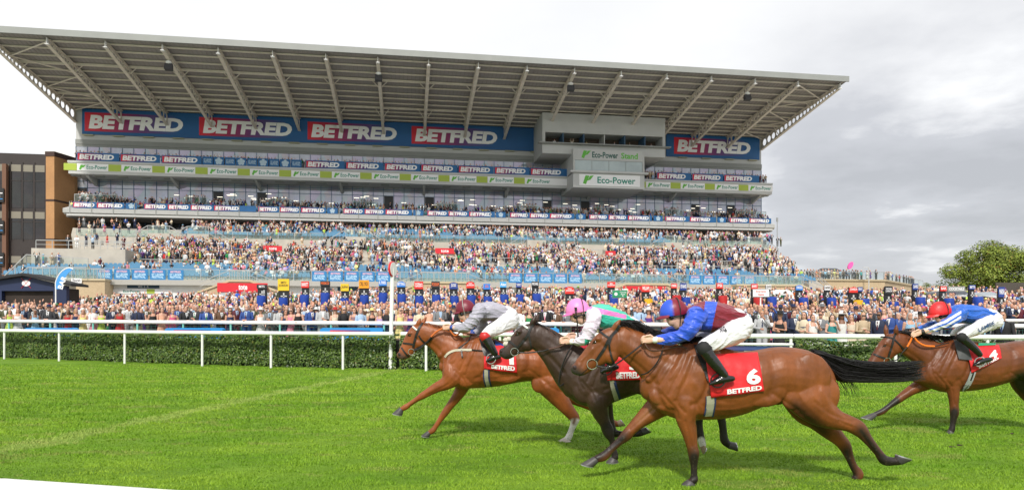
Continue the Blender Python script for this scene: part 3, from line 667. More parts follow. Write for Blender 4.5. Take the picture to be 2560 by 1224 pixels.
# ---- podium front: brick stair bays, white walls, betting kiosks
b = MB(); b.box(UTL-.1, UTR, .6, 1.4, 1.0, ZD-.02); part('podium_wall', b, mat('pale_wall', (.76, .76, .74), .6, var=.06, vscale=.3))
b = MB(); b.box(UTL-.2, UTR+.1, -.25, .5, ZD-.55, ZD+.02); part('deck_edge', b, mat('deck_edge', (.40, .39, .36), .7, var=.1))
def bay(pa, pb, slopeL=0, slopeR=0):
    u0, u1 = U(pa, -1.6), U(pb, -1.6); zt = ZD-.2; b = MB()
    b.prism([(u0, 1.0), (u1, 1.0), (u1, zt-1.3*slopeR), (u1-3.2*slopeR if slopeR else u1, zt), (u0+3.2*slopeL if slopeL else u0, zt), (u0, zt-1.3*slopeL)], 'y', -1.6, .59); p = part('brick_bay', b, buff_brick)
    b = MB(); b.prism([(u0-.1, zt-1.3*slopeL), (u0+3.2*slopeL, zt), (u1-3.2*slopeR, zt), (u1+.1, zt-1.3*slopeR), (u1+.1, zt-1.3*slopeR+.22), (u1-3.2*slopeR, zt+.22), (u0+3.2*slopeL, zt+.22), (u0-.1, zt-1.3*slopeL+.22)], 'y', -1.75, .5); obj('coping', b.mesh('coping', [mat('coping', (.50, .42, .28), .8)]), p)
    f = MB(); g = MB()
    for s, ue, uo in ((slopeL, u0, u0+3.2), (slopeR, u1, u1-3.2)):
        if s:
            f.beam((ue, -1.65, zt-.1), (uo, -1.65, zt+1.25), .07); f.beam((ue, -1.65, zt-.6), (uo, -1.65, zt+.7), .05)
    f.box(u0+3.2*slopeL, u1-3.2*slopeR, -1.69, -1.61, zt+1.2, zt+1.27)
    for u in np.linspace(u0+3.2*slopeL, u1-3.2*slopeR, 9): f.box(u-.03, u+.03, -1.69, -1.63, zt+.2, zt+1.2)
    hr = obj('handrail', f.mesh('handrail', [steel]), p); g.box(u0+3.2*slopeL, u1-3.2*slopeR, -1.66, -1.64, zt+.25, zt+1.18); obj('glass_panel', g.mesh('glass_panel', [balu_glass]), hr)
    return u0, u1, zt, p
bay(190, 262)
for pa, pb, L, Rr in ((498, 700, 1, 1), (985, 1235, 1, 1), (1500, 1730, 1, 1), (1842, 2062, 0, 1)): bay(pa, pb, L, Rr)
def kiosk(pa, pb, label, cat='betting kiosk'):
    v = -1.9; u0, u1 = U(pa, v), U(pb, v); root = empty('betting_kiosk', SW(u0, v, 2.4), TH); tag(root, label, cat, 'red betting kiosks in the podium wall'); L = u1-u0; zt = ZD-.35-2.4
    b = MB(); b.box(0, L, 0, .25, 0, zt); obj('front', b.mesh('front', [mid_grey]), root)
    b = MB(); b.box(-.05, L+.05, -.15, -.004, zt-1.0, zt); obj('fascia', b.mesh('fascia', [red_sign]), root)
    b = MB(); add_text(b, 'tote', L*.42, L*.6, -.16, zt-.75, zt-.2, .03, keep=True); obj('lettering', b.mesh('lettering', [white_print]), root)
    b = MB(); b.box(L*.28, L*.72, -.1, -.003, zt-2.0, zt-1.08); pn = obj('sign_panel', b.mesh('sign_panel', [red_sign]), root)
    b = MB(); add_text(b, 'Bet Here', L*.33, L*.67, -.106, zt-1.75, zt-1.3, .02, keep=True); obj('lettering', b.mesh('lettering', [white_print]), pn)
    for s in (.04, .76):
        b = MB(); b.box(L*s, L*(s+.2), -.06, -.003, zt-2.9, zt-1.1); w_ = obj('window', b.mesh('window', [win_pale]), root)
        b = MB()
        for k in range(4): b.box(L*s, L*(s+.2), -.08, -.062, zt-2.9+k*.6, zt-2.84+k*.6)
        obj('shutter', b.mesh('shutter', [pale_grey]), w_)
kiosk(545, 668, 'red fronted betting kiosk in the podium left of the yellow betting board')
kiosk(1558, 1664, 'red fronted betting kiosk in the podium above the nearest jockey')
def plate(name, label, cat, pa, pb, ya, yb, v, m, texts=(), tm=white_print, depth=.12, group=None, bold=.02, tilt=0):
    """flat sign board: px columns and rows are turned into true metres on its own wall"""
    u0, u1 = U(pa, v), U(pb, v); pm = (pa+pb)/2; z0, z1 = Z(yb, pm, v), Z(ya, pm, v)
    root = empty(name, SW(u0, v, z0), TH); tag(root, label, cat, group); L = u1-u0; h = z1-z0
    b = MB(); b.box(0, L, 0, depth, 0, h); obj('panel', b.mesh('panel', [m]), root)
    if texts:
        b = MB()
        for (s, a, c, d, e) in texts: add_text(b, s, L*a, L*c, -.006, h*d, h*e, bold, tilt, keep=True)
        obj('lettering', b.mesh('lettering', [tm]), root)
    return root, L, h
hall = 'Betting Hall, Bars & Toilet Facilities'
plate('wall_sign', 'navy hall sign on the white podium wall left of the first kiosk', 'sign', 318, 398, 705, 720, .55, navy_sign, [(hall, .04, .96, .52, .88), ('WC  L  A', .3, .7, .12, .42)], bold=.012)
plate('wall_sign', 'navy hall sign between the black and the orange betting boards', 'sign', 844, 905, 711, 727, .55, navy_sign, [(hall, .04, .96, .52, .88)], bold=.012)
plate('wall_sign', 'navy hall sign on the white wall above the pink helmet', 'sign', 1340, 1398, 716, 728, .55, navy_sign, [(hall, .04, .96, .52, .88)], bold=.012)
plate('wall_sign', 'navy hall sign on the podium wall right of the second kiosk', 'sign', 1778, 1852, 721, 735, .55, navy_sign, [(hall, .04, .96, .52, .88)], bold=.012)
for pa, pb, lab in ((262, 430, 'white and lime strip sign low on the podium wall at the left'), (1752, 1838, 'white and lime strip sign low on the podium wall at the right')):
    root, L, h = plate('strip_sign', lab, 'sign', pa, pb, 722, 733, .5, white_print, [('Eco-Power', .25, .55, .2, .8)], green_txt)
    b = MB(); b.box(0, L*.1, -.01, -.003, 0, h); b.box(L*.62, L*.74, -.01, -.003, 0, h); obj('lime_block', b.mesh('lime_block', [lime]), root)
plate('wall_sign', 'small white script sign on the brick wall beside the bar flag', 'sign', 178, 204, 695, 707, -1.8, white_print, [('TRADES', .1, .9, .25, .75)], black_m)
for px, lab in ((683, 'red betting sign over the left stair entrance in the stand'), (1113, 'red betting sign over the middle stair entrance in the stand'), (1526, 'red betting sign over the right stair entrance in the stand')):
    root, L, h = plate('betting_sign', lab, 'sign', px-25 if px != 1526 else px-12, px+22 if px != 1526 else px+13, 614 if px < 1000 else (620 if px < 1300 else 627), 628 if px < 1000 else (634 if px < 1300 else 641), 15.8, red_sign, [('tote', .3, .72, .25, .75)], group='red signs over the stair entrances')
# ---- large letter signs under the roof
def big_sign(label, pa, pb, boxes):
    v = VW-.3; u0, u1 = U(pa, v), U(pb, v); z0 = ZS0+.15; z1 = zwall-.12
    root = empty('roof_sign', SW(u0, v, z0), TH); tag(root, label, 'sign', 'large signs under the stand roof'); L = u1-u0; h = z1-z0
    b = MB(); b.box(0, L, 0, .25, 0, h); obj('panel', b.mesh('panel', [sign_blue]), root)
    for (a, c) in boxes:
        x0, x1 = U(a, v)-u0, U(c, v)-u0; w_ = x1-x0; zz0, zz1 = h*.12, h*.86
        b = MB(); b.box(x0, x1, -.03, -.004, zz0, zz1); f = obj('fade_panel', b.mesh('fade_panel', [grad_print]), root)
        b = MB(); add_text(b, 'BETFRED', x0+w_*.04, x0+w_*1.0, -.06, zz0+h*.1, zz1-h*.10, .05, .12); obj('lettering', b.mesh('lettering', [white_print]), f)
big_sign('long blue sign band with four white lettered panels under the roof', 205, 1344, [(212, 458), (498, 730), (769, 992), (1029, 1243)])
big_sign('blue sign with one white lettered panel right of the commentary box', 1666, 1899, [(1685, 1876)])
def leaf_logo(b, x, z, s, y):      # slanting two-leaf mark
    b.prism([(x, z+s*.1), (x+s*.35, z), (x+s*.75, z+s*.95), (x+s*.3, z+s)], 'y', y-.004, y); b.prism([(x+s*.5, z+s*.4), (x+s*.85, z+s*.5), (x+s*1.25, z+s), (x+s*.82, z+s*.95)], 'y', y-.004, y)
root, L, h = plate('box_sign', 'green lettered stand name sign on the upper commentary box', 'sign', 1440, 1606, 375, 401, VB-1.05, pale_grey, [('Eco-Power', .24, .63, .2, .78)], dgreen_txt, .04, bold=.03)
b = MB(); add_text(b, 'Stand', L*.665, L*.94, -.006, h*.2, h*.78, .03, keep=True); obj('lettering', b.mesh('lettering', [logo_green]), root)
b = MB(); leaf_logo(b, L*.08, h*.12, h*.75, -.004); obj('leaf_mark', b.mesh('leaf_mark', [logo_green]), root)
root, L, h = plate('box_sign', 'large white sign with green letters below the commentary box window', 'sign', 1448, 1600, 437, 465, VB-1.1, white_print, [('Eco-Power', .27, .95, .22, .8)], green_txt, .1, bold=.02)
b = MB(); leaf_logo(b, L*.06, h*.1, h*.8, -.004); obj('leaf_mark', b.mesh('leaf_mark', [logo_green]), root)
# strip signs along the upper balcony
strip = MB(); strip.box(0, 4.75, 0, .02, .03, 1.15); stme = strip.mesh('panel', [white_print])
lt = MB(); add_text(lt, 'Eco-Power', 1.45, 4.6, -.004, .28, .95, .02, keep=False); lme = lt.mesh('lettering', [green_txt])
lg = MB(); leaf_logo(lg, .3, .12, .85, -.004); lgme = lg.mesh('leaf_mark', [logo_green])
lb = MB(); lb.box(-2.0, -.03, -.004, .02, .03, 1.15); lbme = lb.mesh('lime_block', [lime])
u = U(193, V3); i = 0
ORD = ['first', 'second', 'third', 'fourth', 'fifth', 'sixth', 'seventh', 'eighth', 'ninth', 'tenth', 'eleventh', 'twelfth', 'thirteenth', 'fourteenth', 'fifteenth', 'sixteenth', 'seventeenth', 'eighteenth', 'nineteenth', 'twentieth', 'twenty first', 'twenty second', 'twenty third', 'twenty fourth', 'twenty fifth', 'twenty sixth']
nR = 0
while u < U3R-1:
    if not (ub0-4.8 < u < ub1-.3):
        left = u < ub0
        if not left: nR += 1
        root = empty('strip_banner', SW(u, V3-.09, z3-1.5), TH); tag(root, f'white and lime strip sign, {ORD[i] if left else ORD[nR-1]} {"from the left end of" if left else "right of the commentary box on"} the upper balcony', 'strip sign', 'strip signs along the upper balcony')
        obj('panel', stme, root); obj('lettering', lme, root); obj('leaf_mark', lgme, root); obj('lime_block', lbme, root); i += 1
    elif u < ub1: u = ub1-6.75+.2
    u += 6.76
# balustrade banners, level 3 and 2
def logo_rose():
    b = MB()
    for k in range(5):
        a = math.pi/2+k*2*math.pi/5; b.prism(circ(.27*math.cos(a), .27*math.sin(a), .20, 12), 'y', -.004, 0)
    b.prism(circ(0, 0, .16, 12), 'y', -.007, -.004); return b
rose = logo_rose().mesh('rose_mark', [pale_print])
def banner(label, pa, pb, v, z0, h, kind, group):
    u0, u1 = U(pa, v), U(pb, v); L = u1-u0; root = empty('banner', SW(u0, v, z0), TH); tag(root, label, 'banner', group)
    b = MB(); b.box(0, L, 0, .03, 0, h); obj('cloth', b.mesh('cloth', [banner_blue]), root)
    if kind == 'B':
        L = min(L, h*4.4); b = MB(); b.box(.02*L, L*.8, -.012, -.004, .1*h, .9*h); f = obj('fade_panel', b.mesh('fade_panel', [grad_print]), root)
        b = MB(); add_text(b, 'BETFRED', .06*L, .93*L, -.02, .2*h, .8*h, .05, .12); obj('lettering', b.mesh('lettering', [white_print]), f)
    elif kind == 'R':
        o = obj('rose_mark', rose, root, (L/2, -.005, h/2)); o.scale = (h*.95,)*3
        o.scale.y = 1
    else:
        b = MB(); add_text(b, 'ST LEGER\nFESTIVAL', .12*L, .88*L, -.006, .25*h, .75*h, .02, ls=.8); obj('lettering', b.mesh('lettering', [pale_print]), root)
def banner_row(spec, v, z0, h, where, group):
    cnt = {}; tot = {}
    for k, a, c in spec: tot[k] = tot.get(k, 0)+1
    for k, a, c in spec:
        cnt[k] = cnt.get(k, 0)+1
        d = {'B': 'blue banner with red faded white letters', 'R': 'blue banner with a white rose', 'S': 'blue banner with small festival words'}[k]
        banner(f'{d}, {ORD[cnt[k]-1]} from the left on the {where}', a, c, v, z0, h, k, group)
banner_row([('B', 192, 298), ('B', 300, 400), ('B', 404, 504), ('S', 506, 532), ('R', 534, 560), ('S', 562, 588), ('R', 590, 616), ('S', 618, 643), ('R', 645, 671), ('S', 673, 698), ('R', 700, 726), ('S', 728, 754), ('B', 764, 862), ('B', 864, 959), ('B', 961, 1050), ('B', 1052, 1144), ('B', 1146, 1234), ('B', 1236, 1324), ('B', 1326, 1418),
            ('B', 1642, 1728), ('B', 1730, 1808), ('B', 1810, 1898)], V3-.05, z3+.12, 1.38, 'upper balcony', 'banners along the upper balcony')
banner_row([('B', 180, 240), ('B', 241, 311), ('R', 313, 341), ('B', 360, 418), ('B', 419, 475), ('B', 476, 533), ('B', 534, 605)][:0] + [('B', 182, 240), ('B', 241, 311), ('R', 314, 342), ('B', 360, 418), ('B', 419, 475), ('B', 476, 533), ('B', 534, 640), ('B', 645, 697), ('B', 699, 750), ('B', 752, 815), ('R', 818, 844), ('B', 858, 910), ('B', 911, 962), ('B', 963, 1030), ('R', 1033, 1058), ('B', 1068, 1120), ('B', 1121, 1171), ('B', 1172, 1237), ('R', 1240, 1264), ('B', 1275, 1323), ('B', 1324, 1373), ('B', 1374, 1436), ('R', 1440, 1464), ('B', 1473, 1520), ('B', 1521, 1568), ('B', 1569, 1630), ('R', 1634, 1657), ('B', 1662, 1722), ('B', 1724, 1790), ('R', 1794, 1815), ('B', 1824, 1872), ('B', 1873, 1928)],
           V2-.04, z2+.02, .98, 'lower balcony', 'banners along the lower balcony')
# banners on the front balustrade of the terrace
def fest(px, k, n, where):
    v = -.08; u0 = U(px, v); L = 1.62; root = empty('festival_banner', SW(u0, v, ZD+.02), TH)
    tag(root, f'blue festival banner, {ORD[k]} from the left of the {where} group on the terrace front', 'banner', 'festival banners on the terrace front')
    obj('cloth', fest_c, root); obj('lettering', fest_t, root); obj('heading', fest_h, root)
c = MB(); c.box(0, 1.62, 0, .03, 0, 1.15); fest_c = c.mesh('cloth', [mat('festival_blue', (.02, .19, .44), .55, var=.1)])
c = MB(); add_text(c, 'ST LEGER\nFESTIVAL', .17, 1.45, -.005, .18, .72, .035, ls=.85); fest_t = c.mesh('lettering', [mat('festival_letters', (.45, .66, .82), .5)])
c = MB(); add_text(c, 'BETFRED', .25, 1.35, -.005, .80, 1.02, .05, .1); fest_h = c.mesh('heading', [mat('festival_pink', (.62, .40, .50), .5)])
for where, pxs in (('leftmost', (241, 285, 330, 375, 420)), ('second', (780, 821, 861, 901, 940)), ('third', (1272, 1310, 1348, 1385, 1422)), ('rightmost', (1723, 1757, 1792, 1826, 1860))):
    for k, px in enumerate(pxs): fest(px, k, 5, where)
# ================================================================ PEOPLE IN THE CROWD
def zl_(b, rows, n=12, cx=0):
    return b.loft([[(cx+rx*math.cos(2*math.pi*k/n), yo+ry*math.sin(2*math.pi*k/n), z) for k in range(n)] for z, rx, ry, yo in rows])
ARMS = {0: [((.235, .03, 1.15), (.225, -.07, .92))]*2, 1: [((.25, -.02, 1.17), (.07, -.27, 1.13))]*2,
        2: [((.235, -.15, 1.22), (.075, -.27, 1.44)), ((.25, -.03, 1.16), (.06, -.25, 1.12))], 3: [((.25, -.06, 1.19), (.035, -.28, 1.28))]*2,
        4: [((.30, -.06, 1.60), (.24, -.10, 1.86))]*2, 5: [((.235, -.02, 1.16), (.02, -.20, 1.20)), ((.24, -.03, 1.15), (.0, -.22, 1.13))],
        6: [((.27, -.10, 1.40), (.10, -.13, 1.66)), ((.235, .03, 1.15), (.22, -.07, .92))]}
def figure(pose, fem, n=12, seated=False, k=1.0):
    """body slots of one racegoer facing -y, standing on z=0 (or sitting on a .42 m seat)"""
    S = {q: MB() for q in ('skin', 'top', 'bottom', 'hair', 'longhair', 'shirt', 'tie', 'skirt', 'bare', 'hat', 'brim', 'eyes')}
    sw = .165 if fem else .19; dz = -.50 if seated else 0; nn = max(5, n-4)
    hz = 1.635+dz
    zl_(S['skin'], [(hz-.118, .028, .03, -.03), (hz-.10, .05, .058, -.028), (hz-.06, .066, .082, -.010), (hz-.01, .073, .092, 0), (hz+.05, .073, .092, .004), (hz+.095, .055, .07, .008), (hz+.118, .022, .03, .01)], n)
    S['skin'].add([(-.013, -.085, hz-.035), (.013, -.085, hz-.035), (0, -.112, hz-.035), (0, -.088, hz+.012)], [(0, 2, 3), (2, 1, 3), (1, 0, 3), (0, 1, 2)])
    zl_(S['skin'], [(1.44+dz, .055, .06, .02), (1.56+dz, .05, .055, .012)], n)
    for s in (-1, 1): S['eyes'].ell((s*.028, -.083, hz+.012), (.013, .008, .007), 6, 4); S['eyes'].box(s*.03-.018, s*.03+.018, -.092, -.08, hz+.028, hz+.034)
    S['eyes'].box(-.02, .02, -.085, -.078, hz-.066, hz-.060)
    S['hair'].ell((0, .018, hz+.028), (.08, .093, .103), n, max(5, n-3))
    zl_(S['longhair'], [(hz-.26, .06, .03, .075), (hz-.18, .098, .05, .06), (hz-.05, .098, .06, .045), (hz+.05, .085, .06, .035)], n)
    zl_(S['brim'], [(hz+.06, .19, .2, 0), (hz+.075, .185, .195, 0)], n); zl_(S['hat'], [(hz+.07, .088, .1, 0), (hz+.16, .078, .09, 0), (hz+.175, .05, .06, 0)], n)
    f = .90 if fem else 1.0; w_ = sw/.19
    zl_(S['top'], [(.90+dz, .175*w_, .125, 0), (1.05+dz, .168*w_*(.9 if fem else 1), .118, 0), (1.28+dz, .192*w_, .135, 0), (1.40+dz, .196*w_, .12, .005), (1.465+dz, .13*w_, .095, .01), (1.50+dz, .07, .07, .015)], n)
    bare = S['bare']
    for i, s in enumerate((1, -1)):
        e, w = ARMS[pose][i]; sh = Vector((s*sw, .01, 1.415+dz)); e = Vector((s*e[0]*w_, e[1], e[2]+dz)); w = Vector((s*w[0], w[1], w[2]+dz))
        S['top'].tube([sh+Vector((-s*.02, 0, .02)), sh, e, e*.35+w*.65, w], [.055, .064, .05, .045, .036], nn)
        bare.tube([sh+Vector((-s*.02, 0, .02)), sh, e, w], [.045, .05, .04, .028], nn)
        d = (w-e).normalized(); S['skin'].tube([w-d*.03, w+d*.03, w+d*.10, w+d*.15], [.026, .036, .04, .018], nn)
    if seated:
        for s in (-1, 1): S['bottom'].tube([(s*.09, .02, .46), (s*.10, -.40, .48), (s*.10, -.42, .06)], [.10, .075, .05], nn)
        zl_(S['skirt'], [(.34, .17, .2, -.2), (.55, .18, .2, -.12)], n)
    else:
        for s in (-1, 1):
            S['bottom'].tube([(s*.09, .01, .95), (s*.10, .0, .5), (s*.10, .02, .06)], [.10, .075, .055], nn)
            S['skin'].tube([(s*.08, .01, .55), (s*.085, .02, .08)], [.05, .035], nn)
        zl_(S['skirt'], [(.50, .24, .20, 0), (.75, .21, .17, 0), (.98, .15*w_, .115, 0), (1.06, .145*w_, .11, 0)], n)
    z0 = 1.47+dz
    S['shirt'].add([(-.055, -.100, z0), (.055, -.100, z0), (.0, -.150, z0-.30), (-.052, -.135, z0-.10), (.052, -.135, z0-.10), (0, -.146, z0-.10)], [(0, 5, 1), (0, 3, 5), (3, 2, 5), (5, 4, 1), (5, 2, 4)])
    S['tie'].add([(-.014, -.138, z0-.03), (.014, -.138, z0-.03), (.022, -.156, z0-.26), (0, -.158, z0-.30), (-.022, -.156, z0-.26)], [(4, 3, 2, 1, 0)[::-1]])
    return S
CLOTH = {'navy': (.012, .02, .055), 'black': (.008, .008, .01), 'charcoal': (.03, .032, .038), 'grey': (.17, .175, .185), 'pale grey': (.40, .41, .42), 'royal blue': (.02, .06, .24), 'burgundy': (.085, .01, .02), 'beige': (.45, .35, .23), 'brown': (.10, .05, .025), 'olive': (.07, .075, .035), 'white': (.68, .68, .68), 'pale blue': (.32, .45, .62), 'cream': (.6, .52, .38)}
DRESS = {'pink': (.62, .22, .30), 'rose pink': (.55, .10, .20), 'pale yellow': (.70, .60, .24), 'red': (.45, .02, .025), 'white': (.7, .7, .68), 'cream': (.62, .54, .42), 'purple': (.10, .03, .22), 'teal': (.03, .25, .25), 'orange': (.65, .16, .03), 'emerald': (.02, .22, .07), 'black': (.01, .01, .012), 'navy': (.015, .025, .08), 'cobalt blue': (.02, .08, .42), 'peach': (.68, .38, .26), 'lilac': (.42, .32, .55), 'lime': (.45, .60, .08), 'sky blue': (.28, .48, .65), 'mauve': (.25, .15, .17)}
HAIR = {'dark': (.012, .009, .007), 'brown': (.05, .025, .012), 'fair': (.36, .22, .09), 'grey': (.35, .34, .33), 'ginger': (.28, .08, .02)}
SKIN = [(.54, .30, .21), (.60, .35, .26), (.47, .24, .16), (.20, .09, .05)]
def cm(kind, name, c, r=.75): return mat(f'{kind} {name}', c, r, var=.12, vscale=14)
JK = {k: cm('jacket', k, c) for k, c in CLOTH.items()}; DR = {k: cm('dress', k, c) for k, c in DRESS.items()}; HR = {k: cm('hair', k, c, .55) for k, c in HAIR.items()}
SK = [mat(f'skin tone {"abcd"[i]}', c, .5, var=.1, vscale=20) for i, c in enumerate(SKIN)]
eye_m = mat('eye_dark', (.02, .014, .012), .3)
# ---- individuals: the racegoers nearest the camera
LIB = {}
def lib(pose, fem):
    k = (pose, fem)
    if k in LIB: return LIB[k]
    S = figure(pose, fem, 14); L = {}
    core = MB(); core.v = list(S['skin'].v); core.f = list(S['skin'].f); core.m = [0]*len(core.f)
    core.add(S['bare'].v, S['bare'].f); sw = .165/.19 if fem else 1
    zl_(core, [(.86, .15*sw, .105, 0), (1.05, .135*sw, .10, 0), (1.28, .165*sw, .11, 0), (1.40, .17*sw, .10, .005), (1.47, .10*sw, .075, .01), (1.5, .05, .055, .015)], 14)
    for s in (-1, 1): core.tube([(s*.085, .01, .92), (s*.09, .0, .5), (s*.09, .02, .06), (s*.09, -.12, .03)], [.085, .055, .04, .03], 8)
    me = core.mesh('body'); o = bpy.data.objects.new('body', me); COL.objects.link(o)
    r = o.modifiers.new('r', 'REMESH'); r.mode = 'VOXEL'; r.voxel_size = .017; r.use_smooth_shade = True
    s_ = o.modifiers.new('s', 'SMOOTH'); s_.iterations = 2; L['body'] = from_eval(o); L['body'].polygons.foreach_set('use_smooth', [True]*len(L['body'].polygons))
    for q, nm in (('top', 'jacket'), ('bottom', 'trousers'), ('hair', 'hair'), ('longhair', 'long_hair'), ('shirt', 'shirt'), ('tie', 'tie'), ('skirt', 'skirt'), ('hat', 'hat'), ('brim', 'hat_brim'), ('eyes', 'eyes')):
        L[q] = S[q].mesh(nm, [], True); smart_smooth(L[q], 50)
    b = MB(); w_ = sw
    zl_(b, [(.48, .25, .21, 0), (.75, .21, .17, 0), (.98, .165*w_, .125, 0), (1.08, .145*w_, .115, 0), (1.26, .185*w_, .135, 0), (1.36, .17*w_, .12, 0)], 14)
    for s in (-1, 1): b.tube([(s*.11, -.07, 1.35), (s*.1, 0, 1.47), (s*.11, .08, 1.36)], .022, 6)
    L['dress'] = b.mesh('dress', [], True); smart_smooth(L['dress'], 50)
    b = MB(); b.box(-.062, .062, -.104, -.082, 1.632, 1.662); L['glasses'] = b.mesh('sunglasses')
    LIB[k] = L; return L
for me_k in [(p, f) for p in (0, 1, 2, 3, 5, 6) for f in (0, 1)]: lib(*me_k)
used = set(); PLACED = []
def racegoer(x, y, where, group, fem=None, pose=None, spec=None, turn=None):
    z = lawn_z(x, y)
    for tr in range(60):
        f = (random.random() < .48) if fem is None else fem
        p = pose if pose is not None and tr < 30 else random.choice((0, 1, 1, 2, 3, 5, 5, 6))
        hair = random.choice(('dark', 'brown', 'fair', 'grey') if random.random() < .9 else ('ginger',)); bald = (not f) and random.random() < .16
        hat = random.random() < (.16 if f else .10); shades = random.random() < .18; hatc = random.choice(('white', 'pink', 'red', 'black', 'orange', 'pale yellow')) if f else random.choice(('black', 'grey', 'beige', 'navy'))
        if f:
            jac = random.random() < .28; dk = random.choice(list(DRESS)); jk = random.choice(('black', 'navy', 'cream', 'beige', 'white', 'pale blue'))
        else:
            jac = random.random() < .8; jk = random.choice(('navy', 'navy', 'navy', 'black', 'charcoal', 'charcoal', 'grey', 'pale grey', 'royal blue', 'brown', 'beige', 'burgundy', 'olive')); sh = random.choice(('white', 'white', 'pale blue')); tie = random.choice((None, 'burgundy', 'navy', 'black', 'emerald', 'purple', 'pink'))
            if not jac: jk = random.choice(('white', 'pale blue', 'navy', 'black', 'white')); sh = None; tie = random.choice((None, 'navy', 'black'))
        if spec:
            for k_ in spec:
                if k_ == 'hair': hair = spec['hair']; bald = False
                elif k_ == 'jk': jk = spec['jk']; jac = True
                elif k_ == 'dk': dk = spec['dk']
                elif k_ == 'hat': hat = spec['hat']
                elif k_ == 'jac': jac = spec['jac']
                elif k_ == 'tie': tie = spec['tie']
                elif k_ == 'shades': shades = spec['shades']
        if f: d = f"{hair} haired woman in {dk} dress" + (f" and {jk} jacket" if jac else '')
        else: d = ("bald man" if bald else f"{hair} haired man") + (f" in {jk} jacket" + (f", {tie} tie" if tie else ', open collar') if jac else f" in {jk} shirt" + (f', {tie} tie' if tie else ''))
        if hat: d += f', {hatc} hat'
        if shades: d += ', sunglasses'
        lab = d+' '+where
        if lab not in used and len(lab.split()) <= 16: break
    used.add(lab)
    L = lib(p, int(f)); s = random.uniform(.99, 1.07)*(.95 if f else 1.02)
    tn = math.atan2(x, y)*-1+random.uniform(-.45, .45) if turn is None else turn
    sk = SK[3] if random.random() < .06 else random.choice(SK[:3])
    if spec and 'skin' in spec: sk = SK[spec['skin']]
    r = obj('person', L['body'], loc=(x, y, z), rz=tn, m=sk); r.scale = (s, s, s); tag(r, lab, 'person', group)
    obj('eyes', L['eyes'], r, m=eye_m)
    if not bald: obj('hair', L['hair'], r, m=HR[hair])
    if f and random.random() < .8: obj('long_hair', L['longhair'], r, m=HR[hair])
    if f:
        obj('dress', L['dress'], r, m=DR[dk])
        if jac: obj('jacket', L['top'], r, m=JK[jk])
    else:
        obj('jacket' if jac else 'shirt', L['top'], r, m=JK[jk])
        obj('trousers', L['bottom'], r, m=JK[random.choice(('navy', 'black', 'charcoal', 'grey', 'beige')) if not jac or random.random() < .2 else jk])
        if jac: obj('shirt', L['shirt'], r, m=JK[sh or 'white'])
        if tie: obj('tie', L['tie'], r, m=DR.get(tie) or JK[tie])
    if hat:
        h = obj('hat', L['hat'], r, m=(DR.get(hatc) or JK[hatc])); obj('hat_brim', L['brim'], h, m=(DR.get(hatc) or JK[hatc]))
    if shades: obj('sunglasses', L['glasses'], r, m=black_m)
    PLACED.append((x, y)); return r
# who stands where along the front rail (left of the winning post the photo names a few clearly)
front = [(45, 1, dict(dk='white', jac=False, hair='brown')), (88, 1, dict(dk='sky blue', hair='grey')), (122, 0, dict(jk='charcoal', hat=True)), (170, 1, dict(dk='red', jac=False, hair='brown')), (190, 1, dict(dk='navy', jac=False, hair='fair')), (208, 1, dict(dk='pale yellow', jac=False)), (235, 1, dict(dk='pink', jk='white', hair='grey')), (254, 1, dict(dk='lime', jac=False, hair='fair')), (283, 0, dict(jk='navy')), (300, 1, dict(dk='red')), (345, 0, dict(jac=False, hair='dark')), (383, 1, dict(dk='black', hair='grey', jac=False)), (405, 1, dict(dk='peach', hair='brown', jac=False)), (432, 1, dict(dk='rose pink', jac=False)), (464, 0, dict(jk='black')), (490, 0, dict(jk='charcoal')), (515, 0, dict(jk='royal blue', hair='grey')), (552, 0, dict(jk='brown')), (575, 1, dict(dk='navy', hair='brown')), (617, 0, dict(jk='royal blue', hair='grey')),
         (652, 1, dict(dk='white', jac=False, hair='grey')), (676, 0, dict(jk='grey')), (699, 0, dict(jk='pale grey', tie='navy', hair='dark')), (714, 1, dict(dk='navy')), (728, 1, dict(dk='pink', jac=False)), (746, 1, dict(dk='black', jac=False, hair='brown')), (778, 0, dict(jk='royal blue', tie='burgundy')), (806, 0, dict(jk='pale grey', hair='ginger', tie=None)), (838, 1, dict(dk='cream', hair='fair')), (860, 1, dict(dk='black', jk='black', hair='fair')), (886, 1, dict(dk='mauve', jac=False, hair='dark')), (902, 1, dict(dk='white', jk='pale blue', hair='grey')), (930, 1, dict(dk='black', jac=False)), (950, 1, dict(dk='lilac', hair='fair')), (966, 1, dict(dk='navy', hair='fair')), (1000, 1, dict(dk='pale yellow', jac=False, hair='fair')), (1026, 1, dict(dk='purple', jac=False, hair='dark')), (1048, 1, dict(dk='sky blue', hair='grey')), (1074, 1, dict(dk='peach', hair='dark', jac=False)), (1100, 0, dict(jk='grey', tie=None, hair='dark')), (1134, 0, dict(jk='black', hat=True))]
GF = 'racegoers along the front lawn rail'
def px_at(px, yf):
    Y = 30
    for _ in range(12): Y = yf(PX(px, Y))
    return PX(px, Y), Y
for i, (px, f, sp) in enumerate(front):
    x, Y = px_at(px, lambda q: rail_y(q)+.30); racegoer(x, Y, 'at the front rail', GF, bool(f), 1 if i % 3 else 5, sp)
for px in list(range(1160, 1920, 23)): x, Y = px_at(px+random.uniform(-5, 5), lambda q: rail_y(q)+.30); racegoer(x, Y, 'at the rail behind the horses', GF, None, random.choice((1, 5, 1, 2)))
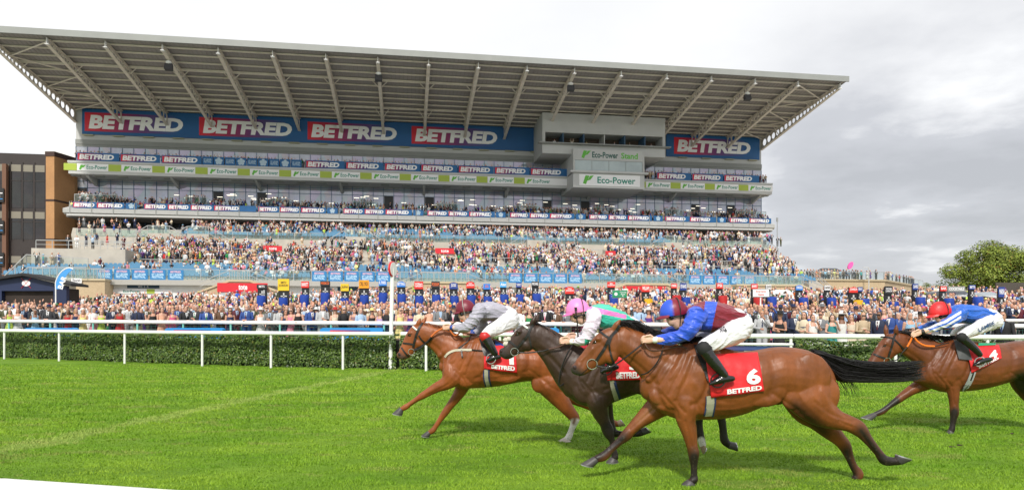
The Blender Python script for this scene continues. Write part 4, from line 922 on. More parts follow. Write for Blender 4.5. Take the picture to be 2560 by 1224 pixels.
right = [(1905, 25.2, 0, dict(jk='pale grey', hair='fair'), 2), (1950, 22.6, 1, dict(dk='black', jac=False, hair='fair'), 5), (1985, 24.0, 0, dict(jk='navy', hair='dark'), 2), (2010, 22.8, 1, dict(dk='navy', jk='cream', hair='brown'), 1), (2032, 22.2, 1, dict(dk='white', hair='brown', jac=False), 2), (2052, 25.0, 0, dict(jk='grey', tie='navy', hair='brown', shades=True), 5), (2080, 22.6, 1, dict(dk='teal', hair='brown', jac=False), 2), (2104, 22.9, 1, dict(dk='white', hair='brown', jac=False), 6), (2158, 21.9, 1, dict(dk='beige' if 'beige' in DRESS else 'cream', jk='beige', hair='fair', shades=True), 5), (2198, 21.6, 0, dict(jk='navy', tie='burgundy', hair='dark', skin=3), 0), (2225, 23.2, 0, dict(jk='royal blue', hair='grey'), 1), (2246, 24.3, 0, dict(jk='royal blue', hair='grey'), 0), (2275, 22.6, 1, dict(dk='sky blue', hair='grey', jac=False), 0), (2312, 23.4, 1, dict(dk='peach', hair='fair', jac=False), 1), (2335, 26.5, 0, dict(jk='grey'), 0), (2128, 26.0, 1, dict(dk='cream', hair='fair'), 1), (2176, 26.5, 0, dict(jac=False, shades=True), 0), (2262, 26.2, 0, dict(), 0), (2300, 26.8, 1, dict(hair='ginger'), 0), (2508, 19.6, 0, dict(jk='black', tie='navy', hair='dark', skin=2), 0)]
for px, Y, f, sp, po in right: racegoer(PX(px, Y), Y, 'behind the right-hand hedge rail' if px < 2480 else 'at the far right edge', 'racegoers behind the right hedge', bool(f), po, sp)
rows = [('in the second row', .95), ('in the third row', 1.75), ('in the fourth row', 2.6)]
secs = [(0, 320, 'near the left edge'), (320, 660, 'left of the yellow board'), (660, 985, 'left of the winning post'), (985, 1330, 'above the chestnut horse'), (1330, 1640, 'behind the pink helmet'), (1640, 1990, 'behind the nearest jockey'), (1990, 2420, 'at the right')]
for wr, dy in rows:
    px = -12
    while px < 2420 and len(PLACED) < 299:
        px += random.uniform(26, 50); sec = next((s for a, c, s in secs if a <= px < c), 'near the left edge')
        x, Y = px_at(px, lambda q: rail_y(q)+.3+dy); racegoer(x, Y+random.uniform(-.2, .25), wr.replace('in the ', '').replace(' row', ' row')+' '+sec, 'racegoers in the first rows of the lawn')
# ---- everyone further back: one object
PAL_J = np.array([CLOTH[k] for k in ('navy', 'navy', 'navy', 'navy', 'navy', 'black', 'black', 'black', 'charcoal', 'charcoal', 'charcoal', 'grey', 'pale grey', 'royal blue', 'white', 'white', 'white', 'white', 'pale grey', 'cream', 'cream', 'pale blue', 'pale blue', 'beige', 'beige', 'brown', 'burgundy', 'olive')])
PAL_D = np.array([DRESS[k] for k in DRESS]); PAL_H = np.array([HAIR[k] for k in ('dark', 'dark', 'dark', 'brown', 'brown', 'brown', 'fair', 'fair', 'grey', 'ginger')]); PAL_S = np.array(SKIN[:3]*3+[SKIN[3]])
def templates():
    T = []
    for fem in (0, 1):
        for pose, seated in ((0, 0), (1, 0), (3, 0), (5, 0), (2, 0), (6, 0), (4, 0), (5, 1), (1, 1)):
            for style in range(2):
                S = figure(pose, fem, 7, bool(seated)); parts = [('skin', 0), ('hair', 3)]
                if fem and style == 0: parts += [('bare', 0), ('longhair', 3), ('skirt', 2)]; core = 2
                else: parts += [('bottom', 1), ('shirt', 4)] if not fem else [('bottom', 1), ('longhair', 3)]; core = 2
                parts += [('top' if not (fem and style == 0) else 'trunk', 2)]
                if style == 1 and fem: parts += [('hat', 5), ('brim', 5)]
                vs, fs, sl = [], [], []; k = 0
                for q, c in parts:
                    if q == 'trunk':
                        b = MB(); dz = -.5 if seated else 0; zl_(b, [(.9+dz, .15, .12, 0), (1.05+dz, .14, .11, 0), (1.28+dz, .16, .13, 0), (1.38+dz, .14, .11, 0)], 7)
                    else: b = S[q]
                    vs += list(b.v); fs += [tuple(i+k for i in f) for f in b.f]; sl += [c]*len(b.v); k += len(b.v)
                lv = np.array([len(f) for f in fs]); T.append((fem, seated, np.array(vs), np.concatenate([np.array(f) for f in fs]), lv, np.array(sl)))
    return T
TPL = templates(); STAND_T = {f: [t for t in TPL if t[0] == f and not t[1]] for f in (0, 1)}; SEAT_T = {f: [t for t in TPL if t[0] == f and t[1]] for f in (0, 1)}
CROWD = []          # (world position, turn, seated)
def gaps_ok(u, v, gl): return not any(a < u < c for a, c in gl)
def clump(u, v): return .5+.5*math.sin(u*.21+1.3*math.sin(u*.083+v*.3)+v*.55)
GAP = [(U(a, 14), U(c, 14)) for a, c in ((655, 708), (1090, 1138), (1506, 1572), (520, 528), (908, 924), (1335, 1348), (1738, 1744))]
for v in np.arange(2.2, 27, .92):
    for u in np.arange(UTL+.4, UTR-.3, .56):
        if v > 15 and not gaps_ok(u, v, GAP[:3]): continue
        if v < 15 and not gaps_ok(u, v, GAP[3:]): continue
        p = (.10+.72*clump(u, v)**1.4) if v > 9 else .10+.62*clump(u*1.3, v)**1.3
        if u < U(300, v): p *= .35
        if random.random() < p: CROWD.append((SW(u+random.uniform(-.15, .15), v+.55, terrace_z(v+.4)+.1), TH, v < 9 and random.random() < .8))
for v in np.arange(VF+1.3, 37.4, .95):
    for u in np.arange(UTL+3, UTR-3, .6):
        if random.random() < .18+.55*clump(u*1.1, v+4): CROWD.append((SW(u, v+.3, terrace_z(v)+.1), TH, random.random() < .55))
for v in (38.4, 39.4, 40.6):
    for u in np.arange(UTL+2, UTR-3, .65):
        if random.random() < .25+.5*clump(u*1.4, v): CROWD.append((SW(u, v, ZU+.02), TH, False))
for dv, dz in ((1.0, .1), (1.8, .4), (2.7, .75), (3.6, .95)):
    for u in np.arange(U2L+.8, U2R-.8, .56):
        if random.random() < .25+.6*clump(u*1.2, dv*3): CROWD.append((SW(u, V2+dv, z2+dz), TH, dv < 2 and random.random() < .6))
for (pa, pb) in [(190, 290), (460, 516), (670, 728), (882, 942), (1090, 1148), (1292, 1348), (1484, 1538), (1664, 1706), (1838, 1912)]:
    for u in np.arange(U(pa, 41.5)+.3, U(pb, 41.5)-.3, .55):
        for v in (41.9, 42.6):
            if random.random() < .7: CROWD.append((SW(u, v, z2+1.5), TH, False))
for v in (40.8, 41.5, 42.3):
    for u in np.arange(U3L+1, U3R-1, .55):
        if not (ub0-1 < u < ub1) and random.random() < .55+.4*clump(u*.9, v*2): CROWD.append((SW(u, v, z3+.12), TH, False))
for px in (1386, 1430, 1466, 1536, 1574, 1628): CROWD.append((SW(U(px, VB+1.2), VB+1.2, zc1-.75), TH, False))
for v in np.arange(2.6, 27, .92):
    for u in np.arange(UTR+.4, U(pxr(v)-4, v), .58):
        if random.random() < .46: CROWD.append((SW(u, v+.5, terrace_z(v+.4)+.1), TH, v < 6))
for v in np.arange(23, 27, .92):
    for u in np.arange(U(212, v), UTL, .7):
        if random.random() < .16: CROWD.append((SW(u, v+.5, terrace_z(v+.4)+.1), TH, False))
for v in np.arange(3, 8, .92):
    for u in np.arange(U(84, 9), UTL-.3, .6):
        if random.random() < .12: CROWD.append((SW(u, v+.5, terrace_z(v-.5)+.12), TH, True))
for px in (92, 108, 130, 146): CROWD.append((SW(U(px, 7.9), 7.9, ZD+1.75), TH, False))
for px in (170, 192, 232): CROWD.append((SW(U(px, 9.7), 9.7, Z(622, 170, 8.8)+.03), TH, False))
for v in (29.5, 31.4, 33.3, 38.5, 40):
    for u in np.arange(U(196, v), UTL, .7):
        if random.random() < .35: CROWD.append((SW(u, v+.3, terrace_z(v)+.05), TH, False))
# public lawn behind the first rows
for v in (29.5, 31.4, 33.3, 35.2, 38.5, 40):
    for u in np.arange(UTR-2, UTR2-.6, .62):
        if random.random() < .5: CROWD.append((SW(u, v+.3, terrace_z(v)+.05), TH, False))
k = 0; dy = 3.4
while dy < 50:
    px = -30
    Yc = 28+dy; p = .80 if dy < 15 else (.62 if dy < 30 else .45)
    while px < 2590:
        px += random.uniform(.5, .78)*FOC/Yc
        if px > 2340 and dy < 9: continue
        if random.random() < p*(.7+.45*math.sin(px*.013+dy)):
            x, Y = px_at(px, lambda q: rail_y(q)+.3+dy); Y += random.uniform(-.35, .35)
            if (Y-SY0)*CT-(x-SX0)*ST < -2.6: CROWD.append((Vector((x, Y, lawn_z(x, Y))), 0, False))
    dy += .8 if dy < 15 else 1.1
def crowd_mesh(C, name):
    V, Lp, Lc, K = [], [], [], []; off = 0
    for (p, th, seated) in C:
        f = int(random.random() < .43); tl = (SEAT_T if seated else STAND_T)[f]; t = tl[random.randrange(len(tl) if seated or random.random() < .15 else 10)]
        a = th+random.gauss(0, .35)-(0 if th else math.atan2(p.x, p.y)); s = random.uniform(.96, 1.05)*(.95 if f else 1.02); c_, s_ = math.cos(a), math.sin(a)
        v = t[2]*s; V.append(np.stack([v[:, 0]*c_-v[:, 1]*s_+p.x, v[:, 0]*s_+v[:, 1]*c_+p.y, v[:, 2]+p.z], 1))
        jk = PAL_J[random.randrange(len(PAL_J))]; dr = PAL_D[random.randrange(len(PAL_D))] if random.random() < .62 else PAL_J[random.randrange(len(PAL_J))]
        top = dr if f else jk; bot = jk if random.random() < .6 else PAL_J[random.choice((0, 3, 5, 7))]
        sk = PAL_S[random.randrange(len(PAL_S))]; hr = PAL_H[random.randrange(10)]
        if not f and random.random() < .14: hr = sk
        pal = np.array([sk, bot, top, hr, (.62, .62, .64), PAL_D[random.randrange(len(PAL_D))]])*random.uniform(.85, 1.3)
        K.append(pal[t[5]]); Lp.append(t[3]+off); Lc.append(t[4]); off += len(v)
    V = np.concatenate(V); Lp = np.concatenate(Lp).astype(np.int32); Lc = np.concatenate(Lc).astype(np.int32); K = np.concatenate(K)
    me = bpy.data.meshes.new(name); me.vertices.add(len(V)); me.vertices.foreach_set('co', V.ravel()); me.loops.add(len(Lp)); me.loops.foreach_set('vertex_index', Lp)
    me.polygons.add(len(Lc)); me.polygons.foreach_set('loop_start', np.concatenate([[0], np.cumsum(Lc)[:-1]]).astype(np.int32)); me.polygons.foreach_set('use_smooth', np.ones(len(Lc), bool))
    ca = me.color_attributes.new('col', 'FLOAT_COLOR', 'POINT'); ca.data.foreach_set('color', np.concatenate([np.minimum(K, .8), np.ones((len(K), 1))], 1).ravel()); me.update(); me.validate()
    return obj(name, me, m=mat('crowd_cloth', (1, 1, 1), .75, attr='col'))
# ================================================================ REST OF THE PLACE
# ---- brown glass and brick building at the left of the stand
vb = 40.0
u0, u1 = U(-160, vb), U(118, vb); zt = Z(384, 60, vb)
root = empty('office_building', SW(u0, vb, 0), TH); tag(root, 'dark bronze glass building with brick end wall left of the grandstand', 'building')
L = u1-u0
b = MB(); b.box(0, L, 0, 20, 0, zt); obj('wall', b.mesh('wall', [mat('bronze_panel', (.035, .026, .024), .4, var=.2, vscale=.5)]), root)
uq = U(115, vb)-u0; d_ = 4.8
ub = U(187, vb+4.0)-u0
b = MB(); b.prism([(uq, -.05), (uq+1.35, -.25), (ub, d_-.8), (ub, d_+2), (uq, d_+2)], 'z', 0, zt+.2); obj('brick_wall', b.mesh('brick_wall', [tan_brick]), root)
def band(b): return obj('brick_band', b.mesh('brick_band', [mat('dark_band', (.05, .025, .02), .7)]), root)
for py in (500, 598): b = MB(); b.prism([(uq-.05, -.12), (uq+1.37, -.34), (ub+.1, d_-.95), (ub+.1, d_-.7), (uq+1.3, -.2), (uq-.05, 0)], 'z', Z(py, 130, vb)-.2, Z(py, 130, vb)+.1); band(b)
b = MB(); b.prism([(uq-.1, -.14), (uq+1.42, -.38), (ub+.15, d_-1), (ub+.1, d_-.5), (uq+1.3, -.1), (uq-.1, 0.1)], 'z', zt-.3, zt+.45); band(b)
storeys = [(640, 750), (529, 598), (412, 520)]
for ya, yb in storeys:
    z1, z0 = Z(ya, 60, vb), max(.5, Z(yb, 60, vb))
    for k in range(9):
        x0 = .35+k*(L-.4)/9.0; x1 = x0+(L-.4)/9-.3
        if x0 > uq-.5: continue
        b = MB(); b.box(x0, x1, -.04, -.003, z0, z1); w_ = obj('window', b.mesh('window', [win_brown]), root)
        b = MB(); b.box(x0, x1, -.06, -.043, z1-1.1, z1); obj('blind', b.mesh('blind', [mat('blind', (.22, .20, .16), .7)]), w_)
        b = MB(); b.box(x0-.06, x0+.02, -.12, -.045, z0-.3, z1+.4); b.box(x0, x1, -.1, -.062, z0+(z1-z0)*.62, z0+(z1-z0)*.62+.12); obj('frame', b.mesh('frame', [mat('bronze_frame', (.03, .022, .02), .4)]), w_)
b = MB(); x0 = U(10, vb-.8)-u0; b.box(x0-.25, x0+.35, -.9, -.2, 0, Z(412, 10, vb)); obj('pier', b.mesh('pier', [mat('brown_pier', (.16, .08, .05), .8)]), root)
for i, (ya, yb) in enumerate(((470, 505), (551, 583), (631, 664))):
    ua, uc = U(-70, vb-1.2), U(9, vb-1.2); z0, z1 = Z(yb, 5, vb-1.2), Z(ya, 5, vb-1.2); r2 = empty('hanging_sign', SW(ua, vb-1.2, z0), TH); tag(r2, ['topmost', 'middle', 'lowest'][i]+' of the three black hanging signs at the left edge', 'sign', 'black signs on the brown building')
    b = MB(); b.box(0, uc-ua, 0, .2, 0, z1-z0); obj('panel', b.mesh('panel', [black_m]), r2)
    b = MB(); add_text(b, 'OFT', (uc-ua)-3.4, (uc-ua)-.15, -.006, (z1-z0)*.32, (z1-z0)*.68, .03); obj('lettering', b.mesh('lettering', [white_print]), r2)
    b = MB(); b.box((uc-ua)-3.2, (uc-ua)-.15, -.006, -.002, (z1-z0)*.2, (z1-z0)*.25); obj('underline', b.mesh('underline', [blue_bd]), r2)
b = MB(); b.box(-4.0, 2.4, 0, 8, 0, 3.6); o = b.build('roof_cabin', white_paint, loc=SW(U(174, VW+3), VW+3, Z(420, 174, VW+3)), rz=TH); tag(o, 'small white roof cabin beyond the brick wall, left of the stand', 'cabin')
# ---- bar hut, flag, left stair rails
Yh = 58.0; xl, xr = PX(-90, Yh), PX(168, Yh); zb = lawn_z(xl, Yh); ze, zp = PZ(712, Yh)-zb, PZ(687, Yh)-zb; root = empty('bar_hut', (xl, Yh, zb)); tag(root, 'navy gabled bar hut behind the crowd at the left edge', 'hut')
Lh = xr-xl; xm = PX(68, Yh)-xl
b = MB(); b.box(0, Lh, .3, 1.6, 0, ze-.3); obj('wall', b.mesh('wall', [mat('hut_inside', (.03, .02, .015), .8, var=.4, vscale=1)]), root)
navy = mat('navy_hut', (.012, .022, .07), .55)
b = MB(); b.prism([(0, ze-.5), (Lh, ze-.5), (Lh, ze-.1), (xm, zp-.15), (0, ze-.1)], 'y', -.1, .28); b.box(0, .6, -.1, .28, 0, ze-.5); b.box(Lh-1.1, Lh, -.1, .28, 0, ze-.5); b.box(xm-2.4, xm-2.1, -.1, .25, 0, ze-.5); obj('gable', b.mesh('gable', [navy]), root)
b = MB(); b.prism([(-.5, ze-.12), (xm, zp-.08), (Lh+.7, ze-.12), (Lh+.7, ze+.08), (xm, zp+.14), (-.5, ze+.08)], 'y', -.6, 1.8); obj('roof', b.mesh('roof', [mat('hut_roof', (.02, .02, .022), .8)]), root)
b = MB(); c0 = Vector((xm, 0, ze+.15)); b.prism([(c0.x+x*.36, c0.z+z*.26) for x, z in circ(0, 0, 1, 18)], 'y', -.14, -.103); bd = obj('badge', b.mesh('badge', [white_print]), root)
b = MB(); b.beam(c0+Vector((-.4, -.12, -.42)), c0+Vector((.4, -.12, .42)), .08, .02); b.beam(c0+Vector((.4, -.115, -.42)), c0+Vector((-.4, -.115, .42)), .08, .02); obj('crossed_batons', b.mesh('crossed_batons', [red_sign]), bd)
Yf = 54.0; zb = lawn_z(PX(150, Yf), Yf); root = empty('feather_flag', (PX(141, Yf), Yf, zb)); tag(root, 'tall curved sky blue feather flag reading BAR beside the hut', 'flag')
f0 = PX(141, Yf)
def fp(px, py): return (PX(px, Yf)-f0, PZ(py, Yf)-zb)
edge = spline([fp(139, 722), fp(139, 705), fp(146, 688), fp(158, 675), fp(172, 669), fp(183, 672)], 5); inn = spline([fp(152, 722), fp(158, 705), fp(164, 692), fp(170, 683), fp(177, 677), fp(183, 672)], 5)
sky_b = mat('sky_blue_flag', (.06, .30, .68), .6)
b = MB(); b.prism([tuple(p) for p in edge]+[tuple(p) for p in inn[::-1]], 'y', 0, .03); obj('cloth', b.mesh('cloth', [sky_b]), root)
b = MB(); b.tube([(p[0], .015, p[1]) for p in [(edge[0][0], -.0)]]+[(p[0], .015, p[1]) for p in edge], .05, 6) if False else b.tube([(edge[0][0], .015, 0)]+[(p[0], .015, p[1]) for p in edge], .045, 6); obj('pole', b.mesh('pole', [white_paint]), root)
vs, fs, sz = text_geo('BAR', .03, 0); b = MB(); o0 = Vector((*fp(150, 721), 0)); dx, dz = fp(161, 690)[0]-fp(150, 721)[0], fp(161, 690)[1]-fp(150, 721)[1]; Lt = math.hypot(dx, dz); hh = .42
b.add([(o0.x+dx*p[0]-dz/Lt*hh*(p[1]-.5), -.006, o0.y+dz*p[0]+dx/Lt*hh*(p[1]-.5)) for p in vs], [f[::-1] for f in fs]); obj('lettering', b.mesh('lettering', [white_print]), root)
# left stair rails with glass
root = empty('stair_railing', SW(U(10, -2), -2, 2), TH); tag(root, 'steel and glass stair railing rising to the left terrace above the bar hut', 'railing')
ur = U(10, -2); b = MB(); g = MB(); zz = lambda py, px: Z(py, px, -2)-2
P_ = [(10, 690), (66, 636), (220, 646)]; Q_ = [(22, 706), (70, 668), (215, 668)]
for S_ in (P_, Q_):
    for (xa, ya), (xb, yb) in zip(S_, S_[1:]):
        A_ = Vector((U(xa, -2)-ur, 0, zz(ya, xa))); B_ = Vector((U(xb, -2)-ur, 0, zz(yb, xb))); b.beam(A_, B_, .08)
        n = max(2, int((B_-A_).length/1.3))
        for k in range(n+1): p = A_+(B_-A_)*k/n; b.beam(p, p-Vector((0, 0, 1.15)), .06)
        g.add([A_-Vector((0, -.02, .1)), B_-Vector((0, -.02, .1)), B_-Vector((0, -.02, 1.05)), A_-Vector((0, -.02, 1.05))], [(0, 1, 2, 3)])
obj('handrail', b.mesh('handrail', [steel]), root); obj('glass_panel', g.mesh('glass_panel', [balu_glass]), root)

# ---- betting pitches: tall boards with a coloured head and a cloth-covered stand
cl_blue = mat('blue_pitch_cloth', (.012, .055, .36), .5, var=.2, vscale=3, bump=.5, bscale=5); cl_red = mat('red_pitch_cloth', (.5, .02, .02), .55, var=.15, bump=.5, bscale=5); cl_yel = mat('yellow_pitch_cloth', (.75, .42, .01), .55, var=.1, bump=.5, bscale=5)
HC = {'yellow': (.78, .52, .02), 'red': (.68, .03, .02), 'orange': (.82, .33, .01), 'blue': (.03, .20, .62), 'sky blue': (.05, .36, .72), 'navy': (.02, .05, .25), 'black': (.018, .018, .02), 'white': (.72, .72, .72)}
def pitch(px, top, head, txt, cloth='blue', Y=47, shape='rect', wpx=23, hpx=17, tcol=None, label=None):
    x = PX(px, Y); z = lawn_z(x, Y); s = Y/FOC; hw = wpx*s/2; zt = PZ(top, Y)-z; root = empty('betting_board', (x, Y, z)); tag(root, label, 'betting board', 'bookmakers boards on the lawn')
    b = MB(); b.box(-hw*.92, hw*.92, .03, .16, .3, zt-.05); b.box(-.12, .12, .04, .3, 0, .32); obj('board', b.mesh('board', [black_m]), root)
    hh = hpx*s; b = MB()
    if shape == 'arch': b.prism([(-hw, zt-hh), (hw, zt-hh), (hw, zt-hh*.45)]+[(hw*math.cos(a), zt-hh*.45+hh*.45*math.sin(a)) for a in np.linspace(.2, math.pi-.2, 9)]+[(-hw, zt-hh*.45)], 'y', -.05, .026)
    else: b.box(-hw, hw, -.05, .026, zt-hh, zt)
    hd = obj('head_sign', b.mesh('head_sign', [mat(f'{head} head sign', HC[head], .5)]), root)
    b = MB(); add_text(b, txt, -hw*.85, hw*.85, -.056, zt-hh*.72, zt-hh*.2, .025, keep=True, ls=.9); obj('lettering', b.mesh('lettering', [tcol or (white_print if head not in ('yellow', 'orange', 'white') else mat('dark_lettering', (.05, .035, .01), .5))]), hd)
    b = MB(); b.box(-hw*.5, hw*.6, -.03, .026, zt-hh-.42, zt-hh-.34); b.box(-.03, .06, -.03, .026, zt-hh-.5, zt-hh-.15); b.box(hw*.3, hw*.55, -.03, .026, zt-hh-.5, zt-hh-.1) if px < 700 else None; obj('fittings', b.mesh('fittings', [mat('pale_fittings', (.5, .5, .48), .5)]), root)
    cm_ = {'blue': cl_blue, 'red': cl_red, 'yellow': cl_yel}[cloth]; ox = hw*.35; cw = 10.5*s; b = MB(); rings = []
    for j, (zz_, k) in enumerate(((0, 1.0), (-.25, 1.03), (-.7, .95), (-1.15, .92), (-1.5, .80))):
        rings.append([(ox+cw*k*(math.cos(a)*(1+.05*math.sin(3*a+j))), -.50+.30*k*math.sin(a)+.02*math.sin(5*a+j*2), zt-hh-.55+zz_+(.05*math.sin(2*a+px) if j == 4 else 0)) for a in np.linspace(0, 2*math.pi, 20, endpoint=False)])
    rings = [[(ox+(p[0]-ox)*.9, p[1], p[2]+.05) for p in rings[0]]]+rings
    b.loft(rings); me = b.mesh('cloth_cover', [cm_], True); smart_smooth(me, 50); obj('cloth_cover', me, root)
    b = MB(); b.tube([(ox, -.5, 0), (ox, -.5, zt-hh-1.9)], .05, 6); obj('stand_leg', b.mesh('stand_leg', [dark_grey]), root)
wht_t = white_print; org_t = mat('orange_lettering', (.75, .14, .03), .5)
BO = [(655, 711, 'black', 'BETS', 'blue', 'rect', 25, 10, None, 'plain black betting board just right of the left betting kiosk'), (709, 697, 'yellow', 'SMITH\nJOHNSON', 'blue', 'rect', 28, 29, None, 'tall board with large yellow head and blue cloth cover'), (763, 703, 'red', 'BARRETT', 'blue', 'rect', 19, 16, None, 'board with small red head right of the yellow one'), (813, 702, 'black', 'MISKO', 'blue', 'rect', 24, 12, org_t, 'all black board with orange lettering and blue cover'), (862, 709, 'yellow', 'John', 'blue', 'rect', 20, 18, None, 'black board with pale yellow panel and handwritten name'), (910, 700, 'orange', 'CYRIL LYNCH', 'blue', 'rect', 25, 20, None, 'board with orange head just left of the winning post'), (957, 699, 'blue', 'R. PARK', 'blue', 'arch', 20, 15, None, 'board with arched blue head touching the winning post'),
      (1003, 703, 'blue', 'BETTING', 'blue', 'arch', 21, 14, None, 'board with arched blue head right of the winning post'), (1047, 703, 'red', 'William\nGREEN', 'blue', 'rect', 22, 19, None, 'board with tall red head above the chestnut ears'), (1089, 703, 'black', 'PODIUM', 'blue', 'rect', 21, 16, org_t, 'black board with brown lettering left of the maroon helmet'), (1134, 705, 'navy', 'JOHN\nJAMES', 'blue', 'arch', 21, 17, None, 'board with pointed navy arch behind the maroon helmet'), (1176, 703, 'red', 'PAUL\nJOHNSON', 'blue', 'arch', 21, 17, None, 'board with arched red head above the maroon helmet'), (1217, 709, 'blue', 'Clive\nJones', 'blue', 'rect', 17, 14, org_t, 'board with blue head and orange name above the grey silks'), (1258, 704, 'sky blue', 'Alan', 'blue', 'rect', 16, 14, None, 'board with sky blue head below the man on the steps'), (1297, 706, 'navy', 'ADRIAN\nSMITH', 'blue', 'rect', 14, 12, None, 'white backed board with small navy head'), (1338, 703, 'black', 'MICHAEL', 'blue', 'rect', 18, 13, None, 'black board with white lettering beside the navy hall sign'),
      (1424, 716, 'red', 'PAUL\nJOHNSON', 'red', 'arch', 23, 18, None, 'arched red board with red cover above the pink helmet'), (1528, 704, 'red', 'BEN\nHUDSON', 'blue', 'rect', 20, 14, None, 'board with red head left of the green assembly sign'), (1614, 712, 'red', 'WILLIAM', 'yellow', 'rect', 20, 17, None, 'board with red head and yellow cover left of the quartered helmet'), (1685, 708, 'red', 'PARK', 'red', 'rect', 15, 12, None, 'board with red head and red cover behind the quartered helmet'), (1708, 707, 'navy', 'EVANS', 'blue', 'rect', 16, 18, None, 'board with violet blue head right of the quartered helmet'), (1799, 707, 'red', 'PSI', 'red', 'rect', 16, 14, None, 'board with red head above the maroon silks'), (1886, 709, 'red', 'BARRY', 'red', 'rect', 16, 13, None, 'board with red head above the emergency gate sign'), (1921, 711, 'white', 'LEWIS', 'blue', 'rect', 13, 12, None, 'board with white head right of the emergency gate sign'),
      (1998, 712, 'blue', 'HAROLD', 'blue', 'arch', 17, 13, None, 'board with arched blue head before the right brick bay'), (2068, 713, 'white', 'GARNER', 'blue', 'rect', 14, 12, None, 'board with white head at the corner of the brick bay'), (2133, 717, 'red', 'JOHNSON', 'yellow', 'arch', 21, 14, None, 'board with arched red head and yellow cover at the right'), (2150, 717, 'navy', 'GRAY', 'blue', 'rect', 12, 11, None, 'board with small navy head behind the arched red one'), (2221, 715, 'black', 'MICHAEL\nCANNON', 'blue', 'rect', 19, 20, None, 'black board with white writing before the brick pavilion'), (2288, 709, 'navy', 'DAVIES', 'blue', 'rect', 13, 15, None, 'board with tall navy head at the corner of the brick pavilion'), (2358, 715, 'red', 'BAR', 'blue', 'rect', 15, 12, None, 'board with red head before the grey trailer'), (2430, 712, 'navy', 'BETS', 'blue', 'rect', 15, 11, None, 'white board with navy head beside the cocktail sign'), (2503, 717, 'navy', 'MARSH', 'blue', 'rect', 14, 25, None, 'board with long navy head before the tree')]
for px, top, hd, tx, cl, shp, wp, hp, tcl, lab in BO: pitch(px, top, hd, tx, cl, 47 if px < 1900 else 45, shp, wp, hp, tcl, lab)
# signs on posts in the crowd
def post_sign(px, pa, pb, ya, yb, Y, m, texts, tm, label, base):
    x0, x1 = PX(pa, Y), PX(pb, Y); z = lawn_z((x0+x1)/2, Y); root = empty('post_sign', ((x0+x1)/2, Y, z)); tag(root, label, 'sign'); hw = (x1-x0)/2; z0, z1 = PZ(yb, Y)-z, PZ(ya, Y)-z
    b = MB(); b.box(-hw, hw, -.03, 0, z0, z1); obj('panel', b.mesh('panel', [m]), root); b = MB(); b.box(-hw-.03, hw+.03, -.015, .02, z0-.03, z0); b.box(-hw-.03, hw+.03, -.015, .02, z1, z1+.03); obj('frame', b.mesh('frame', [mid_grey]), root)
    b = MB(); b.tube([(0, .03, 0), (0, .03, z0+.05)], .035, 8); obj('pole', b.mesh('pole', [white_paint]), root); b = MB()
    for t in texts: add_text(b, t[0], -hw+2*hw*t[1], -hw+2*hw*t[2], -.036, z0+(z1-z0)*t[3], z0+(z1-z0)*t[4], .02, keep=True)
    lo = obj('lettering', b.mesh('lettering', [tm]), root); return root, hw, z0, z1
root, hw, z0, z1 = post_sign(1549, 1531, 1567, 726, 743, 36, mat('safety_green', (.0, .25, .10), .5), [('Assembly', .5, .97, .62, .85), ('Point', .55, .92, .36, .58), ('<-', .6, .85, .1, .3)], white_print, 'green assembly point sign on a white pole beside the green silks', 0)
b = MB()
for sx, sz in ((-1, -1), (1, -1), (-1, 1), (1, 1)): b.beam((-hw*.52+sx*.28, -.036, (z0+z1)/2+sz*.15), (-hw*.52+sx*.14, -.036, (z0+z1)/2+sz*.07), .05, .004)
b.prism([(-hw*.52+x, (z0+z1)/2+z) for x, z in circ(0, 0, .09, 10)], 'y', -.038, -.034); obj('pictogram', b.mesh('pictogram', [white_print]), root)
post_sign(1902, 1882, 1922, 723, 741, 34, white_paint, [('Emergency', .08, .92, .55, .85), ('Gate', .3, .7, .15, .45)], mat('red_letters', (.6, .06, .05), .5), 'white emergency gate sign with red letters on a white pole', 0)

# ---- right: low brick pavilion with crowded roof terrace, stairs, trailers, trees
vp = 14.0; u0, u1 = U(1990, vp), U(2212, vp); root = empty('brick_pavilion', SW(u0, vp, 2), TH); tag(root, 'low buff brick pavilion with a crowded glass railed roof right of the stand', 'building'); L = u1-u0; zt = Z(702, 2150, vp)-2
u2 = U(2312, 34)-u0
b = MB(); b.prism([(0, 0), (L, 0), (u2, 20), (u2, 30), (0, 30)], 'z', 0, zt); obj('wall', b.mesh('wall', [buff_brick]), root)
b = MB(); b.prism([(-.2, -.2), (L+.1, -.2), (u2+.3, 20), (u2+.3, 30), (-.2, 30)], 'z', zt, zt+.25); obj('roof_edge', b.mesh('roof_edge', [mat('stone_edge', (.45, .37, .24), .8)]), root)
f = MB(); g = MB(); pts_ = [(.3, .1), (L-.1, .1), (u2-.2, 20.2)]
for (xa, ya), (xb, yb) in zip(pts_, pts_[1:]):
    f.beam((xa, ya, zt+1.4), (xb, yb, zt+1.4), .07); g.add([(xa, ya, zt+.3), (xb, yb, zt+.3), (xb, yb, zt+1.35), (xa, ya, zt+1.35)], [(0, 1, 2, 3)])
    for k in range(9): f.beam((xa+(xb-xa)*k/8, ya+(yb-ya)*k/8, zt+.2), (xa+(xb-xa)*k/8, ya+(yb-ya)*k/8, zt+1.4), .05)
hr_ = obj('handrail', f.mesh('handrail', [steel]), root); obj('glass_panel', g.mesh('glass_panel', [balu_glass]), hr_)
f = MB()
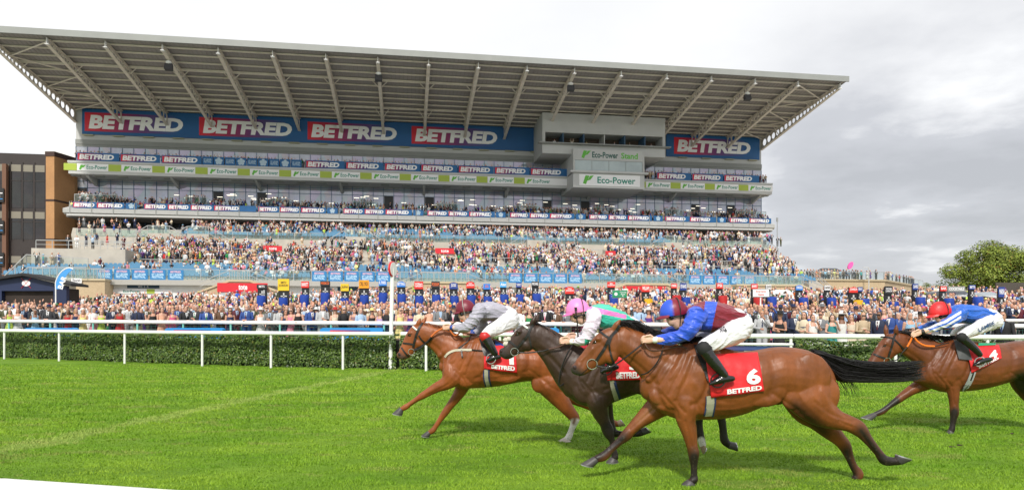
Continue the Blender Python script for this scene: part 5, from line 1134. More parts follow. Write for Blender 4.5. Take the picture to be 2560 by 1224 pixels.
for o_ in (0, 1.6):
    f.beam((L*.12, -1.2-o_*.4, zt+1.2), (L*.62, -1.4-o_*.4, .9), .08); f.beam((L*.12, -1.2-o_*.4, zt+.6), (L*.62, -1.4-o_*.4, .3), .06)
    for k in range(7): f.beam((L*(.12+.5*k/6), -1.25-o_*.4, (zt+1.2)*(1-k/6)+.9*k/6), (L*(.12+.5*k/6), -1.25-o_*.4, max(0, (zt+.0)*(1-k/6)-.1)), .05)
obj('stair_rail', f.mesh('stair_rail', [steel]), root)
b = MB(); b.prism([(L*.05, 0), (L*.62, 0), (L*.12, zt), (L*.05, zt)], 'y', -2.2, -.05); obj('stair', b.mesh('stair', [concrete]), root)
b = MB(); b.box(L*.72, L*.78, -.03, -.003, 1.4, 2.8); obj('window', b.mesh('window', [pale_grey]), root)
for x in np.arange(.8, L-.3, .5):
    for y in (.7, 1.4, 2.2):
        if random.random() < (.75 if x < L*.55 else .5): CROWD.append((SW(u0+x, vp+y, 2+zt+.02), TH, False))
for x in np.arange(.1, .9, .035): CROWD.append((SW(u0+L+(u2-L)*x-.5, vp+20*x+.3, 2+zt+.02), TH, False)) if random.random() < .5 else None
b = MB(); zt_ = Z(655, 2050, 32); b.loft([[(-4, -2, 0), (3, -2, 0), (3, 3, 0), (-4, 3, 0)], [(-2, 0, 1.7), (1, 0, 1.7), (1, 1, 1.7), (-2, 1, 1.7)]]); o = b.build('roof_gable', mat('slate', (.06, .065, .075), .6), loc=SW(U(2080, 52), 52, Z(690, 2080, 52)), rz=TH); tag(o, 'dark slate roof showing over the crowd on the pavilion', 'roof')
b = MB(); x = U(2172, 12); z = Z(700, 2172, 12); o0 = SW(x, 12, 3); h_ = Z(668, 2172, 12)-3; b.tube([(0, 0, 0), (0, 0, h_)], .08, 8); b.beam((0, 0, h_), (-1.0, 0, h_), .09); o = b.build('lamp_post', pale_grey, loc=o0, rz=TH); tag(o, 'thin grey lamp post in front of the pavilion roof terrace', 'lamp post')
b = MB(); ua_ = U(1943, 15); b.tube([(0, 0, 0), (0, 0, 4.6)], .05, 6); b.box(-.12, .12, -.06, .06, 4.3, 4.9); o = b.build('speaker_pole', mid_grey, loc=SW(ua_, 15, Z(625, 1943, 15)), rz=TH); tag(o, 'thin pole with a small speaker on the right end of the terrace', 'pole')
b = MB(); rr = []
for k in range(14): a = 2*math.pi*k/14; rr.append((.42*math.cos(a), .4+.68*math.sin(a)))
b.prism([(x*.9+z*.35, z*.85) for x, z in rr], 'y', 0, .25); o = b.build('inflatable', mat('hot_pink', (.85, .12, .42), .5), loc=SW(U(2125, vp+1), vp+1, 2+zt+2.1), rz=TH); tag(o, 'hot pink inflatable held above the pavilion crowd', 'inflatable')
def trailer(px0, px1, y0, y1, Y, m, label, nm='trailer'):
    xa, xb = PX(px0, Y), PX(px1, Y); zg = lawn_z(xa, Y); Lx = xb-xa; h = PZ(y0, Y)-zg; root = empty(nm, (xa, Y, zg)); tag(root, label, 'trailer', 'catering trailers'); r = h*.38; pr = [(0, .35), (Lx, .35), (Lx, h-r)]+[(Lx-r+r*math.cos(a), h-r+r*math.sin(a)) for a in np.linspace(.1, math.pi/2, 6)]+[(r-r*math.sin(a), h-r+r*math.cos(a)) for a in np.linspace(0, math.pi/2, 6)]
    b = MB(); b.prism(pr, 'y', 0, 2.2); me = b.mesh('body', [m]); smart_smooth(me, 30); obj('body', me, root)
    b = MB(); b.box(Lx*.25, Lx*.75, -.03, -.003, h*.42, h*.78); obj('serving_hatch', b.mesh('serving_hatch', [dark_grey]), root)
    b = MB(); b.add([(Lx*.22, -.01, h*.80), (Lx*.78, -.01, h*.80), (Lx*.78, -1.0, h*.72), (Lx*.22, -1.0, h*.72), (Lx*.22, -.01, h*.83), (Lx*.78, -.01, h*.83), (Lx*.78, -1.0, h*.75), (Lx*.22, -1.0, h*.75)], [(0, 1, 2, 3), (7, 6, 5, 4), (2, 6, 7, 3), (0, 4, 5, 1), (1, 5, 6, 2), (3, 7, 4, 0)]); obj('awning', b.mesh('awning', [pale_grey]), root)
    for f_ in (.3, .7):
        b = MB(); b.tube([(Lx*f_, -.02, .36), (Lx*f_, .25, .36)], .34, 14); obj('wheel', b.mesh('wheel', [black_m]), root)
    return root
trailer(2330, 2428, 727, 745, 60, mat('dark_trailer', (.10, .11, .13), .35, var=.1), 'long dark grey drinks trailer under the cocktail sign')
trailer(2444, 2500, 729, 760, 58, mat('pale_trailer', (.34, .38, .42), .35, var=.1), 'pale blue grey rounded trailer before the tree')
trailer(1925, 1985, 724, 742, 62, white_paint, 'white catering trailer between the boards before the brick bay')
xa, xb = PX(2370, 59), PX(2413, 59); root = empty('bar_sign', (xa, 59, PZ(728, 59))); tag(root, 'grey cocktail bar sign with pale letters on the dark trailer', 'sign'); b = MB(); b.box(0, xb-xa, 0, .12, 0, .44); obj('panel', b.mesh('panel', [mid_grey]), root); b = MB(); add_text(b, 'COCKTAILS', .1, xb-xa-.1, -.006, .1, .34, .03); obj('lettering', b.mesh('lettering', [white_print]), root)
# flower bed and back fence at the far right
b = MB(); Yb = 24.5
fl = mat('red_flowers', (.5, .015, .03), .6); fx0, fx1 = PX(2310, Yb), PX(2640, Yb); zf = lawn_z(fx0, Yb); nF = 2600
pts = np.stack([fx0+rng.random(nF)*(fx1-fx0), Yb+rng.random(nF)*.9, zf+.15+.35*rng.random(nF)], 1)
def fcol(n, p):
    c = np.tile(np.array([[.50, .015, .03]]), (n, 1)); g_ = (p[:, 2] < zf+.27); c[g_] = [.03, .08, .015]; return c
o = leaf_cloud('flower_bed', pts, np.tile(np.array([[0, -.6, .8]]), (nF, 1)), .10, None, fcol, asp=.8); tag(o, 'bed of red flowers behind the rail at the far right', 'flowers', kind='stuff')
b = MB(); b.box(0, 40, 0, .15, 0, 2.2); o = b.build('board_fence', mat('fence_wood', (.07, .06, .05), .85, var=.2), loc=(PX(2490, 72), 72, lawn_z(35, 72))); tag(o, 'dark board fence under the tree at the right edge', 'fence')
def tree(px, Y, ytop, ybase, wpx, label, n=9000, hue=0, lo=.14, seed=1):
    r_ = random.Random(seed); x = PX(px, Y); z = 2.0; s = Y/FOC; h = PZ(ytop, Y)-z; w_ = wpx*s/2; root = empty('tree', (x, Y, z)); tag(root, label, 'tree', 'trees right of the stand')
    b = MB(); b.tube([(0, 0, -1), (.1, 0, h*.3), (-.1, .1, h*.6), (0, 0, h*.85)], [.5*h/12, .38*h/12, .22*h/12, .06], 9)
    for k in range(9):
        a = r_.random()*6.28; zz = h*r_.uniform(.25, .6); e = Vector((math.cos(a)*w_*.75, math.sin(a)*w_*.75, zz+h*.28)); b.tube([(0, 0, zz), e*.5+Vector((0, 0, zz*.5+.3)), e], [.16*h/12, .10*h/12, .03], 6)
    obj('trunk', b.mesh('trunk', [mat('bark', (.06, .045, .03), .9, var=.3)], True), root)
    C_ = []; 
    for k in range(64):
        t = r_.random(); zz = h*(lo+(1-lo)*t); rad = w_*math.sqrt(max(.02, 1-((zz/h-.52)/.52)**2))*(.35+.62*r_.random()); a = r_.random()*6.28
        C_.append((rad*math.cos(a), rad*math.sin(a), zz*.97, w_*r_.uniform(.20, .36), r_.uniform(.6, 1.25)))
    pts, nr, br = [], [], []
    for (cx_, cy_, cz_, cr, bb_) in C_:
        m_ = n//64; d = rng.normal(size=(m_, 3)); d /= np.linalg.norm(d, axis=1)[:, None]; q = cr*(.55+.5*rng.random(m_))[:, None]*d*np.array([1.15, 1.15, .8]); pts.append(q+np.array([cx_, cy_, cz_])); nr.append(d*.6+np.array([0, -.2, .6])); br.append(np.full(m_, bb_))
    pts = np.concatenate(pts); nr = np.concatenate(nr); nr /= np.linalg.norm(nr, axis=1)[:, None]; br = np.concatenate(br)
    def tcol(n_, p): r = rng.random(n_)[:, None]; c = np.array([[.085, .125, .015]])*(1-r)+np.array([[.25, .31, .045]])*r; c = c*br[:, None]; c[rng.random(n_) < .04] = [.22, .13, .02]; return c
    o = leaf_cloud('crown', pts, nr, .30*h/12, root, tcol, m=mat('tree_leaf', (.1, .15, .03), .55, spec=.3, attr='col'), asp=.62); return root
tree(2466, 92, 615, 760, 190, 'large olive green tree behind the trailers at the right', 42000, seed=3)
tree(2570, 88, 635, 760, 150, 'second rounded tree cut by the right edge', 26000, seed=5)
tree(2322, 130, 706, 740, 46, 'small distant tree at the corner of the pavilion', 2500, seed=7)
tree(2640, 100, 620, 760, 160, 'third tree mostly outside the right edge', 5000, seed=9)
o = crowd_mesh(CROWD, 'crowd'); tag(o, 'dense crowd of racegoers filling the lawn and the stand behind the first rows', 'crowd', kind='stuff')
# ================================================================ HORSES AND JOCKEYS
def W(x, y, Y): return Vector(((x-CX)*Y/FOC, Y, H+(HY-y)*Y/FOC))
def chain(b, rows, Y0, n=18, sub=4, vert=False, ex=2.0, fix=None):
    """rows of (px, py, lateral metres, half thickness px, half width px): a rounded tapering limb in true metres"""
    S = Y0/FOC; R = spline(rows, sub); pts = [W(r[0], r[1], Y0+r[2]) for r in R]; rings = []
    for i, p in enumerate(pts):
        t = (pts[min(i+1, len(pts)-1)]-pts[max(i-1, 0)]).normalized()
        if vert: t = Vector((1, 0, 0))
        lat = Vector((0, 1, 0)); lat = (lat-t*lat.dot(t)).normalized(); up = t.cross(lat)
        a, c = max(R[i][3], .5)*S*(1+R[i][2]/Y0), max(R[i][4], .5)*S*(1+R[i][2]/Y0); ring = []
        for k in range(n):
            th = 2*math.pi*k/n; cs, sn = math.cos(th), math.sin(th)
            ring.append(p+up*(a*math.copysign(abs(sn)**(2/ex), sn))+lat*(c*math.copysign(abs(cs)**(2/ex), cs)))
        rings.append(ring)
    def capring(r, p, d, k): return [p+(q-p)*k+d for q in r]
    t0 = (pts[0]-pts[1]).normalized(); t1 = (pts[-1]-pts[-2]).normalized(); e0 = min(R[0][3], R[0][4])*S; e1 = min(R[-1][3], R[-1][4])*S
    rings = [capring(rings[0], pts[0], t0*e0*.75, .4), capring(rings[0], pts[0], t0*e0*.45, .8)]+rings+[capring(rings[-1], pts[-1], t1*e1*.45, .8), capring(rings[-1], pts[-1], t1*e1*.75, .4)]
    b.loft(rings)
def fuse(b, voxel, smooth, name='body'):
    me = b.mesh(name); o = bpy.data.objects.new(name, me); COL.objects.link(o)
    r = o.modifiers.new('r', 'REMESH'); r.mode = 'VOXEL'; r.voxel_size = voxel
    s = o.modifiers.new('s', 'SMOOTH'); s.iterations = smooth; s.factor = .5
    me = from_eval(o); me.polygons.foreach_set('use_smooth', [True]*len(me.polygons)); return me
def bvh_of(me): return BVHTree.FromPolygons([v.co.copy() for v in me.vertices], [tuple(p.vertices) for p in me.polygons])
CAM = Vector((0, 0, H))
def hit(bv, x, y, Y0, lift=.004):
    d = Vector(((x-CX)/FOC, 1, (HY-y)/FOC)).normalized(); loc, nr, _, _ = bv.ray_cast(CAM, d)
    if loc is None: return W(x, y, Y0-.02), Vector((0, -1, 0))
    if nr.dot(d) > 0: nr = -nr
    return loc+nr*lift, nr
def px_of(v): return CX+v[0]*FOC/v[1], HY-(v[2]-H)*FOC/v[1]
def seg_d(x, y, ax, ay, bx, by):
    dx, dy = bx-ax, by-ay; t = max(0, min(1, ((x-ax)*dx+(y-ay)*dy)/(dx*dx+dy*dy+1e-9))); return math.hypot(x-ax-t*dx, y-ay-t*dy)
def paint(me, fn, name='col'):
    ca = me.color_attributes.new(name, 'FLOAT_COLOR', 'POINT'); cs = []
    for v in me.vertices: cs += [*fn(v.co), 1]
    ca.data.foreach_set('color', cs)
def shift(me, org):
    n = len(me.vertices); a = np.empty(n*3); me.vertices.foreach_get('co', a); a = a.reshape(-1, 3)-np.array(org); me.vertices.foreach_set('co', a.ravel()); me.update()
def lerp(a, b, t): return tuple(a[i]+(b[i]-a[i])*t for i in range(3))
def coat_mat(name, rough=.36):
    m = bpy.data.materials.new(name); m.use_nodes = True; t = m.node_tree; b = t.nodes['Principled BSDF']
    a = N(t, 'ShaderNodeAttribute', attribute_name='col'); tcn = N(t, 'ShaderNodeTexCoord')
    n1_ = noise(t, tcn.outputs['Object'], 3.6, 5, .6); mp = N(t, 'ShaderNodeMapping'); mp.inputs['Scale'].default_value = (1.2, 1, .45); wire(t, tcn.outputs['Object'], mp.inputs[0])
    n2_ = noise(t, mp.outputs[0], 9, 3, .5); n3_ = noise(t, tcn.outputs['Object'], 260, 2, .6)
    c = mix(t, 1, a.outputs['Color'], ramp(t, n1_.outputs['Fac'], [(.28, (.58,)*3), (.72, (1.28,)*3)]), 'MULTIPLY')
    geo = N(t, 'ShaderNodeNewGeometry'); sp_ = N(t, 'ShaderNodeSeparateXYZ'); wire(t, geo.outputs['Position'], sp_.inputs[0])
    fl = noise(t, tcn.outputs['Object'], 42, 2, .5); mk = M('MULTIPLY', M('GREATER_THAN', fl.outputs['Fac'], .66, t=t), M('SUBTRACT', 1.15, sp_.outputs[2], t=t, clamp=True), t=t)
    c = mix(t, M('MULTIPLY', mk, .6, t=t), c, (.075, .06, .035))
    wire(t, c, b.inputs['Base Color']); b.inputs['Roughness'].default_value = rough; b.inputs['Specular IOR Level'].default_value = .40
    b.inputs['Coat Weight'].default_value = .05; b.inputs['Coat Roughness'].default_value = .4
    b1 = N(t, 'ShaderNodeBump'); b1.inputs['Strength'].default_value = .38; b1.inputs['Distance'].default_value = .035; wire(t, n2_.outputs['Fac'], b1.inputs['Height'])
    b2 = N(t, 'ShaderNodeBump'); b2.inputs['Strength'].default_value = .16; b2.inputs['Distance'].default_value = .004; wire(t, n3_.outputs['Fac'], b2.inputs['Height']); wire(t, b1.outputs[0], b2.inputs['Normal'])
    wire(t, b2.outputs[0], b.inputs['Normal']); return m
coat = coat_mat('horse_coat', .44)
hair_black = mat('horse_hair_black', (.009, .008, .008), .42, spec=.4)
hair_chest = mat('horse_hair_chestnut', (.16, .05, .018), .45)
leather = mat('black_leather', (.012, .011, .011), .38, bump=.15, bscale=80)
leather_br = mat('brown_leather', (.07, .025, .012), .45)
rein_or = mat('orange_rein_grip', (.55, .13, .02), .6); rein_hot = mat('hot_orange_rein', (.85, .19, .01), .55)
chrome = mat('bit_steel', (.6, .6, .6), .2, metal=.9)
eye_h = mat('horse_eye', (.012, .007, .005), .05, spec=.9)
hoof_white = mat('hoof_white', (.5, .45, .38), .6, var=.2, vscale=12); hoof_m = mat('hoof_horn', (.06, .055, .055), .5, var=.3, vscale=12); hoof_pale = mat('hoof_pale', (.34, .25, .16), .55, var=.25, vscale=12); shoe_m = mat('horse_shoe', (.5, .5, .5), .3, metal=.8)
cloth_red = mat('saddle_cloth_red', (.66, .012, .018), .6, var=.08, vscale=5, bump=.5, bscale=9)
girth_m = mat('girth_webbing', (.36, .35, .26), .8); girth_edge = mat('girth_edge', (.015, .03, .10), .7); girth_grey = mat('girth_grey', (.33, .35, .35), .7)
def torus(b, c, R, r, nx_=(1, 0, 0), nz_=(0, 0, 1), n=22, m=6):
    c = Vector(c); a = Vector(nx_).normalized(); d = Vector(nz_).normalized(); k = a.cross(d); rings = []
    for i in range(n+1):
        th = 2*math.pi*i/n; e = a*math.cos(th)+d*math.sin(th); rings.append([c+e*(R+r*math.cos(2*math.pi*j/m))+k*r*math.sin(2*math.pi*j/m) for j in range(m)])
    b.loft(rings, cap=False)
def strand(b, pts, r):
    b.tube(pts, [r*(1-.75*i/(len(pts)-1)) for i in range(len(pts))], 4)
def poly_dist(X, Y, pts):
    D = np.full(len(X), 1e9)
    for (ax, ay), (bx, by) in zip(pts, pts[1:]):
        dx, dy = bx-ax, by-ay; t = np.clip(((X-ax)*dx+(Y-ay)*dy)/(dx*dx+dy*dy+1e-9), 0, 1); D = np.minimum(D, np.hypot(X-ax-t*dx, Y-ay-t*dy))
    return D
def sculpt(me, Y0, lines):      # muscle edges, tendons and veins pressed into or raised from the skin, on both flanks
    n = len(me.vertices); co = np.empty(n*3); me.vertices.foreach_get('co', co); co = co.reshape(-1, 3); nr = np.empty(n*3); me.vertices.foreach_get('normal', nr); nr = nr.reshape(-1, 3)
    Ym = np.minimum(co[:, 1], 2*Y0-co[:, 1]); X = CX+co[:, 0]*FOC/Ym; Yp_ = HY-(co[:, 2]-H)*FOC/Ym; d = np.zeros(n)
    for pts, w_, amp in lines: d += amp*np.exp(-(poly_dist(X, Yp_, [tuple(p) for p in spline(pts, 4)])/w_)**2)
    d *= np.clip((np.abs(nr[:, 1])-.15)/.4, 0, 1); co += nr*d[:, None]; me.vertices.foreach_set('co', co.ravel()); me.update()
BODY_LINES = [([(1702, 872), (1684, 908), (1664, 940), (1650, 962)], 5, -.010), ([(1718, 884), (1702, 925), (1686, 955), (1672, 985)], 4.5, -.009), ([(1735, 895), (1722, 935), (1704, 970), (1694, 1000)], 4.5, -.008), ([(1710, 880), (1693, 915), (1676, 945)], 4, .006), ([(1727, 890), (1712, 930), (1695, 965)], 4, .006), ([(1690, 866), (1672, 895), (1652, 925), (1640, 945)], 5, -.007),
    ([(1772, 925), (1768, 965), (1752, 998), (1730, 1012)], 7, -.014), ([(1688, 1002), (1700, 1018), (1712, 1030)], 5, -.010), ([(1742, 1012), (1750, 1030), (1746, 1050)], 5, -.009), ([(1655, 985), (1672, 1005), (1688, 1022), (1696, 1045)], 5, -.010), ([(1640, 962), (1646, 988), (1660, 1010)], 6, -.010), ([(1735, 955), (1748, 975), (1745, 1000)], 8, .006),
    ([(1925, 890), (1936, 930), (1934, 965), (1922, 990)], 10, -.016), ([(1935, 985), (1958, 1000), (1985, 1018), (2008, 1032)], 6, -.010), ([(2046, 890), (2050, 930), (2048, 975), (2060, 1015)], 7, -.008), ([(1985, 885), (1992, 925), (1984, 965), (1992, 1000)], 9, -.006), ([(1960, 890), (1965, 930), (1960, 970)], 12, .006), ([(2000, 1035), (2030, 1050), (2060, 1062)], 5, -.006), ([(2040, 1005), (2070, 1030), (2105, 1045), (2132, 1052)], 5, -.006),
    ([(1800, 1000), (1840, 1008), (1880, 1004), (1915, 990)], 6, -.004), ([(1790, 1022), (1830, 1022), (1870, 1014)], 3, .003)]+[([(x, 905), (x+6, 950), (x-2, 1000)], 7, -.004) for x in (1808, 1836, 1864, 1892)]
def moved_lines(gx, gy, sf, sb, sy): return [([(gx+(x-1768)*(sf if x < 1768 else sb), gy+(y-1043)*sy) for x, y in pts], w_*sy, amp*.85) for pts, w_, amp in BODY_LINES]
from mathutils import noise as mnoise
def creases(me, axis, amp, along=3.2, across=15, seed=0):      # sharp cloth folds running along a direction
    n = len(me.vertices); ax = Vector(axis).normalized(); b_ = ax.cross(Vector((0, 1, 0))).normalized(); nv = [v.normal.copy() for v in me.vertices]
    for v, nn in zip(me.vertices, nv):
        p = v.co; s, t = p.dot(ax), p.dot(b_); wv = mnoise.noise(Vector((s*4+seed, t*4, p.y*4)))*.035
        q = Vector((s*along+seed, (t+wv)*across, p.y*across*.55)); r1 = 1-abs(mnoise.noise(q)); r2 = 1-abs(mnoise.noise(q*2.1+Vector((5, 3, 1))))
        v.co = p+nn*(amp*(r1**5*1.2-.45)+amp*.35*(r2**4-.4))
    me.update()
def horse(spec):
    Y0 = spec['Y']; S = Y0/FOC; b = MB()
    chain(b, [((x), (t+bo)/2, 0, (bo-t)/2, w_) for x, t, bo, w_ in spec['torso']], Y0, 26, 3, vert=True, ex=2.25)
    for nm in ('neck', 'head'): chain(b, [(r[0], r[1], 0, r[2], r[3]) for r in spec[nm]], Y0, 20, 4, ex=2.15 if nm == 'neck' else 2.4)
    for L in spec['legs']: chain(b, [(r[0], r[1], L['lat']*(1 if i else .55), r[2], r[3]) for i, r in enumerate(L['rows'])], Y0+0, 14, 4)
    for e in spec['ears']:
        (bx, by), (tx, ty), lat = e; p0, p1 = W(bx, by, Y0)+Vector((0, lat*.7, 0)), W(tx, ty, Y0)+Vector((0, lat, 0)); d = p1-p0
        b.tube([p0-d*.2, p0+d*.15, p0+d*.45, p0+d*.8, p1], [.024, .034, .036, .018, .004], 9)
    for m_ in spec['muscles']:      # (px, py, rx, ry, rotation, how far it stands proud, side)
        x, y, rx, ry, ro, out_ = m_; out_ -= .024 if min(rx, ry)*S < .11 else .018
        for s in (-1, 1):
            c = W(x, y, Y0)+Vector((0, s*out_, 0)); b.ell(c, (rx*S, .055, ry*S), 14, 10, Matrix.Rotation(R_(ro), 3, 'Y'))
    # brow, cheekbone, nostril and lips
    hx, hy, hl = spec['brow']; 
    for s in (-1, 1): b.ell(W(hx, hy, Y0)+Vector((0, s*hl, 0)), (.038, .022, .028), 10, 8)
    me = fuse(b, .0095, 6, 'horse'); sculpt(me, Y0, spec['lines']); bv = bvh_of(me); base = spec['col']; dark = spec.get('dark', (.012, .009, .008))
    def cf(co):
        x, y = px_of(co); c = base
        for (ax, ay, bx, by, r, col, soft) in spec['points']:
            d = seg_d(x, y, ax, ay, bx, by)
            if d < r: c = lerp(c, col, min(1, (r-d)/(r*soft)))
        return c
    paint(me, cf); org = Vector(((spec['root']-CX)*S, Y0, 0))
    shift(me, org); r = obj('horse', me, loc=org, m=coat); tag(r, spec['label'], 'horse', 'racehorses galloping past the winning post')
    def ch(name, bb, m, parent=r, sm=True):
        me_ = bb.mesh(name, m if isinstance(m, list) else [m], sm, org)
        if sm: smart_smooth(me_, 40)
        return obj(name, me_, parent)
    # eye and nostril on both sides
    ex, ey = spec['eye']; p, nr = hit(bv, ex, ey, Y0, -.010)
    for s in (-1, 1):
        q = Vector((p.x, p.y if s < 0 else 2*Y0-p.y, p.z)); bb = MB(); bb.ell(q, (.029, .017, .021), 12, 9); ch('eye', bb, eye_h)
        bb = MB(); bb.tube([q+Vector((-.038, s*.010, -.012)), q+Vector((-.016, s*.016, .020)), q+Vector((.014, s*.016, .021)), q+Vector((.042, s*.008, .006))], [.003, .007, .007, .003], 5); ch('eyelid', bb, mat('eyelid', lerp(base, (0, 0, 0), .6), .5))
    nx_, ny_ = spec['nostril']; p, nr = hit(bv, nx_, ny_, Y0, -.002)
    for s in (-1, 1):
        q = Vector((p.x, p.y if s < 0 else 2*Y0-p.y, p.z)); bb = MB(); bb.ell(q, (.030, .009, .021), 12, 8, Matrix.Rotation(R_(35), 3, 'Y')); ch('nostril', bb, mat('nostril', (.022, .007, .007), .6))
    for (kx, ky), (tx, ty), (lx, ly), lat, hw, pale in spec['hooves']:      # coronet, toe, heel
        la = Vector((0, 1, 0)); o_ = la*lat; a = W(kx, ky, Y0+lat); t = W(tx, ty, Y0+lat); e = W(lx, ly, Y0+lat); h_ = hw*S; mid = (t+e)/2; ax = (t-e).normalized(); n_ = la.cross(ax); n_ = n_ if n_.dot(a-mid) > 0 else -n_
        hl = (t-e).length/2; cu = (ax*.80+n_*.0)+((a-mid).normalized().cross(la))*0; rings = []
        for f in (-.12, .0, .25, .6, .93, 1.0):
            g = min(max(f, 0), 1); c = a+(mid-a)*f; ra = (h_*1.02)*(1-g)+hl*1.0*g; rb = h_*(1-g)+hl*.82*g
            if f < 0: ra, rb = h_*.9, h_*.88
            if f == 1.0: ra, rb = ra*.97, rb*.97
            rings.append([c+ax*(math.cos(q)*ra)+la*(math.sin(q)*rb)-n_*0+n_*(.35*h_*math.cos(q)*(1-g)) for q in np.linspace(0, 2*math.pi, 18, endpoint=False)])
        bb = MB(); bb.loft(rings); ho = ch('hoof', bb, (hoof_m, hoof_pale, hoof_white)[pale])
        bb = MB(); bb.loft([[mid-n_*d_+ax*(math.cos(q)*hl*1.0)+la*(math.sin(q)*hl*.82) for q in np.linspace(0, 2*math.pi, 18, endpoint=False)] for d_ in (.001, .011)]); ch('shoe', bb, shoe_m, ho)
    if 'mouth' in spec:
        bb = MB(); line = [hit(bv, q[0], q[1], Y0, .0005)[0] for q in spline(spec['mouth'], 4)]; bb.tube(line, .0035, 5); ch('mouth', bb, mat('mouth_line', (.012, .008, .008), .6))
    # mane along the crest
    cr = spline([(x, y) for x, y in spec['crest']], 8); bb = MB(); n = spec.get('mane_n', 260)
    for i in range(n):
        t = random.random(); k = t*(len(cr)-1); i0 = int(k); f = k-i0; q = cr[i0]*(1-f)+cr[min(i0+1, len(cr)-1)]*f
        s = random.choice((-1, 1, 1)); p = W(q[0], q[1]+2, Y0)+Vector((0, random.gauss(0, .012), 0)); l = spec['mane_len']*random.uniform(.6, 1.25); fl = spec['mane_fly']*random.uniform(.4, 1.3)
        strand(bb, [p, p+Vector((l*.30, s*.02, fl*.30+.012)), p+Vector((l*.65, s*.045, fl*.45-l*.10)), p+Vector((l, s*.06, fl*.5-l*.42))], .0075)
    ch('mane', bb, spec['hair'])
    for wx, wy, n, l in spec.get('wisps', []):
        bb = MB()
        for i in range(n):
            p = W(wx+random.uniform(-9, 9), wy+random.uniform(-2, 4), Y0)+Vector((0, random.uniform(-.03, .03), 0)); a = random.uniform(-.3, 1.2)
            strand(bb, [p, p+Vector((l*.3*math.cos(a), 0, l*.4)), p+Vector((l*.8*math.cos(a), .02, l*.45)), p+Vector((l*1.25, .03, l*random.uniform(-.1, .4)))], .0035)
        ch('forelock', bb, spec['hair'])
    if 'tail' in spec:
        top, bot = spline(spec['tail'][0], 6), spline(spec['tail'][1], 6); bb = MB(); K = len(top)
        for i in range(820):
            f = random.random(); e = 1-.5*random.random()**1.6; wv = random.gauss(0, .09); ph = random.random()*6; am = random.uniform(0, .022); lat = random.gauss(0, .028)
            pts = []
            for j in np.linspace(0, (K-1)*e, 12):
                j0 = int(j); ff = j-j0; a = top[j0]*(1-ff)+top[min(j0+1, K-1)]*ff; c = bot[j0]*(1-ff)+bot[min(j0+1, K-1)]*ff; u = j/(K-1)
                g = min(1.05, max(-.05, f+wv*u*3)); q = a*(1-g)+c*g; pts.append(W(q[0], q[1], Y0)+Vector((0, lat*(.5+u)+am*math.sin(ph+u*7), am*math.sin(ph*2+u*9))))
            strand(bb, pts, .0048)
        for i in range(46):
            x0 = random.uniform(2075, 2150); p = W(x0, 945-random.random()*12, Y0)+Vector((0, random.gauss(0, .03), 0)); l = random.uniform(.05, .26)*(1.3 if x0 < 2120 else .5); dx = random.uniform(.02, .16)
            strand(bb, [p, p+Vector((dx*.5, 0, -l*.3)), p+Vector((dx, 0, -l*.65)), p+Vector((dx*1.1, 0, -l))], .003)
        ch('tail', bb, spec['hair'])
    # bridle straps lie on the head; every strap has its mirror on the far side
    brs = {}
    for s in (1, -1):
        bb = MB()
        for wd, pts in spec['bridle']:
            P = spline(pts, 5); line = []
            for q in P:
                p, nr = hit(bv, q[0], q[1], Y0, .006); line.append(Vector((p.x, p.y if s < 0 else 2*Y0-p.y, p.z)))
            for i in range(len(line)-1):
                d = (line[i+1]-line[i]).normalized(); sd_ = Vector((0, s, 0)); a = d.cross(sd_).normalized()*wd*S/2
                bb.add([line[i]-a, line[i]+a, line[i+1]+a*1.0, line[i+1]-a, line[i]-a+sd_*.006, line[i]+a+sd_*.006, line[i+1]+a+sd_*.006, line[i+1]-a+sd_*.006], [(0, 1, 2, 3), (7, 6, 5, 4), (0, 4, 5, 1), (1, 5, 6, 2), (2, 6, 7, 3), (3, 7, 4, 0)])
        br = ch('bridle', bb, leather, sm=False)
        bb = MB(); p, nr = hit(bv, *spec['bit'][:2], Y0, .014)
        torus(bb, (p.x, p.y if s < 0 else 2*Y0-p.y, p.z), spec['bit'][2]*S, .0055); ch('bit', bb, chrome, br)
    if 'brow_band' in spec:
        bb = MB(); P = spline(spec['brow_band'], 5); line = [hit(bv, q[0], q[1], Y0, .012)[0] for q in P]; bb.tube(line, .013, 6); ch('brow_band', bb, white_paint, br)
    if 'noseband' in spec:
        bb = MB(); p, nr = hit(bv, *spec['noseband'], Y0, .0)
        for k in range(9): bb.ell(p+Vector((random.uniform(-.02, .02), random.uniform(-.03, .03), random.uniform(-.04, .04))), (.035, .035, .03), 7, 5)
        ch('sheepskin', bb, mat('sheepskin', (.6, .56, .48), .9, bump=.6, bscale=60), br)
    for nm, m_, rad, pts in spec['reins']:
        bb = MB(); bb.tube([W(x, y, Y0+l) for x, y, l in spline(pts, 6)], rad, 7); ch(nm, bb, m_)
    for nm, m_, wd, pts in spec.get('surface_straps', []):
        bb = MB(); line = [hit(bv, q[0], q[1], Y0, .008)[0] for q in spline(pts, 7)]
        for i in range(len(line)-1):
            d = (line[i+1]-line[i]).normalized(); a = d.cross(Vector((0, -1, 0))).normalized()*wd*S/2; o_ = Vector((0, -.008, 0))
            bb.add([line[i]-a, line[i]+a, line[i+1]+a, line[i+1]-a, line[i]-a+o_, line[i]+a+o_, line[i+1]+a+o_, line[i+1]-a+o_], [(0, 1, 2, 3), (7, 6, 5, 4), (0, 4, 5, 1), (2, 6, 7, 3), (1, 5, 6, 2), (3, 7, 4, 0)])
        ch(nm, bb, m_, sm=False)
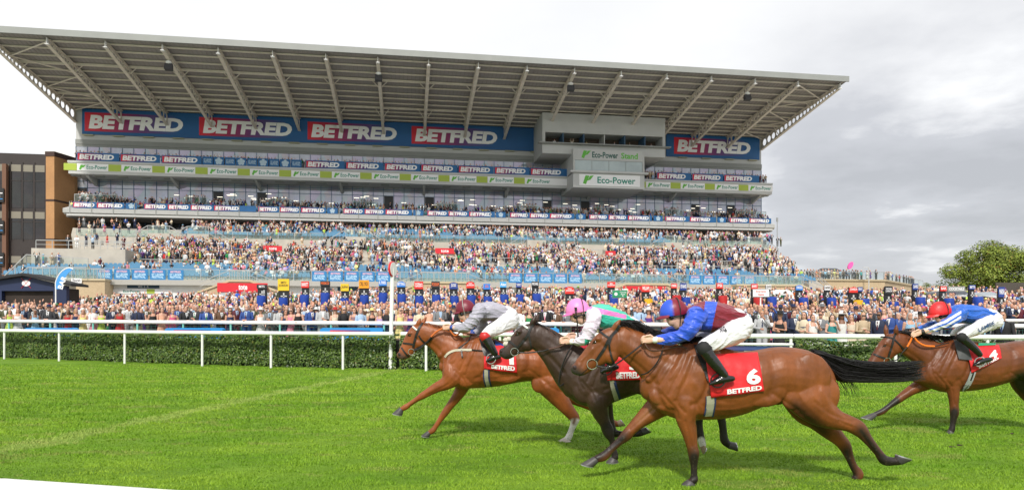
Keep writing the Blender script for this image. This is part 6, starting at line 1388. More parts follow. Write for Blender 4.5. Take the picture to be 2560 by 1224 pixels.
    # saddle cloth: a sheet hung over the back, near and far flap
    def drape(name, quad, m_, lift, wav=0, nx2=26, nz2=18, parent=r, far=True, sub=None):
        A, B_, C, D = [np.array(q, float) for q in quad]; bb = MB(); G = []
        for j in range(nz2+1):
            row = []; v = j/nz2
            for i in range(nx2+1):
                u = i/nx2; q = (A*(1-u)+B_*u)*(1-v)+(D*(1-u)+C*u)*v; p, nr = hit(bv, q[0], q[1], Y0, 0)
                p = p+Vector((0, -lift-wav*v*(.5+.5*math.sin(u*11+v*2))*.6-wav*.25*math.sin(u*5-v*7), 0)); row.append(p)
            G.append(row)
        for j in range(nz2-1, -1, -1):      # cloth never sinks behind the row above it
            pass
        for s in ((-1, 1) if far else (-1,)):
            k = len(bb.v); vs = [Vector((p.x, p.y if s < 0 else 2*Y0-p.y, p.z)) for row in G for p in row]; n_ = nx2+1
            fs = [(j*n_+i, j*n_+i+1, (j+1)*n_+i+1, (j+1)*n_+i) for j in range(nz2) for i in range(nx2)]
            if s > 0: fs = [f[::-1] for f in fs]
            fs = [f[::-1] for f in fs]
            bb.add(vs, fs)
            if s > 0:
                kk = len(bb.v)-len(vs); bb.f += [(i, i+1, kk+i+1, kk+i) for i in range(nx2)]; bb.m += [0]*nx2
        o = ch(name, bb, m_, parent); return o, G
    o, G = drape('saddle_cloth', spec['cloth'], cloth_red, .018, spec.get('wave', .02))
    sol = o.modifiers.new('thickness', 'SOLIDIFY'); sol.thickness = .006; sol.offset = 0
    def on_cloth(name, s_, u0, u1, v0, v1, bold, shear=0, par=o):      # lettering printed on the cloth
        vs, fs, sz = text_geo(s_, bold, shear); n_ = len(G[0])-1; m2 = len(G)-1; bb = MB(); out2 = []
        bm = bmesh.new(); [bm.verts.new((p[0], p[1], 0)) for p in vs]; bm.verts.ensure_lookup_table()
        for f in fs:
            try: bm.faces.new([bm.verts[i] for i in f])
            except ValueError: pass
        bmesh.ops.subdivide_edges(bm, edges=[e for e in bm.edges if e.calc_length() > .05], cuts=2, use_grid_fill=False); bmesh.ops.triangulate(bm, faces=bm.faces)
        bm.verts.index_update()
        for v in bm.verts:
            u = (u0+(u1-u0)*v.co.x)*n_; w_ = (v1+(v0-v1)*v.co.y)*m2; i, j = min(int(u), n_-1), min(int(w_), m2-1); fu, fw = u-i, w_-j
            p = G[j][i]*(1-fu)*(1-fw)+G[j][i+1]*fu*(1-fw)+G[j+1][i]*(1-fu)*fw+G[j+1][i+1]*fu*fw; out2.append(p+Vector((0, -.013, 0)))
        fl = [tuple(v.index for v in f.verts) for f in bm.faces]; bm.free(); bb.add(out2, fl); ch(name, bb, white_print, par, sm=False)
    for t_ in spec['print']: on_cloth(*t_)
    for nm, quad, m_, lf in spec.get('patches', []): drape(nm, quad, m_, lf, 0, 8, 10)
    return r, bv, org
def hand(b, wrist, palm, Y0, lat, size=1.0, curl=1.0):
    """palm with four unequal curled fingers and a thumb; wrist, palm are px points"""
    w = W(*wrist, Y0+lat); p = W(*palm, Y0+lat); d = (p-w).normalized(); lt = Vector((0, -1, 0)); up = lt.cross(d).normalized()
    if up.z < 0: up = -up
    s = size; pe = w+d*.085*s
    b.loft([[w+d*f*s+up*(math.sin(q)*a*s)+lt*(math.cos(q)*c*s) for q in np.linspace(0, 2*math.pi, 12, endpoint=False)] for f, a, c in ((-.02, .024, .026), (.02, .028, .022), (.06, .040, .020), (.09, .038, .017))])
    for k, (o_, l) in enumerate(((.030, .036), (.011, .042), (-.009, .040), (-.028, .031))):
        q0 = pe+up*o_*s+lt*.004; q1 = q0+d*(l*s)+lt*.006*s; q2 = q1+d*(l*.45*s*(1-curl))-up*(.010*s)-lt*(l*.75*curl*s)+d*.004; q3 = q2-d*(l*.45*s*curl)-lt*(.012*s)*curl+d*l*.4*s*(1-curl)
        b.tube([q0-d*.02*s, q0, q1, q2, q3], [.010*s, .0105*s, .0098*s, .009*s, .0075*s], 7)
    t0 = w+d*.025*s+up*.026*s+lt*.008; b.tube([t0, t0+d*.03*s+up*.018*s+lt*.012*s, t0+d*.062*s+up*.012*s+lt*.014*s, t0+d*.08*s+up*.004*s+lt*.010*s], [.013*s, .012*s, .0105*s, .008*s], 7)
silk = {}
def silk_mat(name, rough=.38, attr='col'):
    return mat(name, (1, 1, 1), rough, attr=attr, bump=1.0, bscale=11, sheen=.15, stretch=(.7, 1, 1.7))
silk_m = silk_mat('racing_silk'); breech_m = mat('white_breeches', (.70, .69, .72), .5, bump=.9, bscale=10, stretch=(.5, 1, 2.0)); breech_tint = breech_m
boot_m = mat('boot_leather', (.008, .008, .009), .16, spec=.7, bump=.25, bscale=14); sock_m = mat('boot_top_cloth', (.010, .010, .011), .75)
skin_m = mat('jockey_skin', (.78, .48, .36), .5, var=.12, vscale=18, bump=.08, bscale=120); lip_m = mat('lips', (.32, .10, .08), .5)
goggle_m = mat('goggles', (.01, .01, .012), .08, spec=.9); strap_m = mat('chin_strap', (.02, .018, .016), .6)
def jockey(sp):
    for L in sp['legs']:
        sg = -1 if L['rows'][0][2] < 0 else 1; L['rows'] = [(x, y, sg*w_, h) for (x, y, l, h), w_ in zip(L['rows'], (.11, .22, .30, .345, .36, .37, .37))]
    Y0 = sp['Y']; S = Y0/FOC; q = sp['px']; k = sp['k']      # k: px per metre
    b = MB(); hx, hy = sp['head']; hr = .105*k
    # skull, jaw, nose, brow, chin, ear, neck, inner trunk and limbs: one continuous body
    chain(b, [(hx+.02*k, hy-.04*k, 0, .085*k, .075*k), (hx+.0*k, hy+.02*k, 0, .088*k, .07*k), (sp['chin'][0]+.02*k, sp['chin'][1]-.025*k, 0, .045*k, .05*k)], Y0, 16, 3)
    fx, fy = sp['nose']; cx_, cy_ = sp['chin']
    b.ell(W((hx+fx)/2, (hy+fy)/2+.0*k, Y0), (.068, .06, .075), 14, 10)
    chain(b, [(fx+.03*k, fy-.055*k, 0, .016*k, .012*k), (fx+.012*k, fy-.018*k, 0, .016*k, .015*k), (fx+.004*k, fy-.002*k, 0, .013*k, .017*k)], Y0, 10, 3)
    mx, my = fx+.022*k+(cx_-fx)*.35, fy+(cy_-fy)*.55; b.ell(W(mx+.012*k, my, Y0), (.028, .034, .022), 10, 8); b.ell(W(cx_+.005*k, cy_-.008*k, Y0), (.026, .03, .022), 10, 8)
    for s in (-1, 1): b.ell(W(sp['ear'][0], sp['ear'][1], Y0)+Vector((0, s*.078, 0)), (.020, .010, .032), 10, 8)
    tor = sp['torso']
    chain(b, [(hx+.05*k, hy+.02*k, 0, .058*k, .055*k), (tor[0][0], tor[0][1], 0, .06*k, .06*k), *[(t[0], t[1], 0, t[2]*.86, t[3]*.86) for t in tor[1:]]], Y0, 16, 4)
    for A in sp['arms']: chain(b, [(x, y, l, h*.78, h*.78) for x, y, l, h in A['rows']], Y0, 12, 4); hand(b, A['rows'][-1][:2], A['palm'], Y0, A['rows'][-1][2], A.get('size', 1.0), A.get('curl', 1.0))
    for L in sp['legs']: chain(b, [(x, y, l, h*.8, h*.75) for x, y, l, h in L['rows']], Y0, 12, 4)
    me = fuse(b, .0062, 3, 'person'); org = Vector(((sp['root']-CX)*S, Y0, 0)); shift(me, org); r = obj('person', me, loc=org, m=skin_m); tag(r, sp['label'], 'jockey', 'jockeys riding in the finish')
    def ch(name, bb, m_, parent=r, sm=True, ang=50):
        me_ = bb.mesh(name, m_ if isinstance(m_, list) else [m_], sm, org)
        if sm: smart_smooth(me_, ang)
        return obj(name, me_, parent)
    # silks: trunk, collar and sleeves grown as one garment
    b = MB(); chain(b, [(t[0], t[1], 0, t[2], t[3]) for t in tor], Y0, 22, 4, ex=2.3)
    for A in sp['arms']:
        rows = A['rows']; chain(b, [(x, y, l, h, h) for x, y, l, h in rows[:-1]]+[(rows[-1][0]*.8+rows[-2][0]*.2, rows[-1][1]*.8+rows[-2][1]*.2, rows[-1][2], rows[-1][3]*1.05, rows[-1][3]*1.05)], Y0, 14, 4)
    me = fuse(b, .0075, 4, 'silks'); creases(me, W(tor[-1][0], tor[-1][1], 1)-W(tor[1][0], tor[1][1]-6, 1), .015, 3.0, 13, sp['root']); paint(me, sp['silk_col'], 'col'); shift(me, org); o = obj('silks', me, r, m=silk_m)
    for A in sp['arms']:
        b = MB(); x, y, l, h = A['rows'][-1]; x2, y2 = A['rows'][-2][:2]; d = math.hypot(x2-x, y2-y); e = ((x2-x)/d, (y2-y)/d)
        chain(b, [(x-e[0]*.012*k, y-e[1]*.012*k, l, h*.98, h*.98), (x+e[0]*.018*k, y+e[1]*.018*k, l, h*1.02, h*1.02)], Y0, 14, 2)
        ch('cuff', b, sp.get('cuff', white_paint))
    # breeches
    b = MB(); hp = sp['hip']; chain(b, [(x, y, 0, h, w_) for x, y, h, w_ in hp], Y0, 20, 4, ex=2.2)
    for L in sp['legs']: n = L['knee']; chain(b, [(x, y, l, h, h*.85) for x, y, l, h in L['rows'][:n+1]], Y0, 18, 4)
    me = fuse(b, .008, 5, 'breeches'); l0, l1 = sp['legs'][0]['rows'][0], sp['legs'][0]['rows'][sp['legs'][0]['knee']]; creases(me, W(l1[0], l1[1], 1)-W(l0[0], l0[1], 1), .010, 2.6, 14, sp['root']+3); bvb = bvh_of(me); shift(me, org); o = obj('breeches', me, r, m=breech_m)
    if 'words' in sp:
        s_, x0, y0, x1, y1, hh, m_ = sp['words']; vs, fs, sz = text_geo(s_, .02, 0); b = MB(); dx, dy = x1-x0, y1-y0; L_ = math.hypot(dx, dy); nx_, ny_ = dy/L_, -dx/L_
        b.add([hit(bvb, x0+dx*p[0]+nx_*hh*p[1], y0+dy*p[0]+ny_*hh*p[1], Y0, .016)[0] for p in vs], fs); ch('lettering', b, m_, o, sm=False)
    # boots: cloth knee band, leather shaft and foot
    for L in sp['legs']:
        rows = L['rows']; n = L['knee']; b = MB(); chain(b, [(x, y, l, h*1.04, h*.95) for x, y, l, h in rows[n:]], Y0, 16, 4)
        fa, ft, fh = L['foot']; lat = rows[-1][2]
        chain(b, [(fh[0], fh[1]-.02*k, lat, .030*k, .030*k), (fh[0]*.55+ft[0]*.45, fh[1]*.5+ft[1]*.5-.034*k, lat, .044*k, .040*k), (fh[0]*.25+ft[0]*.75, fh[1]*.25+ft[1]*.75-.022*k, lat, .030*k, .040*k), (ft[0]+.01*k, ft[1]-.012*k, lat, .016*k, .026*k)], Y0, 14, 4)
        me = fuse(b, .0075, 3, 'boot'); shift(me, org); bo = obj('boot', me, r, m=boot_m)
        b = MB(); chain(b, [(x, y, l, h*1.12, h*1.02) for x, y, l, h in [rows[n], [rows[n][i]*.62+rows[n+1][i]*.38 for i in range(4)]]], Y0, 16, 3); ch('boot_top', b, L.get('band', sock_m), bo)
        if L.get('stirrup', True):
            b = MB(); c = W(ft[0]*.62+fh[0]*.38, ft[1]*.62+fh[1]*.38-.03*k, Y0+lat); torus(b, c, .068, .008, (.75, -.25, 0), (.1, 0, 1), 20, 6); ch('stirrup_iron', b, chrome if L.get('steel') else leather)
    # helmet with peak, goggles, chin strap
    ox, oy, rx, ry, ro = sp['helmet']; Rm = Matrix.Rotation(R_(ro), 3, 'Y'); b = MB(); c = W(ox, oy, Y0); a = (rx*S, .112, ry*S)
    rings = []
    for j in range(13):
        th = math.pi*.5*j/12*.98+.015; rings.append([c+Rm @ Vector((a[0]*math.sin(th)*math.cos(f)*1.0, a[1]*math.sin(th)*math.sin(f), a[2]*math.cos(th)*1.25-a[2]*.28)) for f in np.linspace(0, 2*math.pi, 30, endpoint=False)])
    rings.append([c+Rm @ Vector((a[0]*.97*math.cos(f), a[1]*.97*math.sin(f), -a[2]*.42)) for f in np.linspace(0, 2*math.pi, 30, endpoint=False)])
    b.loft(rings); me = b.mesh('helmet', [], True); smart_smooth(me, 45); paint(me, sp['helmet_col']); shift(me, org); hm = obj('helmet', me, r, m=mat('helmet_silk', (1, 1, 1), .42, attr='col', bump=.2, bscale=18))
    b = MB(); pk = []
    for f in np.linspace(-1.1, 1.1, 13): pk.append((math.cos(math.pi+f), math.sin(math.pi+f)))
    up_ = [c+Rm @ Vector((a[0]*.98*x, a[1]*.98*y, -a[2]*.30)) for x, y in pk]; ex_ = [c+Rm @ Vector((a[0]*(.98*x-.36*max(0, -x)), a[1]*.98*y, -a[2]*.50)) for x, y in pk]
    lo_ = [p+Vector((0, 0, -.008)) for p in ex_]; n_ = len(pk); b.add(up_+ex_+lo_+[p+Vector((0, 0, -.012)) for p in up_], [f for i in range(n_-1) for f in ((i, i+1, n_+i+1, n_+i), (n_+i, n_+i+1, 2*n_+i+1, 2*n_+i), (2*n_+i, 2*n_+i+1, 3*n_+i+1, 3*n_+i))])
    me = b.mesh('peak', [sp['peak']], True, org); obj('peak', me, hm)
    b = MB()
    for f0 in (sp.get('strap_a', .35),):      # band over the crown down to the chin
        pts = []
        for th in np.linspace(-1.45, 1.45, 15): pts.append(c+Rm @ Vector((a[0]*f0, a[1]*1.04*math.sin(th)*math.sqrt(1-f0*f0*.8), a[2]*1.0*math.cos(th)*math.sqrt(1-f0*f0)*1.02)))
        b.tube(pts, .006, 5); pj = W(cx_+.03*k, cy_-.02*k, Y0)
        for s, e in ((0, -1), (-1, 1)): b.tube([pts[s], (pts[s]+pj)/2+Vector((0, e*.045, 0)), pj+Vector((0, e*.045, 0))], .006, 5)
    ch('helmet_strap', b, sp.get('strap', strap_m), hm)
    gx, gy = sp['goggles']; b = MB()
    for s in (-1, 1): b.ell(W(gx, gy, Y0)+Vector((.004, s*.045, 0)), (.03, .036, .026), 14, 10)
    b.tube([W(gx, gy, Y0)+Vector((.01, -.07, 0)), W(gx+.07*k, gy-.02*k, Y0)+Vector((0, -.092, 0)), W(gx+.15*k, gy-.035*k, Y0)+Vector((0, -.075, 0))], .010, 6); ch('goggles', b, goggle_m)
    b = MB(); b.ell(W(mx+.0*k, my, Y0), (.019, .026, .006), 10, 6); ch('lips', b, lip_m)
    b = MB(); b.ell(W(hx+.082*k, hy+.0*k, Y0), (.045, .072, .055), 12, 9); ch('hair', b, HR[sp.get('hair', 'brown')])
    return r
bk = (.018, .012, .010); mz = (.045, .035, .032); wh = (.80, .77, .72); sock_br = (.03, .018, .012)
# ---------------------------------------------------------------- nearest bay
A = dict(Y=7.15, root=1800, label='nearest bay racehorse with black legs, red cloth numbered six and flying black tail', col=(.205, .060, .014), hair=hair_black,
    torso=[(1618, 925, 1000, 24), (1640, 898, 1022, 40), (1672, 876, 1040, 52), (1712, 858, 1050, 60), (1752, 854, 1048, 66), (1800, 866, 1046, 70), (1850, 877, 1036, 72), (1895, 874, 1018, 70), (1935, 867, 1000, 67), (1975, 867, 1008, 66), (2015, 874, 1014, 62), (2050, 893, 1012, 52), (2074, 922, 1002, 34), (2083, 945, 990, 18)],
    neck=[(1547, 847, 37, 21), (1570, 858, 40, 23), (1600, 876, 46, 27), (1635, 897, 58, 33), (1668, 922, 70, 42), (1695, 945, 78, 50)],
    head=[(1437, 922, 14, 13), (1449, 919, 21, 16), (1466, 906, 24, 15), (1486, 889, 30, 18), (1505, 873, 36, 21), (1523, 860, 39, 23), (1541, 850, 37, 21)],
    legs=[dict(lat=-.13, rows=[(1722, 945, 60, 26), (1716, 1000, 42, 30), (1715, 1045, 26, 23), (1723, 1079, 19.5, 18), (1730, 1113, 14.5, 14), (1734, 1131, 14.5, 14.5), (1734, 1146, 12, 12), (1735, 1164, 8.6, 8.5), (1735, 1186, 8.6, 8), (1735, 1197, 10.5, 10), (1725, 1206, 9, 9)]),
          dict(lat=.13, rows=[(1680, 975, 46, 28), (1660, 1002, 38, 27), (1642, 1017, 30, 24), (1602, 1050, 18.5, 18), (1577, 1074, 14, 14), (1565, 1088, 14.5, 13), (1547, 1104, 10, 10), (1525, 1124, 9.5, 8.5), (1510, 1139, 12, 10), (1491, 1146, 9.5, 9)]),
          dict(lat=-.14, rows=[(1990, 935, 72, 30), (2022, 990, 60, 36), (2052, 1026, 42, 30), (2088, 1047, 27, 23), (2120, 1057, 21, 17), (2147, 1071, 20, 15), (2168, 1096, 13, 11), (2194, 1128, 10.5, 9.5), (2211, 1149, 13, 11), (2234, 1152, 10.5, 10), (2250, 1150, 11, 10)]),
          dict(lat=.14, rows=[(1985, 950, 58, 30), (2018, 1018, 44, 30), (2045, 1046, 31, 26), (2074, 1074, 24, 20), (2099, 1098, 17.5, 15), (2112, 1114, 16, 13), (2123, 1140, 11, 10), (2134, 1165, 10, 9), (2146, 1184, 13, 11), (2139, 1199, 10.5, 10)])],
    ears=[((1532, 824), (1550, 796), -.055), ((1540, 822), (1557, 799), .06)],
    muscles=[(1700, 960, 42, 62, 25, .20), (1668, 985, 26, 34, -20, .17), (1735, 1000, 30, 34, -40, .20), (1760, 905, 30, 46, 12, .20), (1640, 985, 24, 24, 0, .13), (2010, 930, 44, 52, -20, .225), (2050, 985, 30, 44, 10, .19), (1965, 985, 30, 34, 30, .215), (1880, 960, 70, 50, 10, .245), (1525, 886, 21, 21, 0, .066), (1600, 868, 30, 14, -32, .082), (1640, 925, 40, 16, -42, .125), (2092, 1046, 20, 13, -25, .165), (1650, 1013, 16, 12, 30, -.06)],
    lines=BODY_LINES+[([(1562, 888), (1600, 918), (1638, 955)], 7, -.012), ([(1578, 846), (1620, 876), (1658, 902), (1690, 912)], 8, -.007), ([(1560, 856), (1600, 884), (1640, 915)], 9, .006), ([(1480, 872), (1466, 888), (1452, 900)], 4, .007), ([(1508, 862), (1526, 880), (1528, 898)], 5, -.007), ([(1470, 884), (1460, 902), (1456, 915)], 3.5, -.004), ([(1496, 868), (1484, 886), (1474, 902)], 5, -.005), ([(1713, 1052), (1722, 1085), (1730, 1115)], 3.5, -.006), ([(1733, 1050), (1738, 1085), (1740, 1110)], 3, -.005), ([(1739, 1150), (1739, 1192)], 2.2, -.005), ([(1640, 1022), (1608, 1052), (1582, 1078)], 4, -.007), ([(1556, 1108), (1530, 1130)], 2.5, -.005), ([(2158, 1090), (2186, 1130)], 3, -.006), ([(2100, 1052), (2128, 1066)], 4, -.006), ([(2118, 1128), (2128, 1160)], 2.5, -.005)],
    brow=(1494, 846, .075), eye=(1488, 855), nostril=(1438, 918), mouth=[(1448, 940), (1456, 932), (1464, 925), (1474, 917)],
    points=[(1735, 1142, 1735, 1215, 34, bk, .8), (1556, 1095, 1470, 1160, 28, bk, .9), (2153, 1076, 2214, 1155, 27, bk, .95), (2214, 1155, 2290, 1145, 26, bk, .4), (2116, 1128, 2142, 1210, 27, bk, .95), (1430, 926, 1450, 938, 24, mz, .8), (1640, 1012, 1600, 1050, 16, (.26, .10, .035), 1), (1990, 1015, 2060, 1080, 26, (.06, .02, .01), .9)],
    hooves=[((1727, 1202), (1704, 1209), (1738, 1210), -.13, 9.5, 0), ((1489, 1147), (1452, 1158), (1485, 1165), .13, 9.5, 0), ((2246, 1153), (2278, 1149), (2239, 1137), -.14, 10.5, 0), ((2139, 1200), (2124, 1211), (2147, 1211), .14, 10, 0)],
    crest=[(1536, 818), (1562, 815), (1592, 829), (1625, 843), (1660, 852), (1700, 857), (1742, 858)], mane_len=.17, mane_fly=.16, mane_n=420, wisps=[(1576, 815, 30, .10), (1590, 828, 24, .12)],
    tail=([(2030, 877), (2060, 884), (2100, 897), (2140, 906), (2200, 911), (2260, 909), (2306, 904)], [(2056, 896), (2075, 925), (2098, 947), (2140, 950), (2200, 951), (2260, 949), (2306, 942)]),
    bridle=[(7, [(1548, 812), (1538, 828), (1523, 846), (1512, 868), (1500, 886), (1490, 901)]), (5, [(1498, 827), (1510, 836), (1524, 845)]), (4.5, [(1530, 838), (1523, 860), (1527, 885), (1534, 905)])],
    bit=(1480, 909, 12.5), reins=[('reins', leather, .0085, [(1490, 913, -.09), (1520, 918, -.10), (1545, 906, -.11), (1575, 884, -.15), (1604, 861, -.17)]), ('rein_loop', leather_br, .010, [(1612, 858, -.19), (1622, 872, -.20), (1640, 876, -.2), (1680, 868, -.19), (1706, 866, -.18), (1716, 872, -.18)]), ('rein_loop', leather_br, .010, [(1610, 842, -.12), (1628, 828, 0), (1650, 829, .1), (1668, 838, .14)]), ('martingale', leather, .0075, [(1658, 860, -.17), (1653, 885, -.19), (1638, 912, -.18), (1620, 930, -.16), (1603, 936, -.12)])],
    cloth=[(1762, 886), (1893, 880), (1909, 976), (1776, 993)], wave=.018, surface_straps=[('girth', girth_m, 20, [(1776, 988), (1776, 1010), (1771, 1038)]), ('girth_edge', girth_edge, 3.5, [(1787, 988), (1787, 1010), (1781, 1040)]), ('girth_edge', girth_edge, 3.5, [(1766, 990), (1765, 1010), (1760, 1038)]), ('saddle_flap', leather, 22, [(1745, 862), (1756, 892), (1770, 925), (1780, 948)])],
    print=[('number', '6', .70, .965, .40, .80, .045), ('lettering', 'BETFRED', .30, .96, .845, .96, .04, .1)])
# ---------------------------------------------------------------- dark brown
Bh = dict(Y=8.2, root=1590, label='dark brown racehorse in the middle, partly hidden behind the nearest bay', col=(.050, .025, .016), hair=hair_black,
    torso=[(1424, 948, 992, 20), (1444, 918, 1008, 36), (1472, 880, 1016, 46), (1508, 862, 1014, 54), (1545, 858, 1000, 58), (1590, 868, 984, 60), (1635, 872, 970, 60), (1680, 866, 960, 58), (1720, 866, 968, 56), (1752, 880, 975, 46), (1772, 905, 965, 26)],
    neck=[(1338, 839, 33, 18), (1360, 850, 35, 19), (1388, 874, 42, 23), (1416, 902, 52, 29), (1446, 932, 62, 38), (1476, 950, 68, 44)],
    head=[(1256, 880, 12, 11), (1266, 880, 18.5, 13), (1280, 870, 21, 13), (1296, 858, 26, 15), (1311, 846, 30, 17), (1324, 840, 32, 18), (1336, 838, 31, 18)],
    legs=[dict(lat=-.12, rows=[(1492, 950, 50, 24), (1494, 1000, 30, 26), (1503, 1036, 20, 18), (1512, 1056, 14.5, 14), (1519, 1073, 15.5, 13), (1523, 1085, 13, 12), (1530, 1100, 8, 8), (1533, 1118, 7.3, 7), (1537, 1135, 8.5, 8), (1537, 1144, 9.5, 9)]),
          dict(lat=.12, rows=[(1492, 960, 40, 24), (1512, 1015, 21, 18), (1522, 1052, 14, 13), (1531, 1079, 13, 12), (1550, 1083, 7.5, 7), (1580, 1084, 7.5, 7), (1598, 1081, 9.5, 8), (1609, 1078, 8.5, 8)]),
          dict(lat=-.13, rows=[(1715, 915, 50, 28), (1735, 965, 40, 30), (1762, 1000, 25, 20), (1792, 1026, 15, 13), (1803, 1046, 11, 10), (1808, 1075, 9.5, 9), (1811, 1099, 11, 10), (1823, 1112, 8.5, 8.5)]),
          dict(lat=.13, rows=[(1705, 925, 46, 26), (1712, 975, 34, 24), (1725, 1010, 22, 18), (1744, 1034, 13.5, 12), (1747, 1060, 10, 9), (1750, 1084, 10, 9.5), (1753, 1098, 10, 9), (1757, 1112, 9, 8.5)])],
    ears=[((1328, 812), (1341, 785), -.055), ((1334, 812), (1349, 782), .06)],
    muscles=[(1478, 940, 36, 50, 25, .19), (1452, 975, 24, 30, -20, .15), (1500, 985, 26, 30, -40, .19), (1600, 940, 60, 42, 10, .235), (1318, 860, 18, 18, 0, .060), (1395, 872, 26, 11, -40, .078), (1430, 925, 30, 13, -45, .11)],
    lines=moved_lines(1541, 998, .76, .733, .79)+[([(1350, 872), (1380, 898), (1408, 930)], 6, -.010), ([(1372, 850), (1405, 874), (1435, 894)], 7, -.006), ([(1310, 850), (1322, 862), (1322, 874)], 4, -.006), ([(1490, 1030), (1506, 1060)], 3, -.005)],
    brow=(1297, 828, .068), eye=(1293, 836), nostril=(1254, 877), mouth=[(1262, 893), (1270, 887), (1280, 881)],
    points=[(1519, 1070, 1537, 1150, 22, bk, .5), (1531, 1079, 1620, 1078, 20, bk, .5), (1800, 1030, 1830, 1118, 26, bk, .5), (1744, 1034, 1752, 1095, 20, bk, .5), (1753, 1100, 1758, 1118, 11, wh, .35), (1252, 884, 1268, 894, 16, (.035, .027, .025), .8)],
    hooves=[((1535, 1145), (1514, 1154), (1546, 1154), -.12, 8.5, 0), ((1606, 1079), (1628, 1080), (1612, 1067), .12, 8.5, 0), ((1822, 1111), (1842, 1127), (1838, 1105), -.13, 8.5, 0), ((1756, 1112), (1757, 1134), (1765, 1118), .13, 8.5, 1)],
    crest=[(1340, 807), (1360, 817), (1384, 833), (1410, 846), (1440, 853), (1470, 858)], mane_len=.05, mane_fly=.012, mane_n=240,
    bridle=[(5.5, [(1333, 809), (1326, 822), (1318, 838), (1308, 852), (1297, 864), (1290, 871)]), (4, [(1322, 820), (1323, 840), (1326, 858), (1328, 868)]), (4.5, [(1272, 852), (1282, 858), (1291, 866)])], noseband=(1268, 853), brow_band=[(1308, 812), (1314, 817), (1320, 821)],
    bit=(1286, 878, 9.5), reins=[('reins', leather, .0085, [(1294, 880, -.09), (1320, 881, -.1), (1355, 877, -.12), (1372, 872, -.14)]), ('rein_grip', leather_br, .0115, [(1372, 872, -.14), (1395, 867, -.16), (1414, 858, -.18)]), ('rein_loop', leather, .0085, [(1432, 860, -.18), (1416, 888, -.20), (1402, 925, -.18), (1397, 958, -.16), (1402, 963, -.15), (1412, 955, -.1)])],
    cloth=[(1508, 888), (1600, 884), (1604, 948), (1518, 950)], wave=.018, surface_straps=[('girth', girth_m, 11, [(1527, 944), (1533, 970), (1541, 998)]), ('girth_edge', girth_edge, 6, [(1535, 944), (1541, 970), (1550, 996)])],
    print=[('number', '3', .66, .90, .22, .60, .045), ('lettering', 'BETFRED', .26, .95, .68, .93, .05, .1)])
